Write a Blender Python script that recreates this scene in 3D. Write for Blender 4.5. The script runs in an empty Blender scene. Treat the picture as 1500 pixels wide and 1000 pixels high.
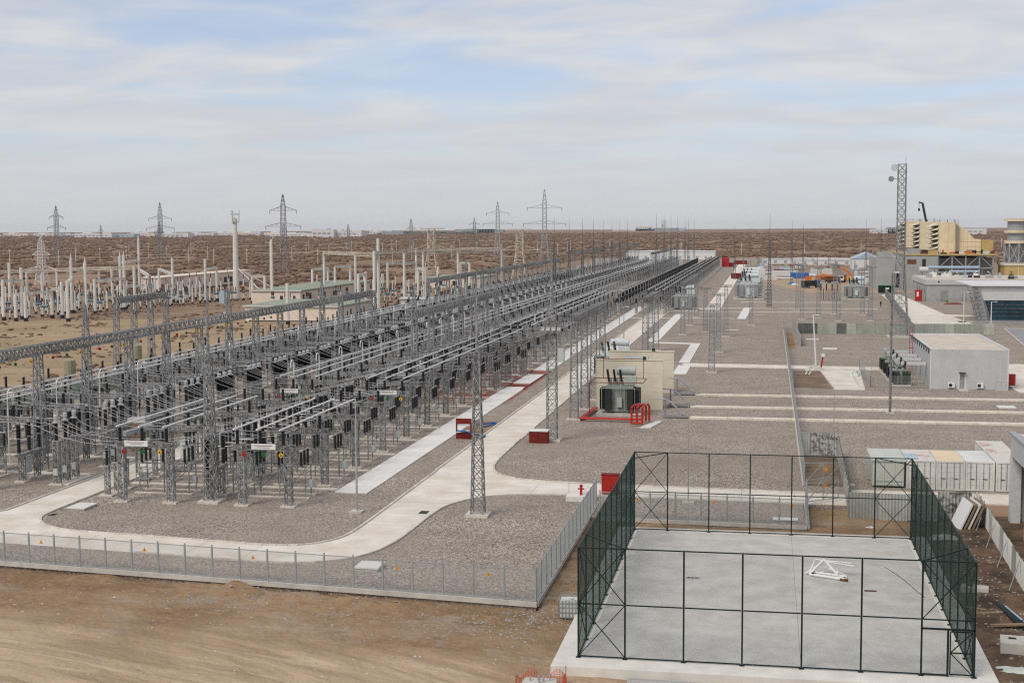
import bpy, math, random
from math import sin, cos, pi, radians, sqrt, atan2, hypot
from mathutils import Vector, Matrix, noise as mnoise
import numpy as np
random.seed(7)
SC = bpy.context.scene
COL = SC.collection

# ------------------------------------------------------------------ camera
YAW, ROLL, PITCH, EYE = radians(10.6), radians(0.29), math.atan(167/2000), 23.0
fw = Vector((-sin(YAW)*cos(PITCH), cos(YAW)*cos(PITCH), -sin(PITCH)))
rt = Vector((cos(YAW), sin(YAW), 0)); up = rt.cross(fw)
rr = rt*cos(ROLL) - up*sin(ROLL); uu = up*cos(ROLL) + rt*sin(ROLL)
cam = bpy.data.cameras.new('camera'); camo = bpy.data.objects.new('camera', cam); COL.objects.link(camo)
camo.matrix_world = Matrix(((rr.x, uu.x, -fw.x, 0), (rr.y, uu.y, -fw.y, 0), (rr.z, uu.z, -fw.z, EYE), (0, 0, 0, 1)))
cam.sensor_width = 36; cam.lens = 48.0; cam.clip_start = 1; cam.clip_end = 60000
SC.camera = camo

# ------------------------------------------------------------------ sky and sun
SUN_EL, SUN_AZ = radians(48), radians(215)       # azimuth clockwise from +Y: behind the camera, to its left
w = bpy.data.worlds.new('World'); SC.world = w; w.use_nodes = True
nt = w.node_tree; N = nt.nodes; L = nt.links; N.clear()
def wn(t, **k):
    n = N.new(t)
    for a, b in k.items(): setattr(n, a, b)
    return n
tc = wn('ShaderNodeTexCoord'); sep = wn('ShaderNodeSeparateXYZ'); L.new(tc.outputs['Generated'], sep.inputs[0])
mx = wn('ShaderNodeMath', operation='MAXIMUM'); L.new(sep.outputs[2], mx.inputs[0]); mx.inputs[1].default_value = 0.012
cmb = wn('ShaderNodeCombineXYZ'); L.new(sep.outputs[0], cmb.inputs[0]); L.new(sep.outputs[1], cmb.inputs[1]); L.new(mx.outputs[0], cmb.inputs[2])
sky = wn('ShaderNodeTexSky', sky_type='NISHITA', sun_disc=False, sun_elevation=SUN_EL, sun_rotation=SUN_AZ, air_density=1.0, dust_density=0.5, ozone_density=2.0)
L.new(cmb.outputs[0], sky.inputs[0])
zp = wn('ShaderNodeMath', operation='ADD'); L.new(mx.outputs[0], zp.inputs[0]); zp.inputs[1].default_value = 0.12
pj = wn('ShaderNodeVectorMath', operation='SCALE'); iv = wn('ShaderNodeMath', operation='DIVIDE'); iv.inputs[0].default_value = 1.0; L.new(zp.outputs[0], iv.inputs[1])
L.new(cmb.outputs[0], pj.inputs[0]); L.new(iv.outputs[0], pj.inputs['Scale'])     # cloud deck seen in perspective
def cloud(scale, detail, lo, hi, off, stretch=1.0, rot=0.35, dist=0.4):
    mp = wn('ShaderNodeMapping'); L.new(pj.outputs[0], mp.inputs[0])
    mp.inputs['Location'].default_value = off; mp.inputs['Rotation'].default_value = (0, 0, rot); mp.inputs['Scale'].default_value = (scale*stretch, scale, 0.0)
    nz = wn('ShaderNodeTexNoise'); L.new(mp.outputs[0], nz.inputs[0]); nz.inputs['Scale'].default_value = 1.0
    nz.inputs['Detail'].default_value = detail; nz.inputs['Roughness'].default_value = 0.55; nz.inputs['Distortion'].default_value = dist
    r = wn('ShaderNodeMapRange'); L.new(nz.outputs[0], r.inputs[0]); r.inputs[1].default_value = lo; r.inputs[2].default_value = hi
    r.interpolation_type = 'SMOOTHSTEP'
    return r.outputs[0]
c1 = cloud(1.45, 6, 0.37, 0.60, (4.3, 1.9, 0), 0.8, 0.25)
c2 = cloud(2.6, 3, 0.32, 0.72, (1.7, 2.2, 0), 0.7, 0.25)
ad = wn('ShaderNodeMath', operation='MULTIPLY_ADD'); L.new(c2, ad.inputs[0]); ad.inputs[1].default_value = 0.28; L.new(c1, ad.inputs[2])
ad.use_clamp = True
lowz = wn('ShaderNodeMapRange'); L.new(sep.outputs[2], lowz.inputs[0]); lowz.inputs[1].default_value = 0.02; lowz.inputs[2].default_value = 0.10; lowz.inputs[3].default_value = 0.85; lowz.inputs[4].default_value = 0.40  # the deck closes up towards the horizon
mr = wn('ShaderNodeMapRange'); L.new(ad.outputs[0], mr.inputs[0]); L.new(lowz.outputs[0], mr.inputs[3]); mr.inputs[4].default_value = 0.95
ccol = wn('ShaderNodeMix', data_type='RGBA'); L.new(c2, ccol.inputs[0])
ccol.inputs[6].default_value = (4.85, 5.0, 5.35, 1); ccol.inputs[7].default_value = (5.65, 5.72, 5.85, 1)
flat = wn('ShaderNodeMix', data_type='RGBA'); fz = wn('ShaderNodeMapRange'); L.new(sep.outputs[2], fz.inputs[0]); fz.inputs[1].default_value = 0.0; fz.inputs[2].default_value = 0.11; L.new(fz.outputs[0], flat.inputs[0]); flat.inputs[6].default_value = (4.72, 4.85, 5.12, 1); L.new(ccol.outputs[2], flat.inputs[7])
tint = wn('ShaderNodeMix', data_type='RGBA', blend_type='MULTIPLY'); tint.inputs[0].default_value = 1.0; L.new(sky.outputs[0], tint.inputs[6]); tint.inputs[7].default_value = (0.86, 0.90, 1.06, 1)
mxc = wn('ShaderNodeMix', data_type='RGBA'); L.new(mr.outputs[0], mxc.inputs[0]); L.new(tint.outputs[2], mxc.inputs[6]); L.new(flat.outputs[2], mxc.inputs[7])
bg = wn('ShaderNodeBackground'); L.new(mxc.outputs[2], bg.inputs[0]); bg.inputs[1].default_value = 0.1
out = wn('ShaderNodeOutputWorld'); L.new(bg.outputs[0], out.inputs[0])

sun = bpy.data.lights.new('sun', 'SUN'); suno = bpy.data.objects.new('sun', sun); COL.objects.link(suno)
sun.energy = 1.8; sun.angle = radians(26); sun.color = (1.0, 0.92, 0.80)
sd = Vector((sin(SUN_AZ)*cos(SUN_EL), cos(SUN_AZ)*cos(SUN_EL), sin(SUN_EL)))
suno.rotation_euler = (-sd).to_track_quat('-Z', 'Y').to_euler()
SC.view_settings.view_transform = 'Standard'; SC.view_settings.look = 'None'
SC.view_settings.exposure = 0.34; SC.view_settings.gamma = 1.0; SC.view_settings.use_curve_mapping = False
SC.cycles.use_denoising = False; SC.cycles.filter_width = 1.2; SC.cycles.max_bounces = 6; SC.cycles.diffuse_bounces = 3
SC.cycles.transparent_max_bounces = 8; SC.cycles.volume_bounces = 0

# ------------------------------------------------------------------ materials
M = {}
def mat(name, col, rough=0.7, metal=0.0, var=0.15, scale=1.5, bump=0.0, bscale=None, col2=None, spec=0.3, detail=5, rnd=0.0, lo=0.35, hi=0.65):
    """Principled with world-space noise: base colour wanders between col and col2."""
    m = bpy.data.materials.new(name); m.use_nodes = True; M[name] = m
    t = m.node_tree; n = t.nodes; l = t.links; b = n['Principled BSDF']
    b.inputs['Roughness'].default_value = rough; b.inputs['Metallic'].default_value = metal
    b.inputs['Specular IOR Level'].default_value = spec
    if col2 is None: col2 = tuple(max(0, c*(1-var)) for c in col)
    g = n.new('ShaderNodeNewGeometry')
    nz = n.new('ShaderNodeTexNoise'); nz.inputs['Scale'].default_value = scale; nz.inputs['Detail'].default_value = detail; nz.inputs['Roughness'].default_value = 0.62
    l.new(g.outputs['Position'], nz.inputs['Vector'])
    r = n.new('ShaderNodeMapRange'); r.inputs[1].default_value = lo; r.inputs[2].default_value = hi; l.new(nz.outputs[0], r.inputs[0])
    mix = n.new('ShaderNodeMix'); mix.data_type = 'RGBA'; l.new(r.outputs[0], mix.inputs[0])
    mix.inputs[6].default_value = (*col, 1); mix.inputs[7].default_value = (*col2, 1)
    o = mix.outputs[2]
    if rnd:
        oi = n.new('ShaderNodeObjectInfo'); rm = n.new('ShaderNodeMapRange'); l.new(oi.outputs['Random'], rm.inputs[0])
        rm.inputs[3].default_value = 1-rnd; rm.inputs[4].default_value = 1+rnd
        vm = n.new('ShaderNodeVectorMath'); vm.operation = 'SCALE'; l.new(o, vm.inputs[0]); l.new(rm.outputs[0], vm.inputs['Scale'])
        o = vm.outputs[0]
    l.new(o, b.inputs['Base Color'])
    if bump:
        n2 = n.new('ShaderNodeTexNoise'); n2.inputs['Scale'].default_value = bscale or scale*8; n2.inputs['Detail'].default_value = 4; l.new(g.outputs['Position'], n2.inputs['Vector'])
        bp = n.new('ShaderNodeBump'); bp.inputs['Strength'].default_value = bump; bp.inputs['Distance'].default_value = 0.05
        l.new(n2.outputs[0], bp.inputs['Height']); l.new(bp.outputs[0], b.inputs['Normal'])
    return m
mat('steel', (0.36, 0.36, 0.355), 0.5, 0.3, 0.66, 2.5, rnd=0.25)
mat('mast_dark', (0.13, 0.135, 0.14), 0.6, 0.2, 0.2, 2)
mat('steel_light', (0.42, 0.43, 0.44), 0.5, 0.35, 0.25, 2.0, rnd=0.08)
mat('fence_steel', (0.40, 0.42, 0.42), 0.55, 0.3, 0.2, 2)
mat('mast_steel', (0.30, 0.31, 0.32), 0.55, 0.3, 0.3, 2)
mat('tube', (0.82, 0.81, 0.78), 0.45, 0.0, 0.08, 1)
mat('wire', (0.42, 0.42, 0.43), 0.5, 0.3, 0.1, 1)
mat('porcelain', (0.014, 0.013, 0.013), 0.45, 0, 0.3, 4, spec=0.25)
mat('porcelain_dark', (0.010, 0.010, 0.010), 0.5, 0, 0.3, 4, spec=0.2)
mat('white_paint', (0.74, 0.74, 0.72), 0.5, 0, 0.12, 1.5)
mat('cap_white', (0.62, 0.63, 0.63), 0.45, 0, 0.15, 3)
mat('head_grey', (0.50, 0.52, 0.53), 0.4, 0.2, 0.2, 3)
mat('cabinet', (0.50, 0.52, 0.51), 0.5, 0, 0.15, 2)
mat('concrete', (0.55, 0.52, 0.47), 0.85, 0, 0.22, 1.2, bump=0.15)
mat('concrete_pad', (0.66, 0.60, 0.52), 0.85, 0, 0.25, 2.0, bump=0.15)
mat('slab_white', (0.73, 0.71, 0.67), 0.85, 0, 0.12, 1.6, rnd=0.05)
mat('trench', (0.74, 0.68, 0.58), 0.85, 0, 0.22, 0.9, rnd=0.04)
mat('kerb', (0.66, 0.62, 0.55), 0.85, 0, 0.28, 1.1, rnd=0.08)
mat('road', (0.72, 0.68, 0.61), 0.85, 0, 0.1, 0.35, col2=(0.57, 0.51, 0.425), rnd=0.05, bump=0.06, bscale=9, detail=10)
mat('court', (0.53, 0.515, 0.475), 0.82, 0, 0.1, 0.5, col2=(0.43, 0.415, 0.38), rnd=0.04, bump=0.05, bscale=8, detail=9, lo=0.38, hi=0.62)
mat('court_edge', (0.70, 0.67, 0.61), 0.85, 0, 0.15, 0.9, rnd=0.04)
mat('cream_wall', (0.70, 0.64, 0.50), 0.8, 0, 0.1, 0.6)
mat('cream_metal', (0.72, 0.60, 0.41), 0.6, 0, 0.14, 0.35)
mat('yellow_metal', (0.55, 0.40, 0.16), 0.6, 0, 0.2, 0.4)
mat('grey_clad', (0.50, 0.50, 0.50), 0.6, 0.05, 0.1, 0.5, rnd=0.03)
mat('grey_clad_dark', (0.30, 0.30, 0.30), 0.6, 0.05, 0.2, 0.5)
mat('control_grey', (0.37, 0.37, 0.37), 0.6, 0, 0.12, 0.5)
mat('hall_grey', (0.36, 0.37, 0.36), 0.6, 0, 0.15, 0.3)
mat('roof_tan', (0.60, 0.53, 0.44), 0.9, 0, 0.18, 0.5)
mat('dark', (0.03, 0.03, 0.03), 0.6, 0, 0.3, 2)
mat('dark_glass', (0.006, 0.035, 0.055), 0.12, 0, 0.5, 0.3, spec=0.6, col2=(0.012, 0.06, 0.085))
mat('red', (0.42, 0.02, 0.015), 0.5, 0, 0.25, 2)
mat('red_pipe', (0.50, 0.028, 0.018), 0.42, 0, 0.2, 2)
mat('red_dark', (0.19, 0.016, 0.012), 0.65, 0, 0.35, 3)
mat('orange', (0.62, 0.17, 0.03), 0.6, 0, 0.25, 2)
mat('sign_orange', (0.75, 0.30, 0.02), 0.6, 0, 0.05, 2)
mat('green_disc', (0.01, 0.16, 0.045), 0.5, 0, 0.1, 2)
mat('yellow_disc', (0.72, 0.42, 0.02), 0.5, 0, 0.1, 2)
mat('court_green', (0.006, 0.020, 0.016), 0.5, 0.1, 0.25, 2)
mat('court_wire', (0.010, 0.042, 0.034), 0.5, 0.1, 0.2, 2)
mat('trafo_green', (0.30, 0.33, 0.285), 0.55, 0, 0.2, 1.2)
mat('trafo_dark', (0.028, 0.036, 0.030), 0.6, 0, 0.3, 1.2)
mat('trafo_light', (0.40, 0.43, 0.40), 0.5, 0, 0.12, 1.2)
mat('trafo_white', (0.58, 0.62, 0.63), 0.5, 0, 0.12, 1.2)
mat('container_white', (0.66, 0.65, 0.61), 0.6, 0, 0.2, 0.7, rnd=0.08)
mat('container_rust', (0.60, 0.56, 0.51), 0.7, 0, 0.5, 0.55, col2=(0.42, 0.25, 0.16), lo=0.54, hi=0.68)
mat('container_tan', (0.72, 0.57, 0.39), 0.7, 0, 0.1, 0.6)
mat('cabin_green', (0.52, 0.54, 0.49), 0.65, 0, 0.12, 0.7)
mat('sheet', (0.43, 0.44, 0.41), 0.5, 0.25, 0.25, 0.8, rnd=0.15)
mat('sheet_dark', (0.15, 0.155, 0.14), 0.5, 0.25, 0.3, 0.8, rnd=0.2)
mat('sheet_stained', (0.46, 0.45, 0.43), 0.6, 0.1, 0.5, 2.6, col2=(0.11, 0.10, 0.09), lo=0.44, hi=0.62, detail=12)
mat('green_sheet', (0.40, 0.42, 0.36), 0.6, 0, 0.18, 0.6, rnd=0.16)
mat('green_wall', (0.34, 0.41, 0.33), 0.85, 0, 0.2, 0.4)
mat('pink_wall', (0.76, 0.66, 0.56), 0.85, 0, 0.15, 0.25)
mat('green_roof', (0.31, 0.35, 0.27), 0.8, 0, 0.2, 0.3)
mat('white_column', (0.70, 0.685, 0.64), 0.8, 0, 0.15, 0.6, rnd=0.05)
mat('cream_lattice', (0.56, 0.50, 0.41), 0.7, 0, 0.15, 0.6)
mat('blue_tank', (0.12, 0.20, 0.25), 0.5, 0, 0.3, 1.0)
mat('blue', (0.02, 0.14, 0.42), 0.5, 0, 0.2, 2)
mat('pale_blue', (0.42, 0.52, 0.60), 0.5, 0, 0.2, 1)
mat('olive_drum', (0.33, 0.31, 0.20), 0.6, 0, 0.2, 2)
mat('timber', (0.30, 0.21, 0.13), 0.85, 0, 0.3, 3)
mat('brown_rust', (0.20, 0.075, 0.045), 0.85, 0, 0.4, 2)
mat('plastic_white', (0.58, 0.62, 0.55), 0.35, 0, 0.12, 2)
mat('tarp_white', (0.68, 0.68, 0.68), 0.6, 0, 0.12, 2)
mat('far_white', (0.66, 0.66, 0.66), 0.8, 0, 0.1, 0.02)
mat('far_grey', (0.34, 0.36, 0.38), 0.8, 0, 0.2, 0.02)
mat('far_green', (0.10, 0.12, 0.09), 0.9, 0, 0.3, 0.02)
mat('stone', (0.36, 0.33, 0.30), 0.9, 0, 0.3, 2, rnd=0.1)
mat('conifer', (0.022, 0.042, 0.022), 0.9, 0, 0.4, 2)
mat('bark', (0.10, 0.07, 0.05), 0.9, 0, 0.3, 2)
mat('skin', (0.42, 0.26, 0.19), 0.6, 0, 0.1, 2)
mat('cloth_dark', (0.018, 0.018, 0.022), 0.9, 0, 0.3, 4)
mat('hivis', (0.42, 0.60, 0.04), 0.8, 0, 0.15, 4)
mat('bush', (0.215, 0.145, 0.102), 1.0, 0, 0.3, 0.11, col2=(0.145, 0.100, 0.074), spec=0.05)
mat('lamp_glass', (0.75, 0.75, 0.72), 0.3, 0, 0.05, 2)
mat('net_orange', (0.62, 0.10, 0.05), 0.7, 0, 0.2, 2)

def nodes_of(m):
    t = m.node_tree; return t, t.nodes, t.links, t.nodes['Principled BSDF']
def gravel(name, dark, mid, light, dust):
    m = mat(name, mid, 0.95, spec=0.15); t, n, l, b = nodes_of(m)
    g = [x for x in n if x.type == 'NEW_GEOMETRY'][0]
    vo = n.new('ShaderNodeTexVoronoi'); vo.inputs['Scale'].default_value = 11.5; l.new(g.outputs['Position'], vo.inputs['Vector'])
    cr = n.new('ShaderNodeValToRGB'); sp = n.new('ShaderNodeSeparateColor'); l.new(vo.outputs['Color'], sp.inputs[0]); l.new(sp.outputs[0], cr.inputs[0])
    e = cr.color_ramp.elements; e[0].position = 0.08; e[0].color = (*dark, 1); e[1].position = 0.95; e[1].color = (*light, 1)
    k = e.new(0.5); k.color = (*mid, 1)
    nz = n.new('ShaderNodeTexNoise'); nz.inputs['Scale'].default_value = 0.07; nz.inputs['Detail'].default_value = 6; l.new(g.outputs['Position'], nz.inputs['Vector'])
    r = n.new('ShaderNodeMapRange'); l.new(nz.outputs[0], r.inputs[0]); r.inputs[1].default_value = 0.36; r.inputs[2].default_value = 0.66; r.inputs[4].default_value = 0.62
    mix = n.new('ShaderNodeMix'); mix.data_type = 'RGBA'; l.new(r.outputs[0], mix.inputs[0]); l.new(cr.outputs[0], mix.inputs[6]); mix.inputs[7].default_value = (*dust, 1)
    n3 = n.new('ShaderNodeTexNoise'); n3.inputs['Scale'].default_value = 0.22; n3.inputs['Detail'].default_value = 5; l.new(g.outputs['Position'], n3.inputs['Vector'])
    r3 = n.new('ShaderNodeMapRange'); l.new(n3.outputs[0], r3.inputs[0]); r3.inputs[1].default_value = 0.3; r3.inputs[2].default_value = 0.7; r3.inputs[3].default_value = 0.88; r3.inputs[4].default_value = 1.10
    vm = n.new('ShaderNodeVectorMath'); vm.operation = 'SCALE'; l.new(mix.outputs[2], vm.inputs[0]); l.new(r3.outputs[0], vm.inputs['Scale'])
    l.new(vm.outputs[0], b.inputs['Base Color'])
    bp = n.new('ShaderNodeBump'); bp.inputs['Strength'].default_value = 0.5; bp.inputs['Distance'].default_value = 0.05; l.new(vo.outputs['Distance'], bp.inputs['Height']); l.new(bp.outputs[0], b.inputs['Normal'])
    return m
gravel('gravel', (0.10, 0.084, 0.070), (0.275, 0.234, 0.196), (0.56, 0.49, 0.42), (0.290, 0.238, 0.192))

def layered(name, base, layers, bump=0.0, bscale=1.0):
    """base colour with noise-masked layers: (colour, scale(3), lo, hi, strength)."""
    m = mat(name, base, 0.95, spec=0.1); t, n, l, b = nodes_of(m)
    g = [x for x in n if x.type == 'NEW_GEOMETRY'][0]; cur = None
    for (c, s, lo, hi, st, off) in layers:
        mp = n.new('ShaderNodeMapping'); l.new(g.outputs['Position'], mp.inputs[0]); mp.inputs['Scale'].default_value = s; mp.inputs['Location'].default_value = (off, off*1.7, 0)
        nz = n.new('ShaderNodeTexNoise'); nz.inputs['Scale'].default_value = 1; nz.inputs['Detail'].default_value = 7; nz.inputs['Roughness'].default_value = 0.6; l.new(mp.outputs[0], nz.inputs['Vector'])
        r = n.new('ShaderNodeMapRange'); l.new(nz.outputs[0], r.inputs[0]); r.inputs[1].default_value = lo; r.inputs[2].default_value = hi; r.inputs[4].default_value = st
        mix = n.new('ShaderNodeMix'); mix.data_type = 'RGBA'; l.new(r.outputs[0], mix.inputs[0])
        if cur: l.new(cur, mix.inputs[6])
        else: mix.inputs[6].default_value = (*base, 1)
        mix.inputs[7].default_value = (*c, 1); cur = mix.outputs[2]
    l.new(cur, b.inputs['Base Color'])
    if bump:
        nz = n.new('ShaderNodeTexNoise'); nz.inputs['Scale'].default_value = bscale; nz.inputs['Detail'].default_value = 8; l.new(g.outputs['Position'], nz.inputs['Vector'])
        bp = n.new('ShaderNodeBump'); bp.inputs['Strength'].default_value = bump; bp.inputs['Distance'].default_value = 0.15; l.new(nz.outputs[0], bp.inputs['Height']); l.new(bp.outputs[0], b.inputs['Normal'])
    return m
layered('desert', (0.300, 0.202, 0.132), [
    ((0.350, 0.245, 0.165), (0.006, 0.011, 1), 0.42, 0.66, 0.8, 3),
    ((0.250, 0.172, 0.120), (0.004, 0.009, 1), 0.46, 0.62, 0.6, 11),
    ((0.190, 0.132, 0.094), (0.030, 0.075, 1), 0.50, 0.60, 0.7, 23),
    ((0.170, 0.122, 0.090), (0.0010, 0.0028, 1), 0.42, 0.66, 0.5, 41)], 0.4, 0.25)
t_, n_, l_, b_ = nodes_of(M['desert']); g_ = [x for x in n_ if x.type == 'NEW_GEOMETRY'][0]; bs_ = b_.inputs['Base Color'].links[0].from_socket
ln_ = n_.new('ShaderNodeVectorMath'); ln_.operation = 'LENGTH'; l_.new(g_.outputs['Position'], ln_.inputs[0])
mr_ = n_.new('ShaderNodeMapRange'); l_.new(ln_.outputs['Value'], mr_.inputs[0]); mr_.inputs[1].default_value = 700; mr_.inputs[2].default_value = 2600; mr_.inputs[4].default_value = 0.8   # denser scrub cover farther out
mx_ = n_.new('ShaderNodeMix'); mx_.data_type = 'RGBA'; l_.new(mr_.outputs[0], mx_.inputs[0]); l_.new(bs_, mx_.inputs[6]); mx_.inputs[7].default_value = (0.245, 0.162, 0.118, 1); l_.new(mx_.outputs[2], b_.inputs['Base Color'])
layered('dirt', (0.285, 0.188, 0.110), [
    ((0.195, 0.124, 0.072), (0.09, 0.16, 1), 0.40, 0.62, 0.85, 5), ((0.36, 0.25, 0.155), (2.2, 2.6, 1), 0.52, 0.66, 0.6, 3), ((0.17, 0.108, 0.064), (1.1, 1.5, 1), 0.52, 0.66, 0.6, 13),
    ((0.34, 0.245, 0.16), (0.05, 0.30, 1), 0.48, 0.68, 0.6, 17),
    ((0.33, 0.28, 0.23), (0.35, 0.5, 1), 0.54, 0.68, 0.6, 29),
    ((0.13, 0.09, 0.065), (0.8, 1.2, 1), 0.60, 0.72, 0.55, 37)], 1.0, 2.6)
layered('sand_track', (0.415, 0.310, 0.205), [
    ((0.30, 0.215, 0.14), (0.05, 0.9, 1), 0.42, 0.60, 0.7, 3),
    ((0.47, 0.37, 0.265), (0.03, 0.35, 1), 0.48, 0.66, 0.8, 13),
    ((0.24, 0.17, 0.115), (0.12, 0.22, 1), 0.55, 0.70, 0.55, 31)], 0.5, 2.2)
layered('dark_dirt', (0.175, 0.128, 0.094), [
    ((0.26, 0.19, 0.13), (0.3, 0.3, 1), 0.45, 0.62, 0.8, 5),
    ((0.085, 0.065, 0.052), (0.7, 0.5, 1), 0.52, 0.66, 0.7, 9),
    ((0.40, 0.36, 0.31), (2.6, 2.6, 1), 0.62, 0.70, 0.8, 2)], 0.7, 2.5)
layered('red_soil', (0.30, 0.10, 0.065), [
    ((0.24, 0.20, 0.17), (0.5, 0.5, 1), 0.42, 0.58, 0.9, 5), ((0.36, 0.06, 0.04), (0.3, 0.2, 1), 0.5, 0.62, 0.7, 8)], 0.3, 3)
layered('grass_ground', (0.345, 0.245, 0.155), [
    ((0.255, 0.205, 0.115), (0.05, 0.09, 1), 0.46, 0.64, 0.7, 5), ((0.40, 0.30, 0.20), (0.03, 0.08, 1), 0.48, 0.64, 0.8, 8), ((0.22, 0.155, 0.10), (0.12, 0.2, 1), 0.55, 0.68, 0.7, 18)], 0.5, 1)

# ------------------------------------------------------------------ mesh builder
class MB:
    def __init__(s): s.v = []; s.f = []; s.mi = []; s.cur = 0
    def add(s, vs, fs):
        o = len(s.v); s.v += [tuple(p) for p in vs]; s.f += [tuple(i+o for i in q) for q in fs]; s.mi += [s.cur]*len(fs)
    def box(s, x0, y0, z0, x1, y1, z1):
        s.add([(x0,y0,z0),(x1,y0,z0),(x1,y1,z0),(x0,y1,z0),(x0,y0,z1),(x1,y0,z1),(x1,y1,z1),(x0,y1,z1)],
              [(0,3,2,1),(4,5,6,7),(0,1,5,4),(1,2,6,5),(2,3,7,6),(3,0,4,7)])
        return s
    def cbox(s, cx, cy, z0, sx, sy, sz): return s.box(cx-sx/2, cy-sy/2, z0, cx+sx/2, cy+sy/2, z0+sz)
    def bar(s, p, q, w, h=None):
        h = h or w; p = Vector(p); q = Vector(q); d = q-p
        if d.length < 1e-6: return s
        d.normalize(); a = Vector((0,0,1)) if abs(d.z) < 0.95 else Vector((1,0,0))
        x = d.cross(a).normalized()*(w/2); y = x.normalized().cross(d)*(h/2)
        s.add([p-x-y, p+x-y, p+x+y, p-x+y, q-x-y, q+x-y, q+x+y, q-x+y],
              [(0,1,2,3)[::-1],(4,5,6,7)[::-1][::-1],(0,1,5,4),(1,2,6,5),(2,3,7,6),(3,0,4,7)])
        return s
    def tube(s, p, q, r, n=6, r2=None, caps=True):
        r2 = r if r2 is None else r2; p = Vector(p); q = Vector(q); d = (q-p).normalized()
        a = Vector((0,0,1)) if abs(d.z) < 0.95 else Vector((1,0,0))
        x = d.cross(a).normalized(); y = x.cross(d)
        vs = [p+(x*cos(2*pi*i/n)+y*sin(2*pi*i/n))*r for i in range(n)] + [q+(x*cos(2*pi*i/n)+y*sin(2*pi*i/n))*r2 for i in range(n)]
        fs = [(i, (i+1) % n, n+(i+1) % n, n+i)[::-1] for i in range(n)]
        if caps: fs += [tuple(range(n)), tuple(range(n, 2*n))[::-1]]
        s.add(vs, fs); return s
    def path(s, pts, r, n=5):
        for a, b in zip(pts[:-1], pts[1:]): s.tube(a, b, r, n, caps=False)
        return s
    def lathe(s, cx, cy, prof, n=10):
        vs = []
        for z, r in prof: vs += [(cx+r*cos(2*pi*i/n), cy+r*sin(2*pi*i/n), z) for i in range(n)]
        fs = [(k*n+i, k*n+(i+1) % n, (k+1)*n+(i+1) % n, (k+1)*n+i) for k in range(len(prof)-1) for i in range(n)]
        fs += [tuple(range(n))[::-1], tuple(range((len(prof)-1)*n, len(prof)*n))]
        s.add(vs, fs); return s
    def prism(s, pts, z0, z1):
        n = len(pts); vs = [(x, y, z0) for x, y in pts] + [(x, y, z1) for x, y in pts]
        fs = [tuple(range(n))[::-1], tuple(range(n, 2*n))] + [(i, (i+1) % n, n+(i+1) % n, n+i) for i in range(n)]
        s.add(vs, fs); return s
    def shed(s, cx, cy, z0, z1, r, n=8, k=None):
        """porcelain insulator: a stack of sheds"""
        k = k or max(4, int((z1-z0)/0.13)); pr = [(z0, r*0.75)]; dz = (z1-z0)/k
        for i in range(k): pr += [(z0+dz*(i+0.25), r), (z0+dz*(i+0.85), r*0.68)]
        pr.append((z1, r*0.7)); return s.lathe(cx, cy, pr, n)
    def lattice(s, w0, w1, z0, z1, panels, leg=0.08, br=0.045, cx=0, cy=0, style='x', ring=True, legs=True):
        """square lattice column"""
        def c(z):
            t = (z-z0)/(z1-z0); h = (w0+(w1-w0)*t)/2
            return [Vector((cx-h, cy-h, z)), Vector((cx+h, cy-h, z)), Vector((cx+h, cy+h, z)), Vector((cx-h, cy+h, z))]
        if legs:
            a, b = c(z0), c(z1)
            for i in range(4): s.bar(a[i], b[i], leg)
        for k in range(panels):
            a, b = c(z0+(z1-z0)*k/panels), c(z0+(z1-z0)*(k+1)/panels)
            for i in range(4):
                j = (i+1) % 4
                if style == 'x': s.bar(a[i], b[j], br); s.bar(a[j], b[i], br)
                else:
                    if (k+i) % 2: s.bar(a[i], b[j], br)
                    else: s.bar(a[j], b[i], br)
                if ring: s.bar(b[i], b[j], br)
        return s
    def truss(s, p, q, w, h, panels, ch=0.09, br=0.05):
        """box truss between p and q (centres of the two ends)"""
        p = Vector(p); q = Vector(q); d = (q-p).normalized(); x = d.cross(Vector((0,0,1))).normalized()*(w/2); y = Vector((0,0,h/2))
        def c(t): o = p.lerp(q, t); return [o-x-y, o+x-y, o+x+y, o-x+y]
        a, b = c(0), c(1)
        for i in range(4): s.bar(a[i], b[i], ch)
        for k in range(panels):
            a, b = c(k/panels), c((k+1)/panels)
            for i in range(4):
                j = (i+1) % 4
                if k % 2: s.bar(a[i], b[j], br)
                else: s.bar(a[j], b[i], br)
                s.bar(b[i], b[j], br)
        return s
    def mesh(s, name, mats):
        me = bpy.data.meshes.new(name); me.from_pydata(s.v, [], s.f)
        for m in (mats if isinstance(mats, (list, tuple)) else [mats]): me.materials.append(M[m])
        if max(s.mi, default=0): me.polygons.foreach_set('material_index', s.mi)
        me.update(); return me
    def build(s, name, mats, parent=None, loc=None, rz=0):
        return link(name, s.mesh(name, mats), parent, loc, rz)
def link(name, me, parent=None, loc=None, rz=0):
    o = bpy.data.objects.new(name, me); COL.objects.link(o); o.parent = parent
    if loc is not None: o.location = loc
    if rz: o.rotation_euler.z = rz
    return o
def tag(o, label, cat, group=None):
    o['label'] = label; o['category'] = cat
    if group: o['group'] = group
    return o
def thing(name, label, cat, loc=(0,0,0), rz=0, group=None):
    o = bpy.data.objects.new(name, None); COL.objects.link(o); o.location = loc; o.rotation_euler.z = rz
    o.empty_display_size = 0.2
    return tag(o, label, cat, group)
def struct(o, kind='structure'): o['kind'] = kind; return o
KIDS = {}
def kids(o):
    return KIDS.get(o.name) or [c for c in o.children]
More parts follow.
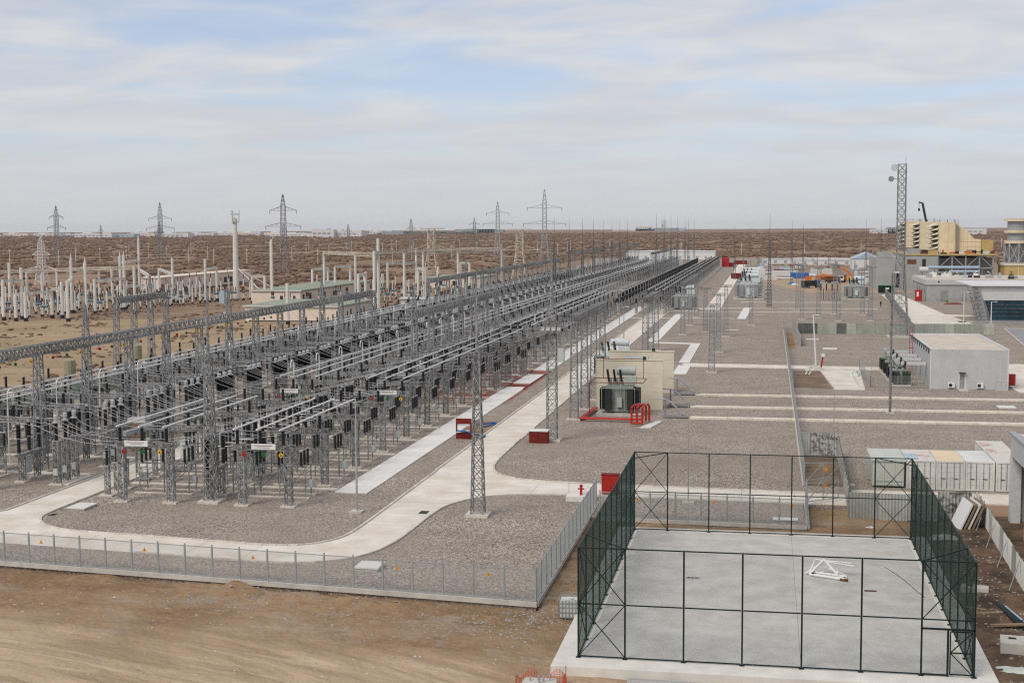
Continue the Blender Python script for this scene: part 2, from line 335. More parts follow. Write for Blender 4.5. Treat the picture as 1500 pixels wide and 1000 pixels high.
def copy_tree(o, loc=None, label=None, rz=None, parent=None):
    c = o.copy(); COL.objects.link(c)
    if parent: c.parent = parent
    if loc is not None: c.location = loc
    if rz is not None: c.rotation_euler.z = rz
    if label: c['label'] = label
    for ch in kids(o): copy_tree(ch, parent=c)
    return c
def freeze(o):
    """remember children (o.children is slow in big scenes)"""
    KIDS[o.name] = list(o.children)
    for c in KIDS[o.name]: freeze(c)
    return o
def merged(o):
    """one mesh out of a thing and its parts, for copies far away"""
    v = []; f = []; mi = []; ms = []
    def walk(ob, mw):
        m = mw @ Matrix.LocRotScale(ob.location, ob.rotation_euler, ob.scale) if ob is not o else Matrix()
        if ob.type == 'MESH':
            off = len(v); v.extend([tuple(m @ x.co) for x in ob.data.vertices])
            idx = []
            for q in ob.data.materials:
                if q not in ms: ms.append(q)
                idx.append(ms.index(q))
            for p in ob.data.polygons: f.append(tuple(i+off for i in p.vertices)); mi.append(idx[p.material_index])
        for c in kids(ob): walk(c, m)
    walk(o, Matrix())
    me = bpy.data.meshes.new(o.name); me.from_pydata(v, [], f)
    for q in ms: me.materials.append(q)
    me.polygons.foreach_set('material_index', mi); me.update(); return me
_ord = 'first second third fourth fifth sixth seventh eighth ninth tenth'.split()
def nth(k):
    if k < 10: return _ord[k]
    n = k+1; s = 'th' if 10 <= n % 100 <= 20 else {1: 'st', 2: 'nd', 3: 'rd'}.get(n % 10, 'th')
    return '%d%s' % (n, s)
def sag(p, q, d, n=8):
    p = Vector(p); q = Vector(q)
    return [p.lerp(q, i/n) - Vector((0, 0, d*4*(i/n)*(1-i/n))) for i in range(n+1)]

# ================================================================== ground
def desert_sheet():
    angs = []
    a = -180.0
    while a < 180: angs.append(a); a += 0.3 if -38 <= a < 34 else 4.0
    rs = [28.0]
    while rs[-1] < 12000: rs.append(rs[-1]*1.022)
    rs[-1] = 12200.0
    vs = []; fs = []; n = len(angs)
    for r in rs:
        for a in angs:
            t = radians(a); x = r*sin(t); y = r*cos(t); z = -0.03
            if -76 < x < 21 and 44 < y < 113: z = -2.2
            out_ = max(0.0, min(1.0, (r-430)/250)) if x < -60 or r > 900 else max(0.0, min(1.0, (r-950)/250))
            if -130 < x < 135 and y < 1030: out_ = 0.0
            if out_ > 0:
                z += out_*(0.9*mnoise.noise((x/22, y/30, 0)) + 1.6*mnoise.noise((x/150, y/210, 3.0))) - 0.6*out_
                if r > 2500: z += (r-2500)/9700*3.0*mnoise.noise((x/900, y/1500, 7.0))
            vs.append((x, y, z))
    for i in range(len(rs)-1):
        for j in range(n):
            k = (j+1) % n
            fs.append((i*n+j, i*n+k, (i+1)*n+k, (i+1)*n+j)[::-1])
    fs.append(tuple(range(n))[::-1][::-1])
    m = MB(); m.v = vs; m.f = fs; m.mi = [0]*len(fs)
    o = m.build('desert_ground', 'desert'); o.data.polygons.foreach_set('use_smooth', [True]*len(fs))
    return struct(o)
desert_sheet()

# foreground dirt: lies a step below the gravel yard
t, n, l, b = nodes_of(M['dirt'])
g = [x for x in n if x.type == 'NEW_GEOMETRY'][0]; base_sock = b.inputs['Base Color'].links[0].from_socket
sx = n.new('ShaderNodeSeparateXYZ'); l.new(g.outputs['Position'], sx.inputs[0])
nz = n.new('ShaderNodeTexNoise'); nz.inputs['Scale'].default_value = 0.12; nz.inputs['Detail'].default_value = 6; l.new(g.outputs['Position'], nz.inputs['Vector'])
ma = n.new('ShaderNodeMath'); ma.operation = 'MULTIPLY_ADD'; l.new(nz.outputs[0], ma.inputs[0]); ma.inputs[1].default_value = 15; l.new(sx.outputs[1], ma.inputs[2])
mb_ = n.new('ShaderNodeMath'); mb_.operation = 'MULTIPLY_ADD'; l.new(sx.outputs[0], mb_.inputs[0]); mb_.inputs[1].default_value = 0.10; l.new(ma.outputs[0], mb_.inputs[2])
r1 = n.new('ShaderNodeMapRange'); l.new(mb_.outputs[0], r1.inputs[0]); r1.inputs[1].default_value = 81; r1.inputs[2].default_value = 73
sb = n.new('ShaderNodeVectorMath'); sb.operation = 'SUBTRACT'; l.new(g.outputs['Position'], sb.inputs[0]); sb.inputs[1].default_value = (-52, 6, 0)
lng = n.new('ShaderNodeVectorMath'); lng.operation = 'LENGTH'; l.new(sb.outputs[0], lng.inputs[0])   # vehicles turn in wide arcs
cx_ = n.new('ShaderNodeCombineXYZ'); l.new(lng.outputs['Value'], cx_.inputs[1]); l.new(sx.outputs[0], cx_.inputs[0])
mp = n.new('ShaderNodeMapping'); l.new(cx_.outputs[0], mp.inputs[0]); mp.inputs['Scale'].default_value = (0.10, 0.85, 1)
nz2 = n.new('ShaderNodeTexNoise'); nz2.inputs['Scale'].default_value = 1; nz2.inputs['Detail'].default_value = 8; nz2.inputs['Roughness'].default_value = 0.65; nz2.inputs['Distortion'].default_value = 0.9; l.new(mp.outputs[0], nz2.inputs['Vector'])
cr = n.new('ShaderNodeValToRGB'); l.new(nz2.outputs[0], cr.inputs[0]); e = cr.color_ramp.elements
e[0].position = 0.34; e[0].color = (0.300, 0.215, 0.138, 1); e[1].position = 0.66; e[1].color = (0.50, 0.385, 0.265, 1)
mixs = n.new('ShaderNodeMix'); mixs.data_type = 'RGBA'; l.new(r1.outputs[0], mixs.inputs[0]); l.new(base_sock, mixs.inputs[6]); l.new(cr.outputs[0], mixs.inputs[7])
r2 = n.new('ShaderNodeMapRange'); l.new(sx.outputs[0], r2.inputs[0]); r2.inputs[1].default_value = 9.5; r2.inputs[2].default_value = 12.5
nz4 = n.new('ShaderNodeTexNoise'); nz4.inputs['Scale'].default_value = 0.55; nz4.inputs['Detail'].default_value = 8; l.new(g.outputs['Position'], nz4.inputs['Vector'])
cr4 = n.new('ShaderNodeValToRGB'); l.new(nz4.outputs[0], cr4.inputs[0]); e = cr4.color_ramp.elements
e[0].position = 0.36; e[0].color = (0.060, 0.044, 0.034, 1); e[1].position = 0.68; e[1].color = (0.185, 0.122, 0.080, 1)
mixd = n.new('ShaderNodeMix'); mixd.data_type = 'RGBA'; l.new(r2.outputs[0], mixd.inputs[0]); l.new(mixs.outputs[2], mixd.inputs[6]); l.new(cr4.outputs[0], mixd.inputs[7])
l.new(mixd.outputs[2], b.inputs['Base Color'])

MOUNDS = [(-36.2, 81.9, 1.7, 0.45), (-33.4, 81.2, 1.3, 0.72), (-31.2, 80.6, 1.8, 0.35), (-24.8, 79.9, 1.6, 0.45), (-22.2, 79.5, 1.2, 0.42), (-44, 82.9, 2.4, 0.3), (-49.5, 83.6, 2.0, 0.22), (-28.6, 80.6, 1.3, 0.38), (-19, 79.0, 1.0, 0.3), (-40, 80.5, 2.2, 0.12), (-28, 79, 2.5, 0.18), (-16.5, 78.5, 1.6, 0.2), (-11.8, 83, 1.6, 0.15),
          (14.8, 88, 1.8, 0.25), (14, 97, 2.2, 0.2), (13.6, 80, 1.5, 0.15)]
def dirt_z(x, y):
    z = -0.30 + 0.09*mnoise.noise((x/5, y/5, 1)) + 0.05*mnoise.noise((x/1.3, y/1.3, 4)) + 0.025*mnoise.noise((x*1.7, y*1.7, 9))
    fy = 81.2+0.109*(-13.8-x); df = fy-y
    if x < -13.6 and -0.5 < df < 2.2: z -= 0.30*max(0.0, 1-abs(df-0.3)/1.9)*(0.75+0.6*mnoise.noise((x/2.4, 0, 3)))
    z += 0.10*mnoise.noise((x/2.2, y/1.6, 12))*max(0.0, min(1.0, (y-70)/6))
    if y < 78: z -= (78-y)*0.02
    if y < 76:   # tyre ruts sweeping across
        u = hypot(x+52, y-6) + 0.5*mnoise.noise((x/9, y/9, 2)); u2 = hypot(x+92, y-30)
        z += (0.035*sin(u*2.9) + 0.02*sin(u2*3.4))*min(1, (76-y)/4)
    for (mx_, my_, s, h) in MOUNDS:
        d = ((x-mx_)**2 + (y-my_)**2*2.2)/(s*s)
        if d < 9: z += h*math.exp(-d)*(1+0.5*mnoise.noise((x*1.3, y*1.3, 6)))
    return z
def dirt_sheet():
    xs = np.arange(-80, 24.01, 0.34); ys = np.arange(44, 116.01, 0.34); vs = []; fs = []; nx = len(xs)
    for y in ys:
        for x in xs: vs.append((x, y, dirt_z(x, y)))
    for j in range(len(ys)-1):
        for i in range(nx-1): fs.append((j*nx+i, j*nx+i+1, (j+1)*nx+i+1, (j+1)*nx+i))
    m = MB(); m.v = vs; m.f = fs; m.mi = [0]*len(fs); o = m.build('dirt_ground', 'dirt')
    o.data.polygons.foreach_set('use_smooth', [True]*len(fs)); return struct(o)
dirt_sheet()

YARD = [(-96.5, 90.3), (-52.4, 85.4), (-13.8, 81.2), (-13.8, 106.4), (3.1, 105.7), (3.1, 114.2), (7.2, 114.2), (7.2, 116.8), (24, 116.8), (60, 112), (130, 112), (130, 640), (20, 700), (0, 1010), (-125, 1010), (-96.5, 600)]
struct(MB().prism(YARD, -0.7, 0.0).build('gravel_ground', 'gravel'))
struct(MB().prism([(-46, 176), (-33.5, 174), (-33.5, 215), (-47, 217)], 0.001, 0.008).build('red_soil_ground', 'red_soil'))
struct(MB().prism([(3.4, 122.6), (7.0, 122.6), (7.0, 139.2), (3.4, 139.2)], 0.001, 0.012).build('bare_dirt_ground', 'dark_dirt'))
struct(MB().prism([(3.9, 198), (9.2, 197), (8.4, 221), (4.2, 221)], 0.001, 0.010).build('dark_dirt_ground', 'dark_dirt'))
struct(MB().prism([(3.9, 262), (5.4, 262), (5.4, 300), (3.9, 300)], 0.001, 0.010).build('yellow_soil_ground', 'dirt'))
struct(MB().prism([(14, 480), (60, 490), (60, 640), (-10, 640), (-6, 600)], 0.001, 0.012).build('sandy_ground', 'sand_track'))
struct(MB().prism([(-170, 200), (-97, 150), (-97, 330), (-150, 330), (-190, 318)], -0.02, 0.006).build('grass_ground', 'grass_ground'))

# ------------------------------------------------------------------ roads with kerbs
def smooth(pts, k=3):
    """Catmull-Rom through the given points"""
    P = [Vector((*p, 0)) for p in pts]; o = []
    for i in range(len(P)-1):
        p0, p1, p2, p3 = P[max(0, i-1)], P[i], P[i+1], P[min(len(P)-1, i+2)]
        for s in range(k):
            t = s/k; q = 0.5*((2*p1) + (p2-p0)*t + (2*p0-5*p1+4*p2-p3)*t*t + (3*p1-p0-3*p2+p3)*t**3); o.append((q.x, q.y))
    o.append(tuple(pts[-1])); return o
F_LO = [(-75, 92.5), (-55.4, 90.6), (-44.2, 89.4), (-36, 88.4), (-32.4, 88.2), (-29.6, 89.2), (-27.6, 91.5), (-26.7, 95.5), (-26.5, 100), (-26.4, 105), (-26.0, 108.6), (-24.9, 111.4), (-23.1, 113.4), (-20.8, 114.5), (-16.4, 115.0), (-10, 114.9), (3.3, 114.4)]
F_IN = [(-57.4, 112), (-57.4, 106), (-57.4, 101.5), (-57.0, 99), (-55.2, 96.6), (-52.3, 95.2), (-47, 94.5), (-40.8, 93.7), (-36, 93.1), (-33.4, 93.4), (-31.6, 95.0), (-30.8, 98), (-30.7, 105), (-30.7, 112), (-30.7, 125)]
F_R = [(3.4, 119.3), (-8, 120.0), (-14.5, 120.4), (-19.5, 120.9), (-22.4, 121.9), (-24.6, 124.0), (-25.7, 127.4), (-26.1, 132), (-26.2, 138), (-26.3, 145)]
lo, inn, rgt = smooth(F_LO), smooth(F_IN), smooth(F_R)
road = thing('concrete_road', 'pale concrete loop road around the switchyard', 'road'); del road['category']; struct(road)
Z = 0.006
loop = MB()
loop.prism(lo + rgt + [(-30.7, 145)] + inn[::-1] + [(-57.4, 130), (-61.3, 130), (-61.3, 101.5), (-63, 98.6), (-66.5, 97), (-75, 97)], -0.1, Z)
loop.build('road_surface', 'road', road)
slab_me = MB().box(-30.7, 0, -0.1, -26.3, 4.97, Z).mesh('slab', 'road')
for i in range(40): link('slab', slab_me, road, (0, 145.02+5*i, 0))
MB().box(-30.7, 345.1, -0.1, -26.3, 380, Z).build('road_surface', 'road', road); MB().box(-30.7, 380.02, -0.1, -12.8, 385.5, Z).build('road_surface', 'road', road)
slab2 = MB().box(-61.3, 0, -0.1, -57.4, 4.97, Z).mesh('slab', 'road')
for i in range(24): link('slab', slab2, road, (0, 130.02+5*i, 0))
MB().box(-61.3, 250.1, -0.1, -57.4, 700, Z).build('road_surface', 'road', road)
stone_me = MB().box(0.012, -0.09, -0.15, 0.988, 0.09, 0.11).mesh('kerb_stone', 'kerb')
NKS = [0]
def kerb(pts, far=None):
    acc = 0.0; strip = MB()
    for (a, b_) in zip(pts[:-1], pts[1:]):
        a = Vector(a); b_ = Vector(b_); d = b_-a; Ln = d.length
        if Ln < 1e-4: continue
        an = atan2(d.y, d.x); u = d/Ln
        if far is not None or NKS[0] > 285:
            strip.bar((a.x, a.y, 0.03), (b_.x, b_.y, 0.03), 0.18, 0.16); continue
        k = max(1, round(Ln)); s = Ln/k
        for i in range(k):
            p = a+u*(i*s); o = link('kerb_stone', stone_me, road, (p.x, p.y, 0), an); o.scale.x = s; NKS[0] += 1
    if strip.v: strip.build('kerb', 'kerb', road)
kerb([p for p in inn]); kerb([(p[0], p[1]) for p in rgt][::-1]); kerb(lo[6:])
kerb([(-61.4, 160), (-61.4, 101.5), (-63, 98.6), (-66.5, 97), (-75, 97)])
kerb([(-30.8, 125), (-30.8, 385)], 1); kerb([(-26.2, 145), (-26.2, 380)], 1); kerb([(-61.4, 160), (-61.4, 600)], 1); kerb([(-57.3, 112), (-57.3, 600)], 1)

jt = MB()
for x in np.arange(-72, -34, 4.5): jt.bar((x, 88.6+0.109*(-36-x)+0.2, 0.0085), (x, 93.2+0.098*(-36-x)*0.9, 0.0085), 0.03, 0.003)
for y in np.arange(101, 144, 4.5): jt.bar((-30.6, y, 0.0085), (-26.6 if y < 108 or y > 128 else -24.8, y, 0.0085), 0.03, 0.003)
for x in np.arange(-20, 3, 4.5): jt.bar((x, 115.1, 0.0085), (x, 119.9, 0.0085), 0.03, 0.003)
for y in np.arange(104, 130, 4.5): jt.bar((-61.2, y, 0.0085), (-57.5, y, 0.0085), 0.03, 0.003)
struct(jt.build('expansion_joint', 'stone', road), 'stuff')
def pave(name, pts, kerbs=True, m='road', z=0.008):
    o = struct(MB().prism(pts, -0.1, z).build(name, m))
    if kerbs:
        k = MB(); q = pts+[pts[0]]
        for a, b_ in zip(q[:-1], q[1:]): k.bar((a[0], a[1], 0.03), (b_[0], b_[1], 0.03), 0.16, 0.14)
        k.build('kerb', 'kerb', o)
    return o
pave('access_road', [(7.4, 117.0), (24, 116.4), (24, 120.6), (7.4, 120.9)])
pave('access_road_strip', [(3.55, 114.4), (7.0, 114.4), (7.0, 119.2), (3.55, 119.2)], False)
pave('concrete_driveway', [(9.2, 222.5), (13.2, 195.2), (10.1, 195.0), (8.2, 222.5)][::-1] if False else [(9.6, 196.0), (13.6, 195.8), (14.6, 223.0), (8.4, 223.0)])
pave('cross_road', [(-13.8, 225.0), (21.5, 222.8), (21.5, 227.8), (-13.8, 230.6)], True, 'road', 0.014)
pave('plant_road', [(37.5, 470), (43.5, 470), (45.2, 366), (60, 361), (60, 357), (46, 359), (47.5, 318), (33.5, 318)], True)
pave('plant_crossing', [(45, 338), (60, 338), (60, 342), (45, 342)], False)
pave('transformer_road', [(-17.0, 385.6), (-12.8, 385.6), (-13.0, 930), (-17.2, 930)], False)
pave('building_apron', [(34.2, 196), (44, 192), (44, 236), (34.2, 236)], True)
pave('wide_pavement', [(48, 268), (100, 268), (100, 318), (52, 318)], True, 'grey_clad_dark')
pave('walkway', [(-7.3, 344), (-5.2, 344), (-4.2, 392), (-6.4, 392)], False, 'slab_white', 0.06)

# ------------------------------------------------------------------ cable trenches with concrete covers
P0, PITCH_Y = 106.4, 9.38
walk = thing('cable_trench', 'long white slab-covered cable trench beside the gravel strip', 'trench'); del walk['category']; struct(walk)
sl = MB().box(-36.9, 0.012, 0.0, -34.0, 1.55, 0.10).mesh('cover_slab', 'slab_white')
y = 112.8
while y < 391:
    if not (191.5 < y < 196 or 208.5 < y < 214.5): link('cover_slab', sl, walk, (0, y, 0))
    y += 1.5633
pit = MB()
for x in (-37.0, -34.1): pit.box(x, 190, 0, x+0.2, 215, 0.14)
pit.build('trench_edge', 'brown_rust', walk)
MB().box(-36.7, 191.6, 0.009, -34.2, 195.8, 0.012).build('open_pit', 'red_dark', walk)
ct_me = MB().box(-19.5, -0.28, 0, 0, 0.28, 0.10).mesh('cable_trench', 'trench')
for k in range(26):
    struct(link('trench_cover', ct_me, None, (-37.05, 114.2+PITCH_Y*k, 0)))
ct2 = MB().box(-25, -0.28, 0, 0, 0.28, 0.10).mesh('cable_trench', 'trench')
for k in range(20):
    struct(link('trench_cover', ct2, None, (-62.0, 117.6+PITCH_Y*k, 0)))
    struct(MB().box(-0.3, 0, 0, 0.3, 5.2, 0.10).build('trench_cover', 'trench', None, (-62.2, 112.4+PITCH_Y*k, 0)))
for (x0, x1, y0, wd) in [(-9.0, 42, 164.1, 0.55), (-9.5, 42, 174.3, 0.5), (-9.5, 42, 186.9, 0.5)]:
    m = MB(); x = x0; k = 0
    tr = thing('duct_bank', 'cable trench', 'trench'); del tr['category']; del tr['label']; struct(tr)
    me = MB().box(0.01, -wd, 0, 1.49, wd, 0.22).mesh('cover_slab', 'trench')
    while x < x1: link('cover_slab', me, tr, (x, y0-0.035*(x-x0)*0 , 0)); x += 1.5
struct(MB().prism([(-14.4, 213.4), (-12.3, 213.4), (-12.3, 227), (-14.4, 227)], 0, 0.09).build('trench_cover', 'slab_white'))
struct(MB().prism([(-14.6, 232), (-12.8, 232), (-12.8, 268), (-14.6, 268)], 0, 0.09).build('trench_cover', 'slab_white'))
struct(MB().prism([(-22.0, 270.3), (-12.8, 268.2), (-12.8, 270), (-22.0, 272.2)], 0, 0.092).build('trench_cover', 'slab_white'))
struct(MB().prism([(-23.6, 272.5), (-21.4, 272.5), (-21.4, 360), (-23.6, 360)], 0, 0.09).build('trench_cover', 'slab_white'))
struct(MB().prism([(-19.5, 213.2), (-14.6, 213.2), (-14.6, 213.9), (-19.5, 213.9)], 0, 0.085).build('trench_cover', 'slab_white'))
for (x0, x1, y0, wd) in [(-40, 30, 389, 0.5), (-8, 22, 420, 0.5), (-34, -8, 345, 0.45), (-30, 26, 372, 0.45)]:
    struct(MB().box(x0, y0-wd, 0, x1, y0+wd, 0.085).build('trench_cover', 'trench'))
def lid(x, y, sx_, sy_, h, label, rz=0, m='slab_white'):
    o = thing('concrete_pit_cover', label, 'pit cover', (x, y, 0), rz)
    MB().cbox(0, 0, 0, sx_, sy_, h*0.62).build('collar', 'concrete', o)
    MB().prism([(-sx_/2-.06, -sy_/2-.06), (sx_/2+.06, -sy_/2-.06), (sx_/2+.06, sy_/2+.06), (-sx_/2-.06, sy_/2+.06)], h*0.62+0.003, h).build('lid', m, o)
lid(-55.7, 103.3, 1.5, 2.2, 0.22, 'square concrete pit cover on gravel beside the left road')
lid(-26.3, 87.7, 1.55, 1.7, 0.3, 'white concrete pit cover just behind the front mesh fence')
lid(-57.4, 88.6, 2.4, 2.0, 0.3, 'pale pit cover at the left frame edge behind the mesh fence')
lid(9.1, 281, 2.4, 1.6, 0.25, 'white pit cover nearer the grey panel fence on the enclosed gravel')
lid(11.6, 260, 2.5, 2.2, 0.25, 'white pit cover in the middle of the enclosed gravel area')
lid(29.7, 178.9, 2.0, 2.2, 0.25, 'pale pit cover on gravel in front of the clad building')
lid(-7.5, 305, 2.6, 1.2, 0.2, 'white slab on gravel right of the mesh fence line')
lid(1.6, 107.8, 1.8, 0.9, 0.12, 'small white slab lying behind the mesh fence by the gate corner')
lid(-26.6, 200, 1.8, 0.8, 0.12, 'narrow white slab between road and trench beyond the arresters')
for i, (x, y, s) in enumerate([(-56.7, 100.4, 0.5), (-27.2, 106.1, 0.7)]):
    tag(MB().cbox(x, y, 0.007, s, s*1.6, 0.012).build('drain_grate', 'dark'), ['dark drain grate in the left road by the kerb bend', 'dark drain grate at the road edge near the tall mast'][i], 'drain')

# ================================================================== mesh fences
WH, PL = 1.95, 2.05
pm = MB()
for i in range(1, 40): pm.tube((i*0.05, 0, 0.16), (i*0.05, 0, 0.16+WH-0.06), 0.0041, 3, caps=False)
for i in range(1, 38): pm.tube((0.02, 0, 0.16+i*0.05), (1.98, 0, 0.16+i*0.05), 0.0041, 3, caps=False)
wire_me = pm.mesh('wire_mesh', 'fence_steel')
fm = MB()
for z in (0.15, 0.15+WH-0.04): fm.bar((0, 0, z), (2.0, 0, z), 0.045)
for x in (0.02, 1.98): fm.bar((x, 0, 0.17), (x, 0, 0.09+WH), 0.045)
frame_me = fm.mesh('panel_frame', 'fence_steel')
post_me = MB().box(-0.035, -0.035, 0.0, 0.035, 0.035, 2.18).box(-0.05, -0.05, 2.18, 0.05, 0.05, 2.21).mesh('post', 'fence_steel')
sg = MB(); sg.add([(0.85, -0.035, 1.48), (1.15, -0.035, 1.48), (1.0, -0.035, 1.76), (0.85, -0.030, 1.48), (1.15, -0.030, 1.48), (1.0, -0.030, 1.76)], [(0, 1, 2), (5, 4, 3), (0, 3, 4, 1), (1, 4, 5, 2), (2, 5, 3, 0)])
sg.cur = 1; sg.box(0.985, -0.039, 1.52, 1.015, -0.036, 1.66)
sign_me = sg.mesh('warning_sign', ['sign_orange', 'dark'])
def mesh_fence(label, p, q, signs=(), start_kerb=0.32, cat='fence', plain_after=999):
    p = Vector(p); q = Vector(q); d = q-p; n_ = max(1, round(d.length/PL)); s = d.length/n_
    o = thing('mesh_fence', label, cat, (p.x, p.y, 0), atan2(d.y, d.x), 'mesh fences round the switchyard')
    MB().box(-0.1, -0.16, -0.24, d.length+0.1, 0.16, 0.06).build('base_kerb', 'concrete', o)
    for i in range(n_+1): link('post', post_me, o, (i*s, 0, 0))
    for i in range(n_):
        f = link('panel', frame_me, o, (i*s+0.025, 0, 0)); f.scale.x = (s-0.05)/2.0
        link('wire_mesh', wire_me, f)
        if i in signs: link('warning_sign', sign_me, f)
    return o
mesh_fence('galvanised mesh fence along the front of the gravel yard', (-60.0, 86.2), (-13.8, 81.2), (5, 9, 13, 18, 21))
mesh_fence('galvanised mesh fence running back from the front corner beside the court', (-13.8, 81.4), (-13.8, 111.6), (4, 9))
mesh_fence('galvanised mesh fence directly behind the green court cage', (-12.9, 106.5), (3.1, 105.8), (1, 4, 7))
mesh_fence('short mesh fence from the court corner to the open gate', (3.25, 105.9), (3.35, 113.9), (2,))
mesh_fence('long mesh fence running away from the gate across the white ducts', (3.4, 123.0), (3.7, 311.0), ())
# open gate leaves
for i, (x, y, rz, lb) in enumerate([(3.45, 114.2, radians(38), 'near leaf of the open mesh gate on the cross road'), (3.45, 122.6, radians(12), 'far leaf of the open mesh gate on the cross road')]):
    o = thing('gate_leaf', lb, 'gate', (x, y, 0), rz)
    f = MB()
    for z in (0.25, 2.05): f.bar((0, 0, z), (3.3, 0, z), 0.06)
    for xx in (0, 1.65, 3.3): f.bar((xx, 0, 0.25), (xx, 0, 2.05), 0.06)
    f.bar((0, 0, 0.25), (1.65, 0, 2.05), 0.05); f.bar((1.65, 0, 0.25), (3.3, 0, 2.05), 0.05); f.build('frame', 'fence_steel', o)
    MB().box(1.75, -0.03, 1.3, 2.05, -0.02, 1.6).build('warning_sign', 'sign_orange', o)
# hydrant and red cabinet by the end of the fence
h = thing('fire_hydrant', 'red fire hydrant on a white concrete block by the fence end', 'hydrant', (-15.3, 113.2, 0))
MB().box(-1.2, -0.8, 0, 1.2, 0.8, 0.42).build('concrete_block', 'slab_white', h)
hb = MB(); hb.tube((0, 0, 0.42), (0, 0, 1.15), 0.11, 8); hb.lathe(0, 0, [(1.15, 0.15), (1.25, 0.15), (1.33, 0.05)], 8); hb.tube((-0.28, 0, 0.95), (0.28, 0, 0.95), 0.07, 6); hb.build('hydrant_body', 'red', h)
gr = MB()
for x in (-1.15, 1.15): gr.bar((x, 0.75, 0.42), (x, 0.75, 1.3), 0.04)
gr.bar((-1.15, 0.75, 1.3), (1.15, 0.75, 1.3), 0.04); gr.build('guard_rail', 'steel_light', h)
c = thing('fire_cabinet', 'red fire hose cabinet behind the hydrant at the court fence corner', 'cabinet', (-13.1, 115.9, 0))
MB().box(-0.75, -0.35, 0.12, 0.75, 0.35, 1.75).build('body', 'red', c); MB().box(-0.8, -0.4, 1.753, 0.8, 0.4, 1.82).build('roof', 'red_dark', c)
for x in (-0.37, 0.37): MB().box(x-0.34, -0.375, 0.2, x+0.34, -0.353, 1.68).build('door', 'red', c)

# ================================================================== switchyard
NEAR, FAR = 9, 72          # bays with separate parts / all bays
def Yk(k): return P0 + PITCH_Y*k
pad_me = MB().prism([(-0.62, -0.5), (0.62, -0.5), (0.62, 0.5), (-0.62, 0.5)], -0.05, 0.14).mesh('foundation', 'concrete_pad')
col_me = MB().lattice(0.52, 0.52, 0.14, 4.72, 9, 0.085, 0.05, style='z').mesh('lattice_column', 'steel')
def insul_me(r, z0, z1, name='insulator', m='porcelain', k=None): return MB().shed(0, 0, z0, z1, r, 8, k).mesh(name, m)
post_ins = insul_me(0.17, 5.16, 6.36)
disc_me = {}
for nme, m_ in (('red', 'red'), ('green', 'green_disc'), ('yellow', 'yellow_disc')):
    d = MB(); d.tube((0, -0.03, 0), (0, 0.03, 0), 0.19, 12); d.bar((0, 0, 0.18), (0, 0, 0.5), 0.03)
    d.cur = 1
    d.add([(-0.1, -0.034, -0.08), (0.1, -0.034, -0.08), (0, -0.034, 0.1), (0, -0.032, 0)], [(0, 1, 2)])
    disc_me[nme] = d.mesh('phase_disc', [m_, {'red': 'red_dark', 'green': 'dark', 'yellow': 'dark'}[nme]])
sp_ = MB(); sp_.box(-1.05, -0.03, -0.24, 1.05, 0.0, 0.24)
sp_.cur = 1; sp_.box(-0.85, -0.034, 0.05, 0.75, -0.031, 0.10)
sp_.cur = 2; sp_.box(-0.55, -0.034, -0.10, 0.55, -0.031, -0.06)
plate_me = sp_.mesh('sign_plate', ['white_paint', 'red_dark', 'dark'])

def make_portal(cols, tubes, xb, label, group):
    o = thing('busbar_portal', label, 'portal', group=group)
    for x in cols:
        link('foundation', pad_me, o, (x, 0, 0)); link('lattice_column', col_me, o, (x, 0, 0))
    bm = MB(); bm.truss((xb[0], 0, 4.94), (xb[1], 0, 4.94), 0.5, 0.42, 10, 0.075, 0.045); bm.build('beam', 'steel', o)
    for x in tubes:
        link('post_insulator', post_ins, o, (x, 0, 0))
        MB().cbox(0, 0, 6.36, 0.16, 0.3, 0.12).build('clamp', 'steel_light', o, (x, 0, 0))
    return o
GP = {'B': 'steel portals under the right-hand busbar', 'A': 'steel portals under the middle busbar', 'C': 'steel portals under the left-hand busbar'}
pb = freeze(make_portal([-2.05, 2.0], [-2.4, -0.4, 1.6], (-2.9, 2.5), 'x', GP['B']))
pa = freeze(make_portal([-2.1, 2.3], [-2.2, -0.2, 2.0], (-2.7, 2.8), 'x', GP['A']))
pc = freeze(make_portal([-2.4, 2.4], [-2.1, 0.1, 2.2], (-2.9, 2.9), 'x', GP['C']))

leg_me = MB().bar((0, 0, 0.1), (0, 0, 2.6), 0.09).mesh('leg', 'steel')
dpost = insul_me(0.14, 2.78, 3.98)
def make_disconnector():
    o = thing('disconnector', 'x', 'disconnector')
    for y in (-0.9, 0.9): MB().box(-2.7, y-0.18, -0.05, 2.7, y+0.18, 0.1).build('foundation', 'concrete_pad', o)
    for x in (-2.3, 0, 2.3):
        for y in (-0.75, 0.75): link('leg', leg_me, o, (x, y, 0))
    b = MB()
    for y in (-0.75, 0.75):
        b.bar((-2.5, y, 2.66), (2.5, y, 2.66), 0.12)
        for a, c_ in ((-2.3, 0), (0, 2.3)): b.bar((a, y, 0.5), (c_, y, 2.5), 0.05)
        b.bar((-2.3, y, 1.3), (2.3, y, 1.3), 0.05)
    for x in (-2.3, 0, 2.3):
        for z in (0.9, 1.5, 2.1): b.bar((x, -0.75, z), (x, 0.75, z), 0.045)
    b.build('frame', 'steel', o)
    for x in (-2, 0, 2):
        MB().box(x-0.07, -1.0, 2.73, x+0.07, 1.0, 2.79).build('rail', 'steel', o)
        for y in (-0.85, 0.0, 0.85): link('post_insulator', dpost, o, (x, y, 0))
        a = MB(); a.tube((x, -1.05, 4.06), (x, 1.05, 4.06), 0.05, 6); a.cbox(x, -0.85, 3.98, 0.2, 0.25, 0.14); a.cbox(x, 0.85, 3.98, 0.2, 0.25, 0.14); a.build('contact_arm', 'steel_light', o)
    MB().box(2.42, -0.45, 0.9, 2.8, 0.05, 1.5).build('drive_box', 'cabinet', o)
    return o
ds = freeze(make_disconnector())

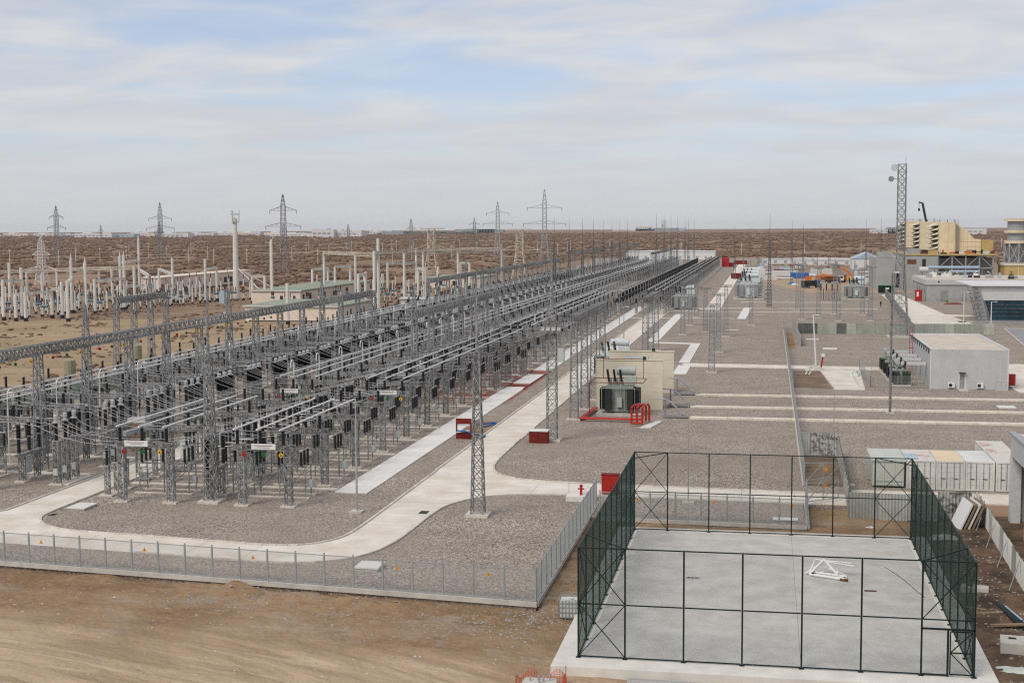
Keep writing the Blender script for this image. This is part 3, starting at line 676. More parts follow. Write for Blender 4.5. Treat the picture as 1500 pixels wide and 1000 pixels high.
bp1, bp2 = insul_me(0.19, 2.75, 4.0), insul_me(0.24, 4.12, 5.35)
brl = MB().lattice(0.42, 0.42, 0.12, 2.35, 4, 0.08, 0.045, style='z').mesh('leg', 'steel')
def make_breaker():
    o = thing('circuit_breaker', 'x', 'circuit breaker')
    for x in (-1.3, 1.3): link('foundation', pad_me, o, (x, 0, 0)); link('leg', brl, o, (x, 0, 0))
    MB().box(-2.2, -0.22, 2.36, 2.2, 0.22, 2.62).build('base_beam', 'steel', o)
    for x in (-1.75, 0, 1.75):
        link('support_insulator', bp1, o, (x, 0, 0)); link('interrupter', bp2, o, (x, 0, 0))
        h_ = MB(); h_.lathe(x, 0, [(2.62, 0.17), (2.75, 0.17)], 8); h_.lathe(x, 0, [(4.0, 0.17), (4.12, 0.17)], 8); h_.lathe(x, 0, [(5.35, 0.19), (5.5, 0.19), (5.56, 0.1)], 8); h_.build('flange', 'steel_light', o)
    cb = MB().box(-0.5, 0.05, 0.65, 0.5, 0.65, 2.2).build('control_cabinet', 'cabinet', o)
    MB().box(-0.42, 0.653, 0.75, 0.42, 0.675, 2.1).build('door', 'steel_light', cb)
    return o
cbk = freeze(make_breaker())

ctcol = MB().lattice(0.46, 0.46, 0.14, 3.95, 8, 0.10, 0.06, style='z').mesh('lattice_column', 'steel')
ct_ins = insul_me(0.20, 4.05, 5.6); fat_ins = insul_me(0.42, 4.05, 5.65, m='porcelain_dark')
def make_ct(fat):
    o = thing('current_transformer', 'x', 'instrument transformer')
    link('foundation', pad_me, o); link('lattice_column', ctcol, o)
    MB().cbox(0, 0, 3.95, 0.62, 0.62, 0.1).build('base_plate', 'steel_light', o)
    link('insulator', fat_ins if fat else ct_ins, o)
    hd = MB()
    if fat: hd.lathe(0, 0, [(5.65, 0.36), (5.72, 0.37), (5.76, 0.24), (6.05, 0.26), (6.14, 0.18), (6.18, 0.05)], 10)
    else: hd.lathe(0, 0, [(5.6, 0.2), (5.63, 0.30), (5.74, 0.31), (5.78, 0.17), (5.95, 0.17), (5.97, 0.2), (6.28, 0.2), (6.36, 0.1)], 10)
    hd.build('head', 'head_grey', o)
    MB().box(-0.2, -0.36, 0.9, 0.2, -0.24, 1.5).build('terminal_box', 'cabinet', o)
    w_ = MB().path(sag((0, 0, 5.75), (9.2, -7.0, 6.35), 0.9, 7), 0.022, 4); w_.build('jumper_wire', 'wire', o)
    w_ = MB().path(sag((0, 0, 5.75), (-3.4, 0.3, 5.5), 0.35, 5), 0.022, 4); w_.build('jumper_wire', 'wire', o)
    return o
cts, ctf = freeze(make_ct(False)), freeze(make_ct(True))

arr_ins = insul_me(0.13, 2.7, 4.2)
def make_arrester():
    o = thing('surge_arrester', 'x', 'surge arrester')
    link('foundation', pad_me, o)
    MB().lattice(0.34, 0.34, 0.14, 2.6, 5, 0.07, 0.04, style='z').build('lattice_column', 'steel', o)
    MB().cbox(0, 0, 2.6, 0.42, 0.42, 0.1).build('base_plate', 'steel_light', o)
    link('insulator', arr_ins, o)
    r_ = MB(); r_.lathe(0, 0, [(4.2, 0.12), (4.34, 0.12)], 8)
    for i in range(12): r_.bar((0.3*cos(i*pi/6), 0.3*sin(i*pi/6), 4.05), (0.3*cos((i+1)*pi/6), 0.3*sin((i+1)*pi/6), 4.05), 0.035)
    r_.build('grading_ring', 'steel_light', o); return o
arr = freeze(make_arrester())

def make_riser():
    o = thing('busbar_riser', 'x', 'busbar riser')
    m = MB(); pts = [(0, 0, 0.2), (0, 0, 6.9)] + [(0, -0.55+0.55*cos(a), 6.9+0.55*sin(a)) for a in np.linspace(0.3, pi, 7)] + [(0, -1.1, 6.55)]
    m.path(pts, 0.06, 6); m.build('pipe', 'tube', o); link('foundation', pad_me, o); return o
rs_ = freeze(make_riser())

pla = [0]
protos = {}
def proto_far(key, o):
    protos[key] = merged(o)
for key, o in (('pb', pb), ('pa', pa), ('pc', pc), ('ds', ds), ('cb', cbk), ('cts', cts), ('ctf', ctf), ('ar', arr), ('rs', rs_)): proto_far(key, o)
PR = {'pb': pb, 'pa': pa, 'pc': pc, 'ds': ds, 'cb': cbk, 'cts': cts, 'ctf': ctf, 'ar': arr, 'rs': rs_}
used = set()
def put(key, loc, label, far_label, group, k, rz=0, near=NEAR):
    if k < near:
        if key in used: o = copy_tree(PR[key], loc, label, rz)
        else: o = PR[key]; used.add(key); o.location = loc; o.rotation_euler.z = rz; o['label'] = label
    else:
        src = PR[key]; o = link(src.name.split('.')[0], protos[key], None, loc, rz)
        tag(o, label, src['category'])
    o['group'] = group
    return o
SIGNED = {}
for k in range(FAR):
    y = Yk(k); r = nth(k); sh = 12.4 if k >= 27 else 0.0      # the far section stands further right
    p = put('pb', (-40.8+sh, y, 0), f'{r} lattice portal under the right-hand busbar from the front road', 'far lattice portal under the right-hand busbar deep in the yard', GP['B'], k); SIGNED['B%d' % k] = p
    p = put('pa', (-51.5, y, 0), f'{r} lattice portal under the middle busbar from the front road', 'far lattice portal under the middle busbar deep in the yard', GP['A'], k); SIGNED['A%d' % k] = p
    put('pc', (-75.4, 118.0+PITCH_Y*k, 0), f'{r} lattice portal under the left-hand busbar from the front', 'far lattice portal under the left-hand busbar deep in the yard', GP['C'], k)
    put('ds', (-41.0+sh, y+4.6, 0), f'{r} three-phase disconnector below the right-hand busbar', 'far three-phase disconnector below the right-hand busbar', 'disconnectors below the right-hand busbar', k)
    put('ds', (-51.6, y+4.6, 0), f'{r} three-phase disconnector below the middle busbar', 'far three-phase disconnector below the middle busbar', 'disconnectors below the middle busbar', k)
    if k < 50: put('ds', (-71.2, 114.2+PITCH_Y*k, 0), f'{r} disconnector between the left road row and the left busbar', 'far disconnector between the instrument row and the left busbar', 'disconnectors before the left busbar', k, pi/2)
    if k < 50: put('ds', (-80.6, 116.0+PITCH_Y*k, 0), f'{r} disconnector between the left busbar and the green wall', 'far disconnector between the left busbar and the green wall', 'disconnectors by the green wall', k, pi/2)
    put('cb', (-46.3+sh*0.62, y+2.6, 0), f'{r} black-columned circuit breaker between the two right busbars', 'far circuit breaker between the two right busbars', 'breakers between the right busbars', k, pi/2)
    put('cb', (-66.9, 114.6+PITCH_Y*k, 0), f'{r} black-columned circuit breaker left of the inner road', 'far circuit breaker left of the inner road', 'breakers left of the inner road', k, pi/2)
    for i in range(3):
        s = ('nearest', 'middle', 'farthest')[i]
        kd = 'slim black instrument transformer' if k < 4 or k > 12 else 'fat black instrument transformer'
        if k < 66:
            put('cts' if k < 4 or k > 12 else 'ctf', (-63.0, 112.55+1.65*i+PITCH_Y*k, 0), f'{s} {kd} in the {r} trio left of the road', 'far slim black instrument transformer beside the inner road', 'instrument transformers beside the inner road', k, near=11)
    for i in range(3):
        if k < 38: put('ar', (-85.2, 113.6+1.8*i+PITCH_Y*k, 0), f"{('nearest','middle','farthest')[i]} surge arrester in the {r} trio by the green wall", 'far surge arrester standing by the green wall', 'arresters by the green wall', k, near=8)
    if 5 <= k < 30: put('rs', (-55.4, y+1.2, 0), f'hooked white busbar riser beside the {r} middle portal', 'far hooked busbar riser beside a middle portal', 'busbar risers', k, near=12)
    if k < 34: put('rs', (-73.0, 121.4+PITCH_Y*k, 0), f'hooked white busbar riser beside the {r} left portal', 'far hooked busbar riser beside a left portal', 'left busbar risers', k, pi, near=10)
# supports at the road edge, rear portals and strung conductors
for k in range(FAR):
    y = Yk(k); r = nth(k)
    for i in range(3):
        if k >= 27 and k < 70 and k % 2: put('ar', (-34.2, y+1.6+1.75*i, 0), f"{('nearest','middle','farthest')[i]} post of the {r} trio left of the far right busbar", '', 'support posts of the far section', k)
        if k < 34: put('ar', (-56.0, y+1.2+1.75*i+0.8, 0), f"{('nearest','middle','farthest')[i]} support post of the {r} trio at the road edge", 'far support post at the inner road edge', 'support posts at the inner road edge', k, near=6)
    put('ds', (-46.4+(6.6 if k >= 27 else 0), y+7.2, 0), f'{r} disconnector between the two right busbars', 'far disconnector between the two right busbars', 'disconnectors between the right busbars', k, pi/2, near=7)
    if k < 50: put('pc', (-83.0, 113.2+PITCH_Y*k, 0), f'{r} low lattice portal along the green wall', 'far low lattice portal along the green wall', 'low portals along the green wall', k, near=6)
    if k < 40: put('pb', (-70.2, 118.4+PITCH_Y*k, 0), f'{r} lattice portal under the long line gantry', 'far lattice portal under the line gantry', 'portals under the line gantry', k, near=6)
def strung(pts, name):
    m = MB(); q = []
    for (a_, b_) in zip(pts[:-1], pts[1:]): q += sag(a_, b_, 0.45, 5)[:-1]
    q.append(Vector(pts[-1])); m.path(q, 0.024, 4); return m.mesh(name, 'steel_light')
sw1 = strung([(-39.4, 0, 5.9), (-46.3, 0, 5.6), (-56.0, 0, 4.4), (-63.0, 0, 6.0)], 'strung_conductor'); sw2 = strung([(-66.9, 0, 5.6), (-75.4, 0, 6.6), (-85.2, 0, 4.3)], 'strung_conductor')
for k in range(36):
    for i, yy in enumerate((-1.75, 0, 1.75)):
        for me_, nm_, yo in ((sw1, 'right-hand', 4.2), (sw2, 'left-hand', 8.2)):
            o = link('strung_conductor', me_, None, (0, Yk(k)+yo+yy, 0)); tag(o, f"{('nearest','middle','farthest')[i]} wire strung across the {nth(k)} bay on the {nm_} side", 'conductor', 'strung conductors')
# extra arresters by the trench where the ground is red
for j, (x, y) in enumerate([(-37.6, 188), (-37.6, 189.6), (-37.6, 191.2), (-38.2, 199), (-38.2, 200.6), (-38.2, 202.2), (-37.2, 207), (-37.2, 208.6), (-37.2, 210.2)]):
    put('ar', (x, y, 0), f'{nth(j)} of the surge arresters beside the open trench pit', '', 'arresters by the trench pit', 0)
# sign plates and phase discs on the first portals
for key, nm, xo in (('A0', 'front', 0.0), ('B0', 'front', 0.0), ('A4', '', 0.2), ('B4', '', 0.2)):
    p = SIGNED[key]; link('sign_plate', plate_me, p, (0.0 if key[0] == 'B' else -0.6, -0.32, 5.05))
    for i, c_ in enumerate(('red', 'green', 'yellow')): link('phase_disc', disc_me[c_], p, ((-1.75, 0.0, 1.5)[i], -0.30, 4.36))
# busbar tubes
def bus(x, y0, y1, z, label, group):
    o = MB().tube((0, y0, 0), (0, y1, 0), 0.075, 8).build('busbar_tube', 'tube', None, (x, 0, z)); tag(o, label, 'busbar', group)
SEGS = {'right-hand': ([-43.2, -41.2, -39.2], [(105.6, 126.2), (144.6, 218.5), (227, 352)]),
        'far right-hand': ([-30.8, -28.8, -26.8], [(360, 470), (478, 640), (648, 770)]),
        'middle': ([-53.7, -51.7, -49.5], [(105.8, 127.2), (145.2, 208), (214, 330), (338, 470), (478, 640), (648, 770)]),
        'left-hand': ([-77.5, -75.3, -73.2], [(104, 200), (206, 330), (340, 470), (480, 700)])}
for nm, (xs_, ss) in SEGS.items():
    for si, (y0, y1) in enumerate(ss):
        for i, x in enumerate(xs_):
            bus(x, y0, y1, 6.52, f"{('left','middle','right')[i]} tube in the {nth(si)} section of the {nm} busbar", f'{nm} busbar tubes')
# small conductors: loops hanging from the tubes
for nm, xs_, y0 in (('right-hand', [-43.2, -41.2, -39.2], 111.0), ('middle', [-53.7, -51.7, -49.5], 111.0)):
    for k in range(10):
        for i, x in enumerate(xs_):
            m = MB().path([(0, 0, 6.45), (0.25, 0.1, 6.0), (0.2, 0.1, 5.2), (0.05, 0, 3.98)], 0.02, 4)
            tag(m.build('dropper_wire', 'wire', None, (x, y0+PITCH_Y*k, 0)), f"{('left','middle','right')[i]} dropper wire at the {nth(k)} bay of the {nm} busbar", 'wire', f'dropper wires of the {nm} busbar')

# ------------------------------------------------------------------ line gantries
gcol = MB().lattice(0.95, 0.62, 0.14, 11.3, 12, 0.10, 0.055, style='z').mesh('lattice_column', 'mast_steel')
gpad = MB().cbox(0, 0, -0.05, 1.7, 1.5, 0.2).mesh('foundation', 'concrete_pad')
peak = MB(); peak.lattice(0.6, 0.12, 11.9, 15.4, 5, 0.08, 0.05, style='z'); peak.tube((0, 0, 15.4), (0, 0, 19), 0.04, 5, 0.015)
peak_me = peak.mesh('lightning_spike', 'mast_steel')
def gantry(label, x, ys, z=11.65, peaks=(), discs=False, wires=None, panels=14, bw=0.9):
    o = thing('line_gantry', label, 'gantry', (x, ys[0], 0), 0, 'line gantries over the switchyard')
    for i, y in enumerate(ys):
        yy = y-ys[0]; c_ = link('lattice_column', gcol, o, (0, yy, 0)); c_.scale.z = (z-0.35)/11.3
        link('foundation', gpad, o, (0, yy, 0))
        if i in peaks: s_ = link('lightning_spike', peak_me, o, (0, yy, z-11.65))
    for i in range(len(ys)-1):
        a, b_ = ys[i]-ys[0], ys[i+1]-ys[0]
        MB().truss((0, a, 0), (0, b_, 0), bw, 0.85, panels, 0.11, 0.07).build('beam', 'steel', o, (0, 0, z))
        if discs and i < 8:
            for j, c_ in enumerate(('red', 'green', 'yellow')): link('phase_disc', disc_me[c_], o, (0.45, a+(b_-a)*(j+0.75)/3.5, z-0.9)).scale = (0.8, 0.8, 0.8)
        if wires:
            for j in range(3):
                yy = a+(b_-a)*(j+0.75)/3.5
                for dx, dz in wires:
                    MB().path(sag((0, yy, z-0.5), (dx, yy, dz), 0.6, 6), 0.013, 4).build('conductor', 'wire', o)
    return o
ys = [109.2+9.38*i for i in range(14)]
gantry('long lattice line gantry along the left road, nearest to the front', -68.0, ys, 11.65, (2, 6, 10), True, [(6.5, 6.4)])
gantry('lattice gantry over the middle busbar beyond the front bays', -45.9, [175+9.3*i for i in range(7)], 11.65, (0, 3, 6), False, [(5, 6.6)])
gantry('short lattice line gantry on the sand left of the green wall', -102.5, [203, 209.2, 215.4, 221.5], 11.65, (2,), False)
gantry('long far lattice gantry on the left of the yard', -71.4, [284+9.4*i for i in range(21)], 11.65, (4, 9, 14, 19), False, None)
gantry('farthest lattice gantry on the left of the yard', -72.0, [495+20*i for i in range(15)], 13.4, (), False, None, 14)
gantry('far lattice gantry over the middle busbar', -45.5, [548+19*i for i in range(9)], 12.2, (), False, None, 14)
gantry('tall gantry with four columns beside the nearest transformers', -22.6, [161, 170.4, 179.8, 189.6], 12.1, (), False, [(-10, 9.0), (4.5, 7.4)])
gantry('second transformer gantry standing beyond the cream fire walls', -20.2, [230, 241.5, 254], 10.6, (), False, [(6, 6.5)])
gantry('third transformer gantry further along the main road', -17.6, [292, 320, 348], 10.6, (), False, None, 20)
gantry('fourth transformer gantry right of the zigzag trench', -8.6, [217, 252, 288, 324], 10.6, (), False, None, 24) if False else None
for i, (x, y, h_) in enumerate([(-8.5, 217, 10.6), (-8.7, 252, 10.6), (-8.4, 288, 10.6), (-13.2, 300, 9.5), (-3.6, 322, 9.0), (8.5, 343, 13.4), (8.1, 379, 12.6), (17.0, 339, 13.4), (17.3, 365, 12.8), (24.6, 340, 13.0), (24.2, 362, 12.0), (12.6, 348, 12.5)]):
    o = thing('lattice_post', ['slender lattice post right of the zigzag trench, nearest of its row', 'lattice post second in the row right of the zigzag trench', 'lattice post third in the row right of the zigzag trench', 'lattice post beside the far transformer gantry', 'lattice post near the white walkway slab', 'lattice post left of the far breaker group, front one', 'lattice post left of the far breaker group, rear one', 'lattice post in front of the far grey transformer', 'lattice post just behind the one before the far transformer', 'lattice post nearest the telecom tower', 'rear lattice post nearest the telecom tower', 'lone lattice post between the far breaker and the mast'][i], 'post', (x, y, 0), 0, 'lattice posts in the transformer yard')
    c_ = link('lattice_column', gcol, o); c_.scale.z = h_/11.3; link('foundation', gpad, o)
    MB().truss((-1.2, 0, h_), (1.2, 0, h_), 0.4, 0.4, 4, 0.08, 0.05).build('crossarm', 'steel', o)

# ------------------------------------------------------------------ lattice masts
def mast(name, label, x, y, w0, w1, zl, ztop, panels, cat='mast', leg=0.11, br=0.06, parts=True, m='mast_steel', pad=2.0):
    o = thing(name, label, cat, (x, y, 0))
    MB().cbox(0, 0, -0.05, w0+pad*0.45, w0+pad*0.4, 0.25).build('foundation', 'concrete_pad', o)
    a, b_ = w0/2, w1/2
    if parts:
        for sx_, sy_ in ((-1, -1), (1, -1), (1, 1), (-1, 1)): MB().bar((sx_*a, sy_*a, 0.2), (sx_*b_, sy_*b_, zl), leg).build('leg', m, o)
        MB().lattice(w0, w1, 0.2, zl, panels, leg, br, style='x', legs=False).build('bracing', m, o)
    else: MB().lattice(w0, w1, 0.2, zl, panels, leg, br, style='z').build('lattice', m, o)
    if ztop > zl: MB().tube((0, 0, zl-0.2), (0, 0, ztop), w1/2*0.45+0.04, 6, 0.03).build('spike', m, o)
    return o
mast('lightning_mast', 'tall tapered lattice mast standing where the roads meet', -22.6, 105.6, 0.98, 0.40, 13.2, 19.6, 14, leg=0.09, br=0.05, m='steel')
mast('lightning_mast', 'lattice mast rising among the front portals by the middle busbar', -46.0, 107.3, 0.95, 0.45, 12.6, 19.4, 13, leg=0.085, br=0.05, m='steel')
fm_ = mast('floodlight_mast', 'lattice floodlight mast beside the red box with white lid', -22.7, 144.6, 1.05, 0.9, 14.2, 20.5, 13, 'mast', leg=0.09, br=0.05, m='steel')
for j in range(4):
    MB().cbox(-0.9+0.6*j, -0.75, 12.0, 0.4, 0.25, 0.35).build('floodlight', 'lamp_glass', fm_)
pl_ = MB(); pl_.box(-1.1, -1.0, 11.7, 1.1, 1.0, 11.78)
for x in (-1.1, 1.1):
    for y in (-1, 1): pl_.bar((x, y, 11.78), (x, y, 12.8), 0.05)
for z in (12.3, 12.8):
    pl_.bar((-1.1, -1, z), (1.1, -1, z), 0.04); pl_.bar((-1.1, 1, z), (1.1, 1, z), 0.04); pl_.bar((-1.1, -1, z), (-1.1, 1, z), 0.04); pl_.bar((1.1, -1, z), (1.1, 1, z), 0.04)
pl_.build('platform', 'steel', fm_)
MB().box(0.7, -0.5, 8.6, 1.35, 0.3, 10.0).build('equipment_box', 'cabinet', fm_)
mast('lightning_mast', 'dark needle-like lattice mast standing alone by the white walkway', 0.6, 388, 1.35, 0.25, 19, 26.5, 22, parts=False, leg=0.17, br=0.11, m='mast_dark')
for j, (y) in enumerate([427, 460, 494, 526, 560, 590, 622, 657]):
    mast('lightning_mast', f'{nth(j)} distant lightning mast along the left yard gantries', -66.2, y, 1.3, 0.3, 17, 26.5, 10, parts=False, leg=0.17, br=0.09, m='mast_dark')
for j, y in enumerate([582, 626, 671, 719, 786, 820, 884]):
    mast('lightning_mast', f'{nth(j)} distant lightning mast along the middle of the yard', -46.4, y, 1.3, 0.3, 18, 28.5, 10, parts=False, leg=0.17, br=0.09, m='mast_dark')
for j, (x, y, h_) in enumerate([(9.6, 560, 25), (16, 640, 24), (48, 700, 27), (60, 760, 27), (-14, 600, 24)]):
    mast('lightning_mast', ['distant mast left of the white sheds', 'distant mast above the white sheds', 'distant thin mast left of the filter houses', 'second distant thin mast left of the filter houses', 'distant mast behind the far transformers'][j], x, y, 1.0, 0.25, h_*0.7, h_, 8, parts=False, leg=0.16, br=0.08, m='mast_dark')
# lamp post on the gravel in front of the walkway
def lamp(label, x, y, h_, m='steel_light', arm=0.9, lean=0.0, r=0.10, double=False, pad=True, rz=0.0):
    o = thing('lamp_post', label, 'lamp post', (x, y, 0), rz)
    if pad: MB().cbox(0, 0, -0.05, 1.0, 1.0, 0.2).build('foundation', 'concrete', o)
    MB().tube((0, 0, 0.1), (-lean, 0, h_), r, 8, r*0.55).build('pole', m, o)
    if arm: 
        MB().tube((-lean-0.2, 0, h_), (arm-lean, 0, h_+0.12), 0.04, 6).build('arm', m, o)
        MB().cbox(arm-lean, 0, h_+0.05, 0.6, 0.25, 0.12).build('lamp_head', 'lamp_glass', o)
    return o
lamp('slim grey lamp post on gravel beside the trench walkway end', -32.6, 105.3, 9.3, arm=0)
lamp('thin grey pole near the trench pit on the road side', -24.6, 238, 9, arm=0.6)
lamp('thin grey lamp pole right of the trench far along the road', -32.0, 300, 9, arm=0.6)
lamp('tall grey steel pole in front of the telecom tower', 15.0, 172.3, 17.2, 'steel', arm=0.5, r=0.17)
lamp('leaning white pole on a heap beside the concrete driveway', 7.9, 224.7, 8.6, 'white_paint', arm=0.7, lean=0.55, r=0.15)
lamp('white lamp post nearer the panel fence by the blue glass building', 41.5, 305, 8.6, 'white_paint', arm=0.9, r=0.15)
lamp('white lamp post closest to the blue glass building', 48.2, 312, 6.2, 'white_paint', arm=0.9, r=0.15)
lamp('thin post with lamp by the stained sheet fence corner', 7.3, 151.7, 5.2, 'steel_light', arm=0.25, r=0.05)
lamp('thin grey post beside the cabin behind the court', 7.3, 123.0, 4.0, 'steel_light', arm=0, r=0.05)
lamp('thin grey lamp pole inside the court enclosure road', -6.3, 113.2, 8.5, 'steel_light', arm=0.0, r=0.05)
# direction sign board and crates of conduit beside the left road
o = thing('sign_board', 'grey slanted board on a post beside the left road', 'board', (-63.8+5.4, 118.9, 0))
MB().tube((0, 0, 0), (0, 0, 3.9), 0.11, 6).build('post', 'steel', o); MB().bar((-0.7, -0.9, 3.9), (0.7, 2.2, 4.2), 0.5, 0.45).build('board', 'steel_light', o); MB().cbox(0, 0, -0.03, 1.2, 1, 0.15).build('foundation', 'concrete_pad', o)
for j, (x, y) in enumerate([(-56.3, 116.2), (-54.6, 121.2)]):
    o = thing('cage_crate', ['open steel cage crate on gravel beside the left road', 'second open steel cage crate further up the left road'][j], 'crate', (x, y, 0))
    f = MB()
    for xx in (-0.6, 0, 0.6):
        for yy in (-0.5, 0.5): f.bar((xx, yy, 0), (xx, yy, 1.1), 0.06)
    for z in (0.1, 0.55, 1.05):
        for yy in (-0.5, 0.5): f.bar((-0.6, yy, z), (0.6, yy, z), 0.05)
        for xx in (-0.6, 0.6): f.bar((xx, -0.5, z), (xx, 0.5, z), 0.05)
    f.build('frame', 'steel_light', o); MB().cbox(0, 0, 0.04, 1.1, 0.9, 0.05).build('floor', 'steel_light', o)
for j, (x, y) in enumerate([(-55.9, 125.0), (-54.9, 131.6), (-55.6, 140.5)]):
    o = thing('control_cabinet', ['tall pale cabinet nearest the front on the left road edge', 'second tall pale cabinet along the left road edge', 'third tall pale cabinet along the left road edge'][j], 'cabinet', (x, y, 0))
    MB().cbox(0, 0, 0.12, 1.3, 0.8, 2.1).build('body', 'cap_white', o); MB().cbox(0, 0, 2.223, 1.4, 0.9, 0.08).build('roof', 'cabinet', o); MB().cbox(0, 0, 0, 1.4, 0.9, 0.12).build('plinth', 'concrete', o)
    for xx in (-0.32, 0.32): MB().box(xx-0.29, -0.425, 0.25, xx+0.29, -0.403, 2.1).build('door', 'cap_white', o)
# green wall with white capped posts on the left edge of the yard, olive traps on masts
gw = thing('green_wall', 'pale green boundary wall with white capped posts left of the yard', 'wall', (-93.4, 100, 0))
sec = MB().box(-0.1, 0.2, 0, 0.1, 4.48, 2.0).mesh('panel', 'green_wall')
pst = MB().box(-0.28, -0.2, 0, 0.28, 0.2, 2.5); pst.add([(-0.34, -0.26, 2.5), (0.34, -0.26, 2.5), (0.34, 0.26, 2.5), (-0.34, 0.26, 2.5), (0, 0, 2.95)], [(0, 1, 4), (1, 2, 4), (2, 3, 4), (3, 0, 4), (3, 2, 1, 0)])
pst_me = pst.mesh('post', 'white_column')
for i in range(110): link('panel', sec, gw, (0, 4.68*i, 0)); link('post', pst_me, gw, (0, 4.68*i, 0))
for j, (x, y, z) in enumerate([(-80.8, 148, 5.9), (-80.6, 165, 6.2), (-80.4, 131, 5.6)]):
    o = thing('line_trap', ['olive cylindrical line trap on a black post, lower left', 'olive cylindrical line trap on a black post behind the gantry', 'olive line trap on a black post near the left frame edge'][j], 'line trap', (x, y, 0), 0, 'olive line traps')
    MB().lattice(0.45, 0.45, 0.1, z-1.7, 7, 0.08, 0.05, style='z').build('lattice_column', 'steel', o)
    MB().shed(0, 0, z-1.7, z, 0.15, 8).build('insulator', 'porcelain', o)
    MB().lathe(0, 0, [(z, 0.62), (z+0.05, 0.68), (z+1.75, 0.68), (z+1.8, 0.62), (z+1.86, 0.2)], 14).build('drum', 'olive_drum', o)
o = thing('tool_crate', 'brown timber crate with white lid by the left road cabinets', 'crate', (-64.2, 131.5, 0)); MB().cbox(0, 0, 0, 1.4, 1.0, 3.0).build('body', 'timber', o); MB().cbox(0, 0, 3.003, 2.0, 1.1, 0.45).build('lid', 'white_paint', o)

# ================================================================== transformers
tb_ins = insul_me(0.20, 0, 1.5)
def transformer(label, loc, rz=0, cols=('trafo_green', 'trafo_dark', 'trafo_light'), s=1.0, group='power transformers'):
    o = thing('transformer', label, 'transformer', loc, rz, group); o.scale = (s, s, s)
    body, dark, light = cols
    MB().box(-3.4, -2.2, 0, 3.4, 2.2, 0.35).build('plinth', 'concrete', o)
    t_ = MB(); t_.box(-1.9, -1.5, 0.5, 1.9, 1.5, 3.5); t_.box(-2.05, -1.62, 3.5, 2.05, 1.62, 3.66)
    for x in (-1.6, -0.8, 0, 0.8, 1.6):
        t_.box(x-0.06, -1.62, 0.6, x+0.06, -1.503, 3.45); t_.box(x-0.06, 1.503, 0.6, x+0.06, 1.62, 3.45)
    t_.build('tank', body, o)
    fin = MB().box(-0.035, -0.62, 0.75, 0.035, 0.62, 3.3).mesh('fin', dark)
    for sx_ in (-1, 1):
        for yy in (-1.0, 0.95):
            rb = MB(); 
            for z in (0.85, 3.2): rb.tube((sx_*1.9, yy, z), (sx_*2.95, yy, z), 0.09, 6)
            r_ = rb.build('radiator', body, o)
            for i in range(6): link('fin', fin, r_, (sx_*(2.05+0.17*i), yy, 0))
    for yy in (-1.0, 0.95):
        for x in (-1.5, 1.5):
            r_ = MB().tube((x, yy*1.55, 3.2), (x, yy*2.0, 3.2), 0.08, 6).build('radiator', body, o)
            for i in range(5): 
                f_ = link('fin', fin, r_, (x*1.08, yy*1.65+(0.13*i if yy > 0 else -0.13*i), 0), pi/2); f_.scale.y = 0.78
    cv = MB(); cv.tube((-0.6, 0.6, 5.35), (2.2, 0.6, 5.35), 0.55, 14); cs = cv.build('conservator', light, o)
    sp = MB()
    for x in (-0.2, 1.8): sp.bar((x, 0.6, 3.66), (x, 0.6, 4.85), 0.12); sp.bar((x, 1.3, 3.66), (x, 0.75, 4.9), 0.1)
    sp.build('bracket', body, cs)
    for i, x in enumerate((-1.5, -0.55, 0.4)):
        bu = MB().tube((x, -0.5, 3.66), (x-0.12, -0.72, 4.2), 0.24, 8).build('turret', body, o)
        p_ = link('bushing', tb_ins, o, (x-0.14, -0.76, 4.2)); p_.rotation_euler.x = radians(14); p_.rotation_euler.y = radians(-8)
    MB().box(0.75, -1.45, 3.9, 2.5, -0.75, 4.85).build('cable_box', light, o)
    MB().box(-0.35, -1.95, 1.1, 0.4, -1.65, 2.3).build('control_cabinet', light, o)
    pp = MB(); pp.path([(2.3, -1.8, 0.4), (2.3, -1.8, 3.4), (-2.6, -1.8, 3.4), (-2.6, -1.8, 0.4)], 0.06, 6); pp.path([(0.2, -1.75, 2.3), (0.2, -1.75, 3.6), (0.2, -0.5, 3.75)], 0.05, 6); pp.build('pipework', light, o)
    for i in range(3):
        MB().lathe(-1.6+0.5*i, 0.9, [(3.66, 0.18), (4.3, 0.18), (4.35, 0.05)], 8).build('turret', body, o)
    return o
transformer('grey-green transformer with black radiators in front of the cream wall', (-17.6, 166.4, 0)).scale = (0.82, 0.85, 1.0)
transformer('transformer standing between the two cream fire walls', (-17.6, 180.2, 0))
transformer('transformer with white conservator beyond the second fire wall', (-22.9, 207.5, 0), 0, ('trafo_white', 'trafo_dark', 'trafo_white'), 1.0)
transformer('grey transformer under the gantry beside the main road far away', (-22.4, 376, 0), 0, ('trafo_light', 'grey_clad_dark', 'trafo_white'), 1.2)
for i in range(3): transformer(['large pale transformer, nearest of the far row of three', 'large pale transformer, second of the far row of three', 'large pale transformer, last of the far row of three'][i], (-5.7, 438+30*i, 0), 0, ('trafo_white', 'grey_clad_dark', 'trafo_white'), 1.4, 'far pale transformers')
transformer('large grey transformer left of the far plant fence', (27.4, 441, 0), 0, ('trafo_light', 'grey_clad_dark', 'trafo_white'), 1.22, 'far pale transformers')
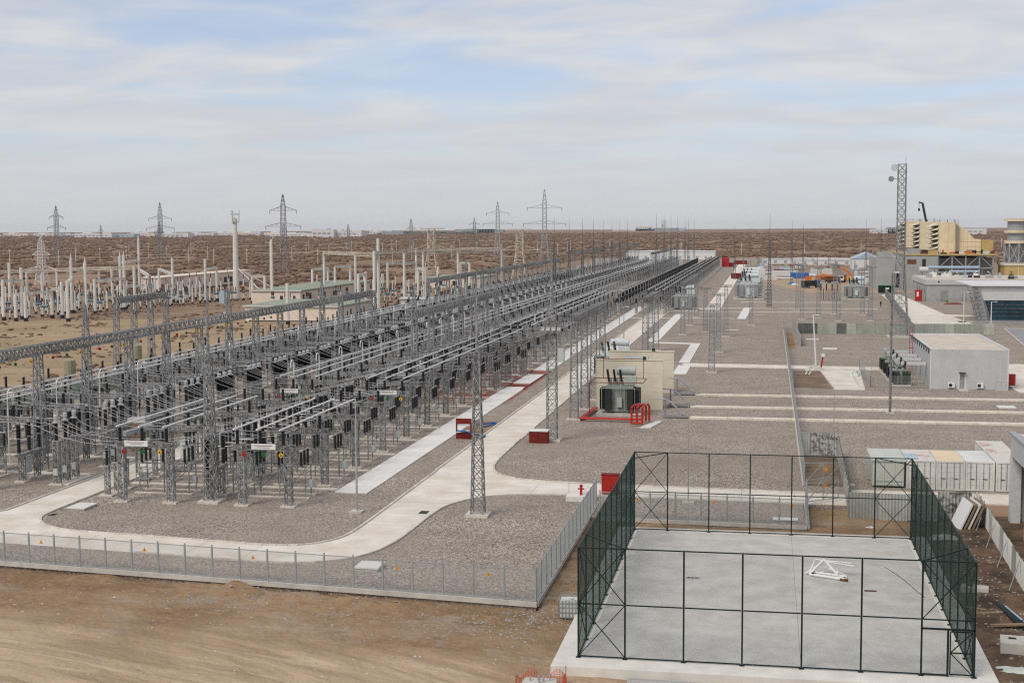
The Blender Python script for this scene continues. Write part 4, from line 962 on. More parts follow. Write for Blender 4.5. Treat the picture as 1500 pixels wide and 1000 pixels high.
for i, (x, y) in enumerate([(-21.2, 171.3), (-21.5, 189.0)]):
    o = thing('fire_wall', ['nearer cream fire wall behind the front transformer', 'farther cream fire wall behind the first one'][i], 'wall', (x, y, 0), 0, 'cream fire walls')
    w_ = MB().box(0, 0, 0, 8.4+0.5*i, 0.5, 6.2-0.5*i).build('wall', 'cream_wall', o); MB().box(-0.08, -0.08, 6.203-0.5*i, 8.5+0.5*i, 0.58, 6.32-0.5*i).build('coping', 'cream_wall', o)
    MB().box(5.9, -0.14, 6.32-0.5*i, 6.3, 0.14, 6.7-0.5*i).build('flood_lamp', 'dark', o)
    for zz in (2.3, 4.6): MB().box(0.05, -0.012, zz, 8.3+0.5*i, -0.004, zz+0.02).build('joint', 'concrete', o)
# deluge pipes
rp = thing('sprinkler_pipes', 'red fire sprinkler pipes framing the front transformer', 'pipes', (-17.6, 166.4, 0))
for k, dy in enumerate((0.0, 0.28, 0.56)):
    MB().path([(-3.6+dy*0.6, 3.4, 0.35), (-4.2+dy*0.6, -6.6+dy, 0.35), (3.2, -6.9+dy, 0.35)], 0.10, 8).build('ground_pipe', 'red_pipe', rp)
    MB().path([(2.3+0.62*k, -9.6, 0.2), (2.3+0.62*k, -9.6, 2.0), (2.4+0.62*k, -9.2, 2.3), (3.0+0.5*k, -7.2, 2.3), (3.3+0.4*k, -6.6, 1.9), (3.3+0.4*k, -6.6, 0.2)], 0.13, 8).build('riser', 'red_pipe', rp)
MB().path([(2.3, -9.6, 0.35), (3.6, -9.6, 0.35)], 0.13, 8).build('ground_pipe', 'red_pipe', rp); MB().path([(2.3, -9.6, 1.2), (3.6, -9.6, 1.2)], 0.07, 8).build('ground_pipe', 'red_pipe', rp)
MB().path([(-3.5, -2.6, 0.3), (-3.5, -2.6, 4.2), (3.0, -2.6, 4.2), (3.0, 2.5, 4.2)], 0.05, 6).build('upper_ring', 'red_dark', rp)
MB().path([(-3.5, -2.6, 4.2), (-3.5, 2.5, 4.2), (3.0, 2.5, 4.2)], 0.05, 6).build('upper_ring', 'red_dark', rp)
MB().path([(-2.4, 2.6, 4.2), (-2.4, 2.6, 6.6), (2.6, 2.6, 6.6), (2.6, 2.6, 4.2)], 0.04, 6).build('upper_ring', 'red_dark', rp)
MB().prism([(3.4, -11.5), (4.7, -11.2), (5.6, -6.0), (4.8, -6.0)], 0, 0.16).build('valve_plinth', 'slab_white', rp)
for i, (y, lb) in enumerate([(164.2, 'nearest'), (174.4, 'middle'), (187.0, 'farthest')]):
    o = thing('cable_pipes', f'{lb} bundle of bent grey cable pipes leaving the transformer walls', 'pipes', (-12.9, y, 0), 0, 'bent cable pipes')
    for j in range(3): MB().path([(-0.3, 0.25*j, 2.3), (0.9, 0.25*j, 2.25), (1.6, 0.25*j, 1.9), (2.8, 0.25*j-0.1, 0.75), (3.3, 0.25*j-0.15, 0.45)], 0.075, 7).build('pipe', 'steel_light', o)
    MB().box(0.6, -0.25, 0.1, 3.9, 0.45, 0.38).build('black_duct', 'grey_clad_dark', o); MB().box(0.8, -0.2, 0, 0.95, 0.4, 2.2).build('bracket', 'steel', o)
# red boxes beside the road
o = thing('red_box', 'dark red box with white lid beside the floodlight mast', 'box', (-23.9, 143.3, 0)); MB().cbox(0, 0, 0, 2.0, 1.3, 1.25).build('body', 'red_dark', o); MB().cbox(0, 0, 1.253, 2.1, 1.45, 0.1).build('lid', 'white_paint', o)
for xx in (-0.5, 0.5): MB().box(xx-0.46, -0.675, 0.1, xx+0.46, -0.653, 1.15).build('door', 'red_dark', o)
o = thing('red_barrier', 'upright dark red frame with an opening beside the trench', 'panel', (-33.3, 144.3, 0)); f = MB(); f.box(0, 0, 0, 1.75, 0.12, 0.75); f.box(0, 0, 1.65, 1.75, 0.12, 2.25); f.box(0, 0, 0.753, 0.15, 0.12, 1.647); f.box(1.6, 0, 0.753, 1.75, 0.12, 1.647); f.build('panel', 'red_dark', o)
MB().bar((0.1, -0.1, 0.75), (1.5, -0.1, 0.95), 0.2, 0.1).build('timber', 'white_paint', o); MB().bar((0.1, 0.2, 1.55), (1.5, 0.2, 1.45), 0.2, 0.1).build('timber', 'white_paint', o)
for i, (pts, lb) in enumerate([([(-33.0, 143.6, 1.0), (-32.2, 143.7, 0.95), (-30.9, 144.5, 0.5), (-30.4, 145.6, 0.1), (-30.6, 147.0, 0.08)], 'blue hose looped over the red frame'), ([(-33.2, 154.6, 0.1), (-32.2, 155.6, 0.1), (-31.3, 156.6, 0.1), (-31.2, 155.6, 0.08), (-32.0, 153.0, 0.1)], 'loop of blue hose on the bare soil by the road')]):
    tag(MB().path(pts, 0.09, 6).build('blue_hose', 'blue'), lb, 'hose')
struct(MB().prism([(-31.6, 145), (-30.9, 144.4), (-30.9, 152), (-31.5, 158), (-33.8, 158), (-33.9, 150)], 0.001, 0.02).build('dug_soil_ground', 'dirt'))

# ================================================================== court
CX0, CX1, CY0, CY1, CH = -9.75, 10.55, 71.0, 102.4, 6.05
court = thing('court_slab', 'pale concrete sports court slab with lighter edge', 'court'); del court['category']; struct(court)
xs_ = [CX0+0.25, 1.95, CX1-0.25]
for a, b_ in zip(xs_[:-1], xs_[1:]):
    for c_, d_ in ((CY0+0.3, 83.1), (83.1, CY1-0.3)): MB().box(a+0.006, c_+0.003, -0.6, b_-0.006, d_-0.003, 0.05).build('slab', 'court', court)
for (a, b_, c_, d_) in [(-11.0, 11.7, 69.3, CY0+0.3), (-11.0, 11.7, CY1-0.3, 103.3), (-11.0, CX0+0.25, CY0+0.31, CY1-0.31), (CX1-0.25, 11.7, CY0+0.31, CY1-0.31)]: MB().box(a, c_, -0.75, b_, d_, 0.042).build('edge_strip', 'court_edge', court)
cage = thing('court_fence', 'tall dark green wire fence cage around the sports court', 'fence', (0, 0, 0))
cpm = MB().box(-0.045, -0.045, 0.03, 0.045, 0.045, CH).box(-0.13, -0.13, 0.04, 0.13, 0.13, 0.07).mesh('post', 'court_green')
fx = [CX0, -7.25, -4.15, -1.1, 1.95, 4.95, 7.95, CX1]; ns = 10; sy = [CY0+(CY1-CY0)*i/ns for i in range(ns+1)]
for x in fx: link('post', cpm, cage, (x, CY0, 0)); link('post', cpm, cage, (x, CY1, 0))
for y in sy[1:-1]: link('post', cpm, cage, (CX0, y, 0)); link('post', cpm, cage, (CX1, y, 0))
for y in (CY0, CY1):
    for z in (0.12, 2.98, CH-0.04):
        for a, b_ in zip(fx[:-1], fx[1:]):
            if y == CY0 and a == 7.95 and z < 1: continue
            MB().bar((a+0.06, y, z), (b_-0.06, y, z), 0.06).build('rail', 'court_green', cage)
    for (a, b_) in ((fx[0], fx[1]), (fx[-2], fx[-1])):
        for z0, z1 in ((0.12, 2.98), (2.98, CH-0.04)):
            if y == CY0 and a == 7.95 and z0 < 1: continue
            MB().bar((a, y-0.04, z0), (b_, y-0.04, z1), 0.045).build('brace', 'court_green', cage); MB().bar((a, y+0.03, z1), (b_, y+0.03, z0), 0.045).build('brace', 'court_green', cage)
for x in (CX0, CX1):
    for z in (0.12, 2.98, CH-0.04):
        for a, b_ in zip(sy[:-1], sy[1:]): MB().bar((x, a+0.06, z), (x, b_-0.06, z), 0.06).build('rail', 'court_green', cage)
    for (a, b_) in ((sy[0], sy[1]), (sy[-2], sy[-1])):
        for z0, z1 in ((0.12, 2.98), (2.98, CH-0.04)):
            MB().bar((x-0.04, a, z0), (x-0.04, b_, z1), 0.045).build('brace', 'court_green', cage); MB().bar((x+0.03, a, z1), (x+0.03, b_, z0), 0.045).build('brace', 'court_green', cage)
for x, x2 in ((CX0, fx[1]), (CX1, fx[-2])):
    for y, y2 in ((CY0, sy[1]), (CY1, sy[-2])): MB().bar((x, y2, CH-0.04), (x2, y, CH-0.04), 0.06).build('corner_stay', 'court_green', cage)
MB().bar((7.95, CY0, 2.5), (CX1, CY0, 2.5), 0.09).build('rail', 'court_green', cage); MB().bar((9.25, CY0, 0.05), (9.25, CY0, 2.5), 0.1).build('post', 'court_green', cage); MB().bar((8.0, CY0, 0.12), (9.2, CY0, 0.12), 0.075).build('rail', 'court_green', cage)
gate = MB()
for z in (0.18, 1.3, 2.4): gate.bar((9.36, CY0-0.05, z), (CX1-0.1, CY0-0.05, z), 0.06)
for x in (9.36, CX1-0.1): gate.bar((x, CY0-0.05, 0.18), (x, CY0-0.05, 2.4), 0.06)
gate.bar((9.36, CY0-0.05, 1.3), (CX1-0.1, CY0-0.05, 2.4), 0.05); gate.bar((9.36, CY0-0.05, 1.3), (CX1-0.1, CY0-0.05, 0.18), 0.05); gate.build('gate', 'court_green', cage)
def chain(Lx, H_, p=0.085, r=0.0019):
    m = MB()
    for sgn in (1, -1):
        k = -H_ if sgn > 0 else 0.0
        while k < (Lx if sgn > 0 else Lx+H_):
            if sgn > 0: a = (k, 0.0); b_ = (k+H_, H_)
            else: a = (k, 0.0); b_ = (k-H_, H_)
            (x0, z0), (x1, z1) = a, b_
            def clip(x, xa, za, xb, zb): tt = (x-xa)/(xb-xa); return (x, za+tt*(zb-za))
            if min(x0, x1) < Lx and max(x0, x1) > 0:
                if x0 < 0: (x0, z0) = clip(0, *a, *b_)
                if x1 < 0: (x1, z1) = clip(0, *a, *b_)
                if x0 > Lx: (x0, z0) = clip(Lx, *a, *b_)
                if x1 > Lx: (x1, z1) = clip(Lx, *a, *b_)
                if abs(x1-x0) > 0.02: m.tube((x0, 0, z0), (x1, 0, z1), r, 3, caps=False)
            k += p
    return m
cw = chain(CX1-CX0, CH-0.15).mesh('chain_link', 'court_wire'); cl = chain(CY1-CY0, CH-0.15, 0.08, 0.0033).mesh('chain_link', 'court_wire')
for (x, y, me, rz) in ((CX0, CY0+0.02, cw, 0), (CX0, CY1-0.02, cw, 0), (CX0+0.02, CY0, cl, pi/2), (CX1-0.02, CY0, cl, pi/2)): struct(link('chain_link', me, cage, (x, y, 0.1), rz), 'stuff')
# things on and by the court
o = thing('folded_frame', 'heap of white folded metal frame on the court', 'frame', (3.9, 90.2, 0.05), -0.25)
for i, (a, b_, r_) in enumerate([((-1, 0, .1), (1.4, -.5, .12), .10), ((-.9, .25, .2), (1.5, -.1, .2), .09), ((-1, 0, .1), (-.2, .7, 1.0), .09), ((-.2, .7, 1.0), (.9, .1, .15), .08), ((-1.3, .1, .1), (-.3, .6, .75), .07), ((-.1, .6, .9), (1.7, .9, .7), .06), ((.2, .3, .55), (1.3, .5, .12), .06), ((-.8, .6, .9), (-1.0, 0, .15), .06), ((-.8, .7, .95), (1.5, 1.0, .85), .05), ((.9, -.3, .1), (.8, .1, .5), .06)]): MB().tube(a, b_, r_, 7).build('tube', 'white_paint', o)
for q_ in range(9): MB().tube((-1.1+0.25*q_, 0.3-0.08*q_, 0.08), (-0.7+0.26*q_, 0.75-0.11*q_, 0.1+0.08*(q_ % 3)), 0.05, 6).build('tube', 'white_paint', o)
MB().tube((1.1, -.5, .1), (1.6, -.55, .1), .09, 8).build('foot', 'brown_rust', o)
MB().tube((-.8, -.1, .12), (-.6, .3, .12), .12, 8).build('wheel', 'dark', o)
tag(MB().path([(8.0, 93.6, .06), (8.6, 91.6, .07), (9.0, 90.0, .06), (9.5, 87.4, .06), (9.8, 86.2, .06)], 0.02, 5).build('dark_line', 'dark'), 'thin dark line across the court near the right posts', 'cable')  # narrow dark line drawn over the slab as a thin tube
for i, (x, y, w_) in enumerate([(-4.6, 88.6, 0.9), (6.6, 87.2, 0.75)]):
    o = thing('floor_socket', ['dark slotted floor socket in the left half of the court', 'rusty floor socket in the right half of the court'][i], 'socket', (x, y, 0.053))
    MB().cbox(0, 0, 0, w_, 0.32, 0.02).build('frame', ['grey_clad_dark', 'brown_rust'][i], o)
    for q in (-0.28, 0, 0.28): MB().cbox(q*w_, 0, 0.022, 0.18, 0.2, 0.006).build('slot', 'dark', o)
ib = thing('ibc_tank', 'white caged plastic bulk tank standing by the court corner', 'tank', (-11.45, 79.5, -0.45), 0.06)
MB().cbox(0, 0, 0.22, 1.08, 1.0, 1.05).build('bottle', 'plastic_white', ib); MB().lathe(0, 0, [(1.27, 0.25), (1.35, 0.25)], 10).build('lid', 'plastic_white', ib)
cg = MB()
for i in range(7):
    x = -0.6+0.2*i
    for y in (-0.55, 0.55): cg.bar((x, y, 0.18), (x, y, 1.36), 0.03)
    y = -0.55+0.183*i
    for x2 in (-0.6, 0.6): cg.bar((x2, y, 0.18), (x2, y, 1.36), 0.03)
for z in (0.3, 0.6, 0.9, 1.15, 1.36):
    for y in (-0.55, 0.55): cg.bar((-0.6, y, z), (0.6, y, z), 0.03)
    for x in (-0.6, 0.6): cg.bar((x, -0.55, z), (x, 0.55, z), 0.03)
cg.build('cage', 'steel_light', ib); pb_ = MB().cbox(0, 0, 0, 1.2, 1.1, 0.03)
for x in (-0.5, 0, 0.5): pb_.cbox(x, 0, 0.03, 0.14, 1.1, 0.12)
pb_.build('pallet', 'dark', ib)
# orange netting with concrete block at the bottom edge
o = thing('concrete_plinth', 'concrete block with bolts inside orange safety netting', 'concrete block', (-11.2, 67.0, -0.55), 0.06)
MB().prism([(-0.95, -0.7), (0.95, -0.7), (0.8, 0.6), (-0.8, 0.6)], 0, 0.5).build('block', 'concrete', o)
for i, (x, y) in enumerate([(-0.5, 0.1), (-0.1, 0.2), (0.2, 0), (0.5, 0.2), (0, -0.2)]): MB().tube((x, y, 0.5), (x+0.03, y, 0.72+0.05*i), 0.05, 6).build('bolt', 'steel_light', o)
nt_ = thing('safety_netting', 'orange plastic safety netting draped round the concrete block', 'netting', (-11.2, 67.0, -0.55), 0.06)
nm_ = MB()
ring = [(-1.15, -0.7), (-1.15, 0.9), (-0.4, 1.1), (0.5, 1.0), (1.25, 1.15), (1.2, 0.2), (1.1, -0.8)]
pts = smooth(ring, 6)
for z in np.linspace(0.05, 0.8, 9):
    for i in range(len(pts)-1): nm_.tube((*pts[i], z*(0.75+0.3*sin(i*0.7))), (*pts[i+1], z*(0.75+0.3*sin(i*0.7+0.7))), 0.012, 3, caps=False)
for i in range(len(pts)): nm_.tube((*pts[i], 0), (*pts[i], 0.8*(0.75+0.3*sin(i*0.7))), 0.012, 3, caps=False)
nm_.build('net', 'net_orange', nt_)
for i, p in enumerate(ring[::2]): MB().bar((*p, 0), (p[0], p[1], 1.0), 0.04).build('stake', 'timber', nt_)
o = thing('steel_beam', 'long grey steel channel lying along the front court edge', 'beam', (-6.9, 68.5, -0.5), -0.03)
b_ = MB(); b_.box(0, 0, 0, 9.5, 0.4, 0.05); b_.box(0, 0, 0.053, 9.5, 0.05, 0.28); b_.box(0, 0.35, 0.053, 9.5, 0.4, 0.28); b_.build('channel', 'grey_clad', o)
# debris right of the court
for i, (x, y, a, b2, h_, rz, lb) in enumerate([(13.2, 89.3, 1.7, 0.9, 0.55, -0.2, 'small pale concrete block on the dirt by the sheet fence'), (13.9, 77.2, 2.2, 1.7, 0.75, -0.1, 'large square concrete block on the dirt right of the court')]):
    o = thing('concrete_block', lb, 'concrete block', (x, y, -0.45), rz)
    MB().prism([(-a/2, -b2/2), (a/2, -b2/2), (a/2*0.95, b2/2), (-a/2*0.95, b2/2)], 0, h_).build('block', 'concrete', o); MB().cbox(-a*0.2, b2*0.1, h_, 0.4, 0.2, 0.05).build('lifting_eye', 'dark', o)
for i in range(4):
    a, b_ = (14.0+0.16*i, 87.0-0.4*i, -0.2), (15.0+0.22*i, 79.6-0.3*i, -0.3+0.03*i)
    tag(MB().tube(a, b_, 0.09, 8).build('green_pipe', 'court_green' if i < 3 else 'pale_blue'), ['leftmost of the bundled dark pipes on the dirt', 'second of the bundled dark pipes on the dirt', 'third of the bundled dark pipes on the dirt', 'pale pipe at the right of the dark pipe bundle'][i], 'pipe', 'pipes on the dirt')
for i, (x, y, z, rz) in enumerate([(13.4, 84.6, -0.35, 0.3), (13.9, 81.9, -0.3, 0.1), (14.0, 81.5, -0.14, 0.25), (13.2, 85.3, -0.36, -0.4)]):
    tag(MB().box(-0.9, -0.14, 0, 0.9, 0.14, 0.1).build('plank', 'timber', None, (x, y, z), rz), ['timber plank beside the dark pipes, farther one', 'lower timber plank near the big concrete block', 'upper timber plank near the big concrete block', 'timber plank next to the small concrete block'][i], 'plank', 'timber planks')
o = thing('tyre', 'black tyre beside the dark pipes at the right edge', 'tyre', (15.3, 82.5, -0.38))
tm = MB(); 
for i in range(16): tm.tube((0.42*cos(i*pi/8), 0.42*sin(i*pi/8), 0.14), (0.42*cos((i+1)*pi/8), 0.42*sin((i+1)*pi/8), 0.14), 0.14, 7, caps=False)
tm.build('rubber', 'dark', o)
def crumple(name, label, cat, m, loc, sx_, sy_, h_, n_=9, sd=1):
    mb = MB(); 
    for j in range(n_):
        for i in range(n_):
            u, v = i/(n_-1)*2-1, j/(n_-1)*2-1; e = max(0, 1-u*u)*max(0, 1-v*v)
            mb.v.append((u*sx_*(1+0.15*mnoise.noise((u*2+sd, v*2, 0))), v*sy_*(1+0.2*mnoise.noise((u*2, v*2+sd, 5))), 0.02+e**0.6*h_*(0.7+0.7*mnoise.noise((u*3, v*3, sd)))))
    nb = n_*n_; mb.v += [(x, y, -0.05) for x, y, z in mb.v]
    for j in range(n_-1):
        for i in range(n_-1):
            a = j*n_+i; mb.f.append((a, a+1, a+n_+1, a+n_)); mb.f.append((nb+a, nb+a+n_, nb+a+n_+1, nb+a+1))
    mb.mi = [0]*len(mb.f); return tag(mb.build(name, m, None, loc), label, cat)
crumple('plastic_sheet', 'crumpled white plastic sheet at the foot of the leaning panels', 'sheet', 'tarp_white', (13.2, 104.8, -0.4), 1.1, 0.6, 0.45, sd=3)
crumple('plastic_sheet', 'flat clear plastic sheet on dirt below the square block', 'sheet', 'plastic_white', (12.9, 74.0, -0.45), 1.0, 0.7, 0.18, sd=8)
crumple('white_scrap', 'white scrap sheet on dirt behind the court', 'sheet', 'tarp_white', (7.9, 107.6, -0.42), 0.6, 0.4, 0.2, sd=4)
# leaning panel stack
lp = thing('panel_stack', 'stack of pale panels leaning on the sheet fence', 'panels', (15.2, 109.4, -0.42), 0.12)
for i in range(4):
    m = MB(); m.box(-0.06, -1.4, 0, 0.06, 1.4, 2.3); p_ = m.build('panel', ['far_white', 'timber', 'far_white', 'timber'][i], lp, (-0.6+0.3*i, 0, 0)); p_.rotation_euler.y = radians(24)

# ================================================================== corrugated sheet fences
def corr(wd, h_, m, name='sheet', dirs=1):
    mb = MB(); n_ = max(6, int(wd/0.12)); 
    for i in range(n_+1):
        x = wd*i/n_; y = 0.03*(1 if i % 2 else -1); mb.v += [(x, y, 0), (x, y, h_)]
    for i in range(n_+1):
        x = wd*i/n_; y = 0.03*(1 if i % 2 else -1)+0.012; mb.v += [(x, y, 0), (x, y, h_)]
    k = 2*(n_+1)
    for i in range(n_):
        mb.f.append((2*i, 2*i+2, 2*i+3, 2*i+1)); mb.f.append((k+2*i, k+2*i+1, k+2*i+3, k+2*i+2)); mb.f.append((2*i+1, 2*i+3, k+2*i+3, k+2*i+1))
    mb.mi = [0]*len(mb.f); return mb.mesh(name, m)
SH = {}
def sheet_fence(label, p, q, pan=2.0, h_=2.2, mats=('sheet',), z=0.0, post='steel', jitter=0.06, braces=0):
    p = Vector(p); q = Vector(q); d = q-p; n_ = max(1, round(d.length/pan)); s = d.length/n_
    o = thing('sheet_fence', label, 'fence', (p.x, p.y, z), atan2(d.y, d.x), 'corrugated sheet fences')
    for i in range(n_):
        m = mats[i % len(mats)] if callable(mats) is False else mats(i, n_)
        key = (round(s, 2), h_, m)
        if key not in SH: SH[key] = corr(s-0.03, h_, m)
        link('sheet', SH[key], o, (i*s, 0, random.uniform(-jitter, jitter)))
        MB().bar((i*s, 0.1, -0.1), (i*s, 0.1, h_*0.98), 0.07).build('post', post, o)
        if braces and i % braces == 0: MB().bar((i*s, -0.1, h_*0.9), (i*s+s*0.7, -0.9, 0), 0.05).build('brace', post, o)
    MB().bar((0, 0.1, h_*0.8), (d.length, 0.1, h_*0.8), 0.06).build('rail', post, o)
    return o
sheet_fence('stained black and white sheet fence across the end of the dirt lane', (3.6, 139.5), (7.1, 139.0), 0.9, 2.35, ('sheet', 'sheet_stained', 'sheet_stained', 'sheet_stained'))
sheet_fence('stained sheet fence along the right of the dirt lane', (7.1, 138.8), (6.6, 111.0), 2.0, 2.1, ('sheet_stained', 'sheet_stained', 'sheet'))
sheet_fence('grey corrugated sheet fence behind the court cage', (6.55, 110.6), (13.4, 110.3), 2.2, 2.15, ('sheet',), -0.3)
sheet_fence('weathered sheet fence end next to the leaning panels', (13.6, 111.6), (16.2, 111.9), 1.3, 2.2, ('sheet_stained',), -0.3)
sheet_fence('pale sheet fence with rusty rail along the right edge', (16.9, 114.5), (16.2, 84.0), 1.9, 1.9, ('container_white', 'sheet', 'container_white'), -0.4, 'grey_clad_dark', 0.08, 3)
sheet_fence('grey-green panel fence closing the enclosed gravel at the back', (6.6, 298.2), (47.0, 300.2), 2.0, 2.25, lambda i, n_: 'sheet_dark' if i in (0, 1, 4) else 'green_sheet', 0.0, 'steel', 0.03)
sheet_fence('grey panel fence return on the left of the enclosed gravel', (5.7, 319), (6.4, 266), 2.1, 2.2, ('sheet',), 0, 'steel', 0.03)
sheet_fence('grey sheet fence slanting beside the plant road', (31.0, 310), (38.0, 462), 2.4, 2.6, ('sheet',), 0, 'steel', 0.05)

# ================================================================== right edge building, containers, cabin
o = thing('portico_building', 'grey clad building with tall columns cut by the right edge', 'building', (18.9, 0, 0))
for y in (111.2, 104.6, 98.0, 91.4, 84.8): MB().box(0, y-0.45, -0.4, 0.75, y+0.45, 5.0).build('column', 'cap_white', o)
for i in range(9): MB().box(0.0, 84.3+3.0*i, 5.0, 0.18, 87.27+3.0*i, 6.7).build('fascia_panel', 'grey_clad', o)
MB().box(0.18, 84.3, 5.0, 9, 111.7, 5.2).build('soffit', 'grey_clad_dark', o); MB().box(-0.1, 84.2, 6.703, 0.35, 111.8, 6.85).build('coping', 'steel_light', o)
MB().box(0.35, 84.3, 5.9, 9, 111.7, 6.3).build('roof', 'roof_tan', o); MB().box(2.2, 84.6, -0.3, 9, 111.4, 5.0).build('wall', 'grey_clad', o); MB().box(0.4, 111.25, -0.4, 9, 111.65, 6.68).build('end_wall', 'grey_clad', o)
crumple('tarp_scrap', 'white tarp scrap on the roof edge of the right-hand building', 'tarp', 'tarp_white', (20.0, 108, 6.9), 0.7, 1.2, 0.25, sd=6)
def container(label, x, y, ln, m='container_white', top=None, h_=2.59, group='white shipping containers', rz=0):
    o = thing('shipping_container', label, 'container', (x, y, 0), rz, group); W_ = 2.42
    fr = MB()
    for xx in (0, W_-0.14):
        for yy in (0, ln-0.14): fr.box(xx, yy, 0.05, xx+0.14, yy+0.14, h_)
    for z in (0.05, h_-0.12):
        fr.box(0.14, 0.0, z, W_-0.14, 0.12, z+0.12); fr.box(0.14, ln-0.12, z, W_-0.14, ln, z+0.12)
        fr.box(0, 0.14, z, 0.12, ln-0.14, z+0.12); fr.box(W_-0.12, 0.14, z, W_, ln-0.14, z+0.12)
    fr.build('frame', m, o)
    for xx, nme in ((0.06, 'side_wall'), (W_-0.06, 'side_wall')):
        s_ = MB(); n_ = int(ln/0.28)
        for i in range(n_): s_.box(xx-0.02-(0.02 if i % 2 else 0), 0.14+(ln-0.28)*i/n_, 0.17, xx+0.02, 0.14+(ln-0.28)*(i+1)/n_, h_-0.12)
        s_.build('side_wall', m, o)
    MB().box(0.12, 0.12, h_-0.1, W_-0.12, ln-0.12, h_-0.03).build('roof', top or m, o)
    for i in range(2):
        x0 = 0.15+i*1.07; d = MB(); d.box(x0, 0.05, 0.18, x0+1.05, 0.10, h_-0.13)
        for z in (0.55, 1.1, 1.65, 2.1): d.box(x0+0.04, 0.035, z, x0+1.01, 0.048, z+0.04)
        dd = d.build('door', m, o)
        for q in (0.28, 0.75): MB().tube((x0+q, 0.0, 0.2), (x0+q, 0.0, h_-0.15), 0.025, 6).build('lock_rod', 'steel', dd)
        MB().box(x0+0.25, -0.03, 1.05, x0+0.6, -0.005, 1.1).build('handle', 'dark', dd)
    return o
container('white container with a pale blue roof corner next to the cabin', 12.15, 122.2, 6.06, top='container_rust')
container('white container with a plain tan roof between two others', 14.62, 122.2, 6.06, top='container_tan')
container('white container with dented white roof right of the tan-roofed one', 17.08, 122.3, 6.06)
container('long white container with rust-stained roof at the right edge', 19.6, 122.3, 12.2, top='container_rust')
crumple('blue_tarp', 'scrap of blue tarp on the corner of the white container', 'tarp', 'pale_blue', (12.7, 124.5, 2.6), 0.5, 1.3, 0.1, sd=2)
o = thing('site_cabin', 'pale green site cabin left of the white containers', 'cabin', (9.3, 122.8, 0)); MB().box(0, 0, 0.15, 2.7, 6, 2.35).build('body', 'cabin_green', o); MB().prism([(-0.12, -0.12), (2.82, -0.12), (2.82, 6.12), (-0.12, 6.12)], 2.353, 2.5).build('roof', 'cabin_green', o)
for x in (0.05, 0.9, 1.8, 2.55): MB().box(x, -0.05, 0.2, x+0.1, -0.003, 2.3).build('rib', 'cabin_green', o)
for z in (0.2, 0.55): MB().box(0.16, -0.04, z, 2.54, -0.003, z+0.08).build('sill', 'green_wall', o)
MB().box(0.3, 0.4, 0, 0.6, 0.7, 0.15).box(2.1, 0.4, 0, 2.4, 0.7, 0.15).build('skid', 'dark', o)

# ================================================================== clad building with transformer pen
bd = thing('clad_building', 'single-storey grey panel-clad electrical building with flat tan roof', 'building', (22.7, 199.2, 0))
BW, BD_, BH = 10.6, 28.0, 5.6
MB().box(0.009, 0.009, 0, BW-0.06, BD_-0.06, BH-0.35).build('core', 'white_paint', bd)
pn = MB().box(0.012, -0.0, 0.012, 10.2/11-0.012, 0.05, BH/4-0.012).mesh('cladding_panel', 'grey_clad')
for i in range(11):
    for j in range(4):
        if i in (4,) and j < 2: continue
        link('cladding_panel', pn, bd, (0.2+10.2/11*i, 0, BH/4*j))
MB().box(0.2+10.2/11*4+0.012, 0.0, 2.3, 0.2+10.2/11*5-0.012, 0.05, BH/2-0.012).build('cladding_panel', 'grey_clad', bd)
for x in (0, BW-0.2): MB().box(x, -0.02, 0, x+0.2, 0.06, BH).build('corner_trim', 'cap_white', bd)
pn2 = MB().box(0, 0.012, 0.012, 0.05, 27.6/24-0.012, BH/2-0.012).mesh('cladding_panel', 'grey_clad')
for i in range(24):
    for j in range(2): link('cladding_panel', pn2, bd, (0, 0.2+27.6/24*i, BH/2*j))
dr = MB().box(4.02, 0.0, 0.05, 4.72, 0.055, 2.25).build('door', 'grey_clad_dark', bd); MB().box(4.1, -0.006, 1.5, 4.64, -0.001, 2.0).build('vent', 'steel', dr); MB().box(3.9, -0.5, 2.32, 4.84, 0, 2.4).build('canopy', 'dark', bd)
MB().box(0.3, 0.3, BH-0.35, BW-0.3, BD_-0.3, BH-0.15).build('roof', 'roof_tan', bd)
par = MB(); par.box(0, 0.07, BH-0.35, 0.3, BD_, BH+0.12); par.box(BW-0.3, 0.07, BH-0.35, BW, BD_, BH+0.12); par.box(0.3, BD_-0.3, BH-0.35, BW-0.3, BD_, BH+0.12); par.build('parapet', 'cap_white', bd)
MB().box(0.3, 0.055, BH-0.35, BW-0.3, 0.3, BH-0.02).build('parapet', 'cap_white', bd)
for i in range(9): MB().box(-0.06, 1.5+3*i, BH-0.75, -0.003, 2.3+3*i, BH-0.35).build('vent', 'dark', bd)
for i, x in enumerate((2.45, 6.3)):
    a = MB().box(x, -0.45, 0.25, x+0.9, -0.06, 0.95).build('air_conditioner', 'white_paint', bd); MB().tube((x+0.33, -0.46, 0.6), (x+0.33, -0.452, 0.6), 0.25, 12).build('fan', 'dark', a)
MB().prism([(3.7, -2.4), (5.0, -2.4), (5.0, -0.05), (3.7, -0.05)], 0, 0.1).build('step', 'concrete', bd); MB().box(8.7, -0.9, 0, 10.4, -0.08, 0.18).build('landing', 'concrete', bd)
rl = MB()
for x in (8.7, 9.5, 10.4): rl.bar((x, -0.9, 0.18), (x, -0.9, 1.2), 0.04)
rl.bar((8.7, -0.9, 1.2), (10.4, -0.9, 1.2), 0.04); rl.bar((8.7, -0.9, 0.7), (10.4, -0.9, 0.7), 0.04); rl.build('railing', 'steel_light', bd)
ld = MB()
for x in (-0.75, -0.3): ld.bar((x, BD_*0.75, 0), (x, BD_*0.75, BH+1.6), 0.07)
for i in range(17): ld.bar((-0.75, BD_*0.75, 0.4*i+0.3), (-0.3, BD_*0.75, 0.4*i+0.3), 0.04)
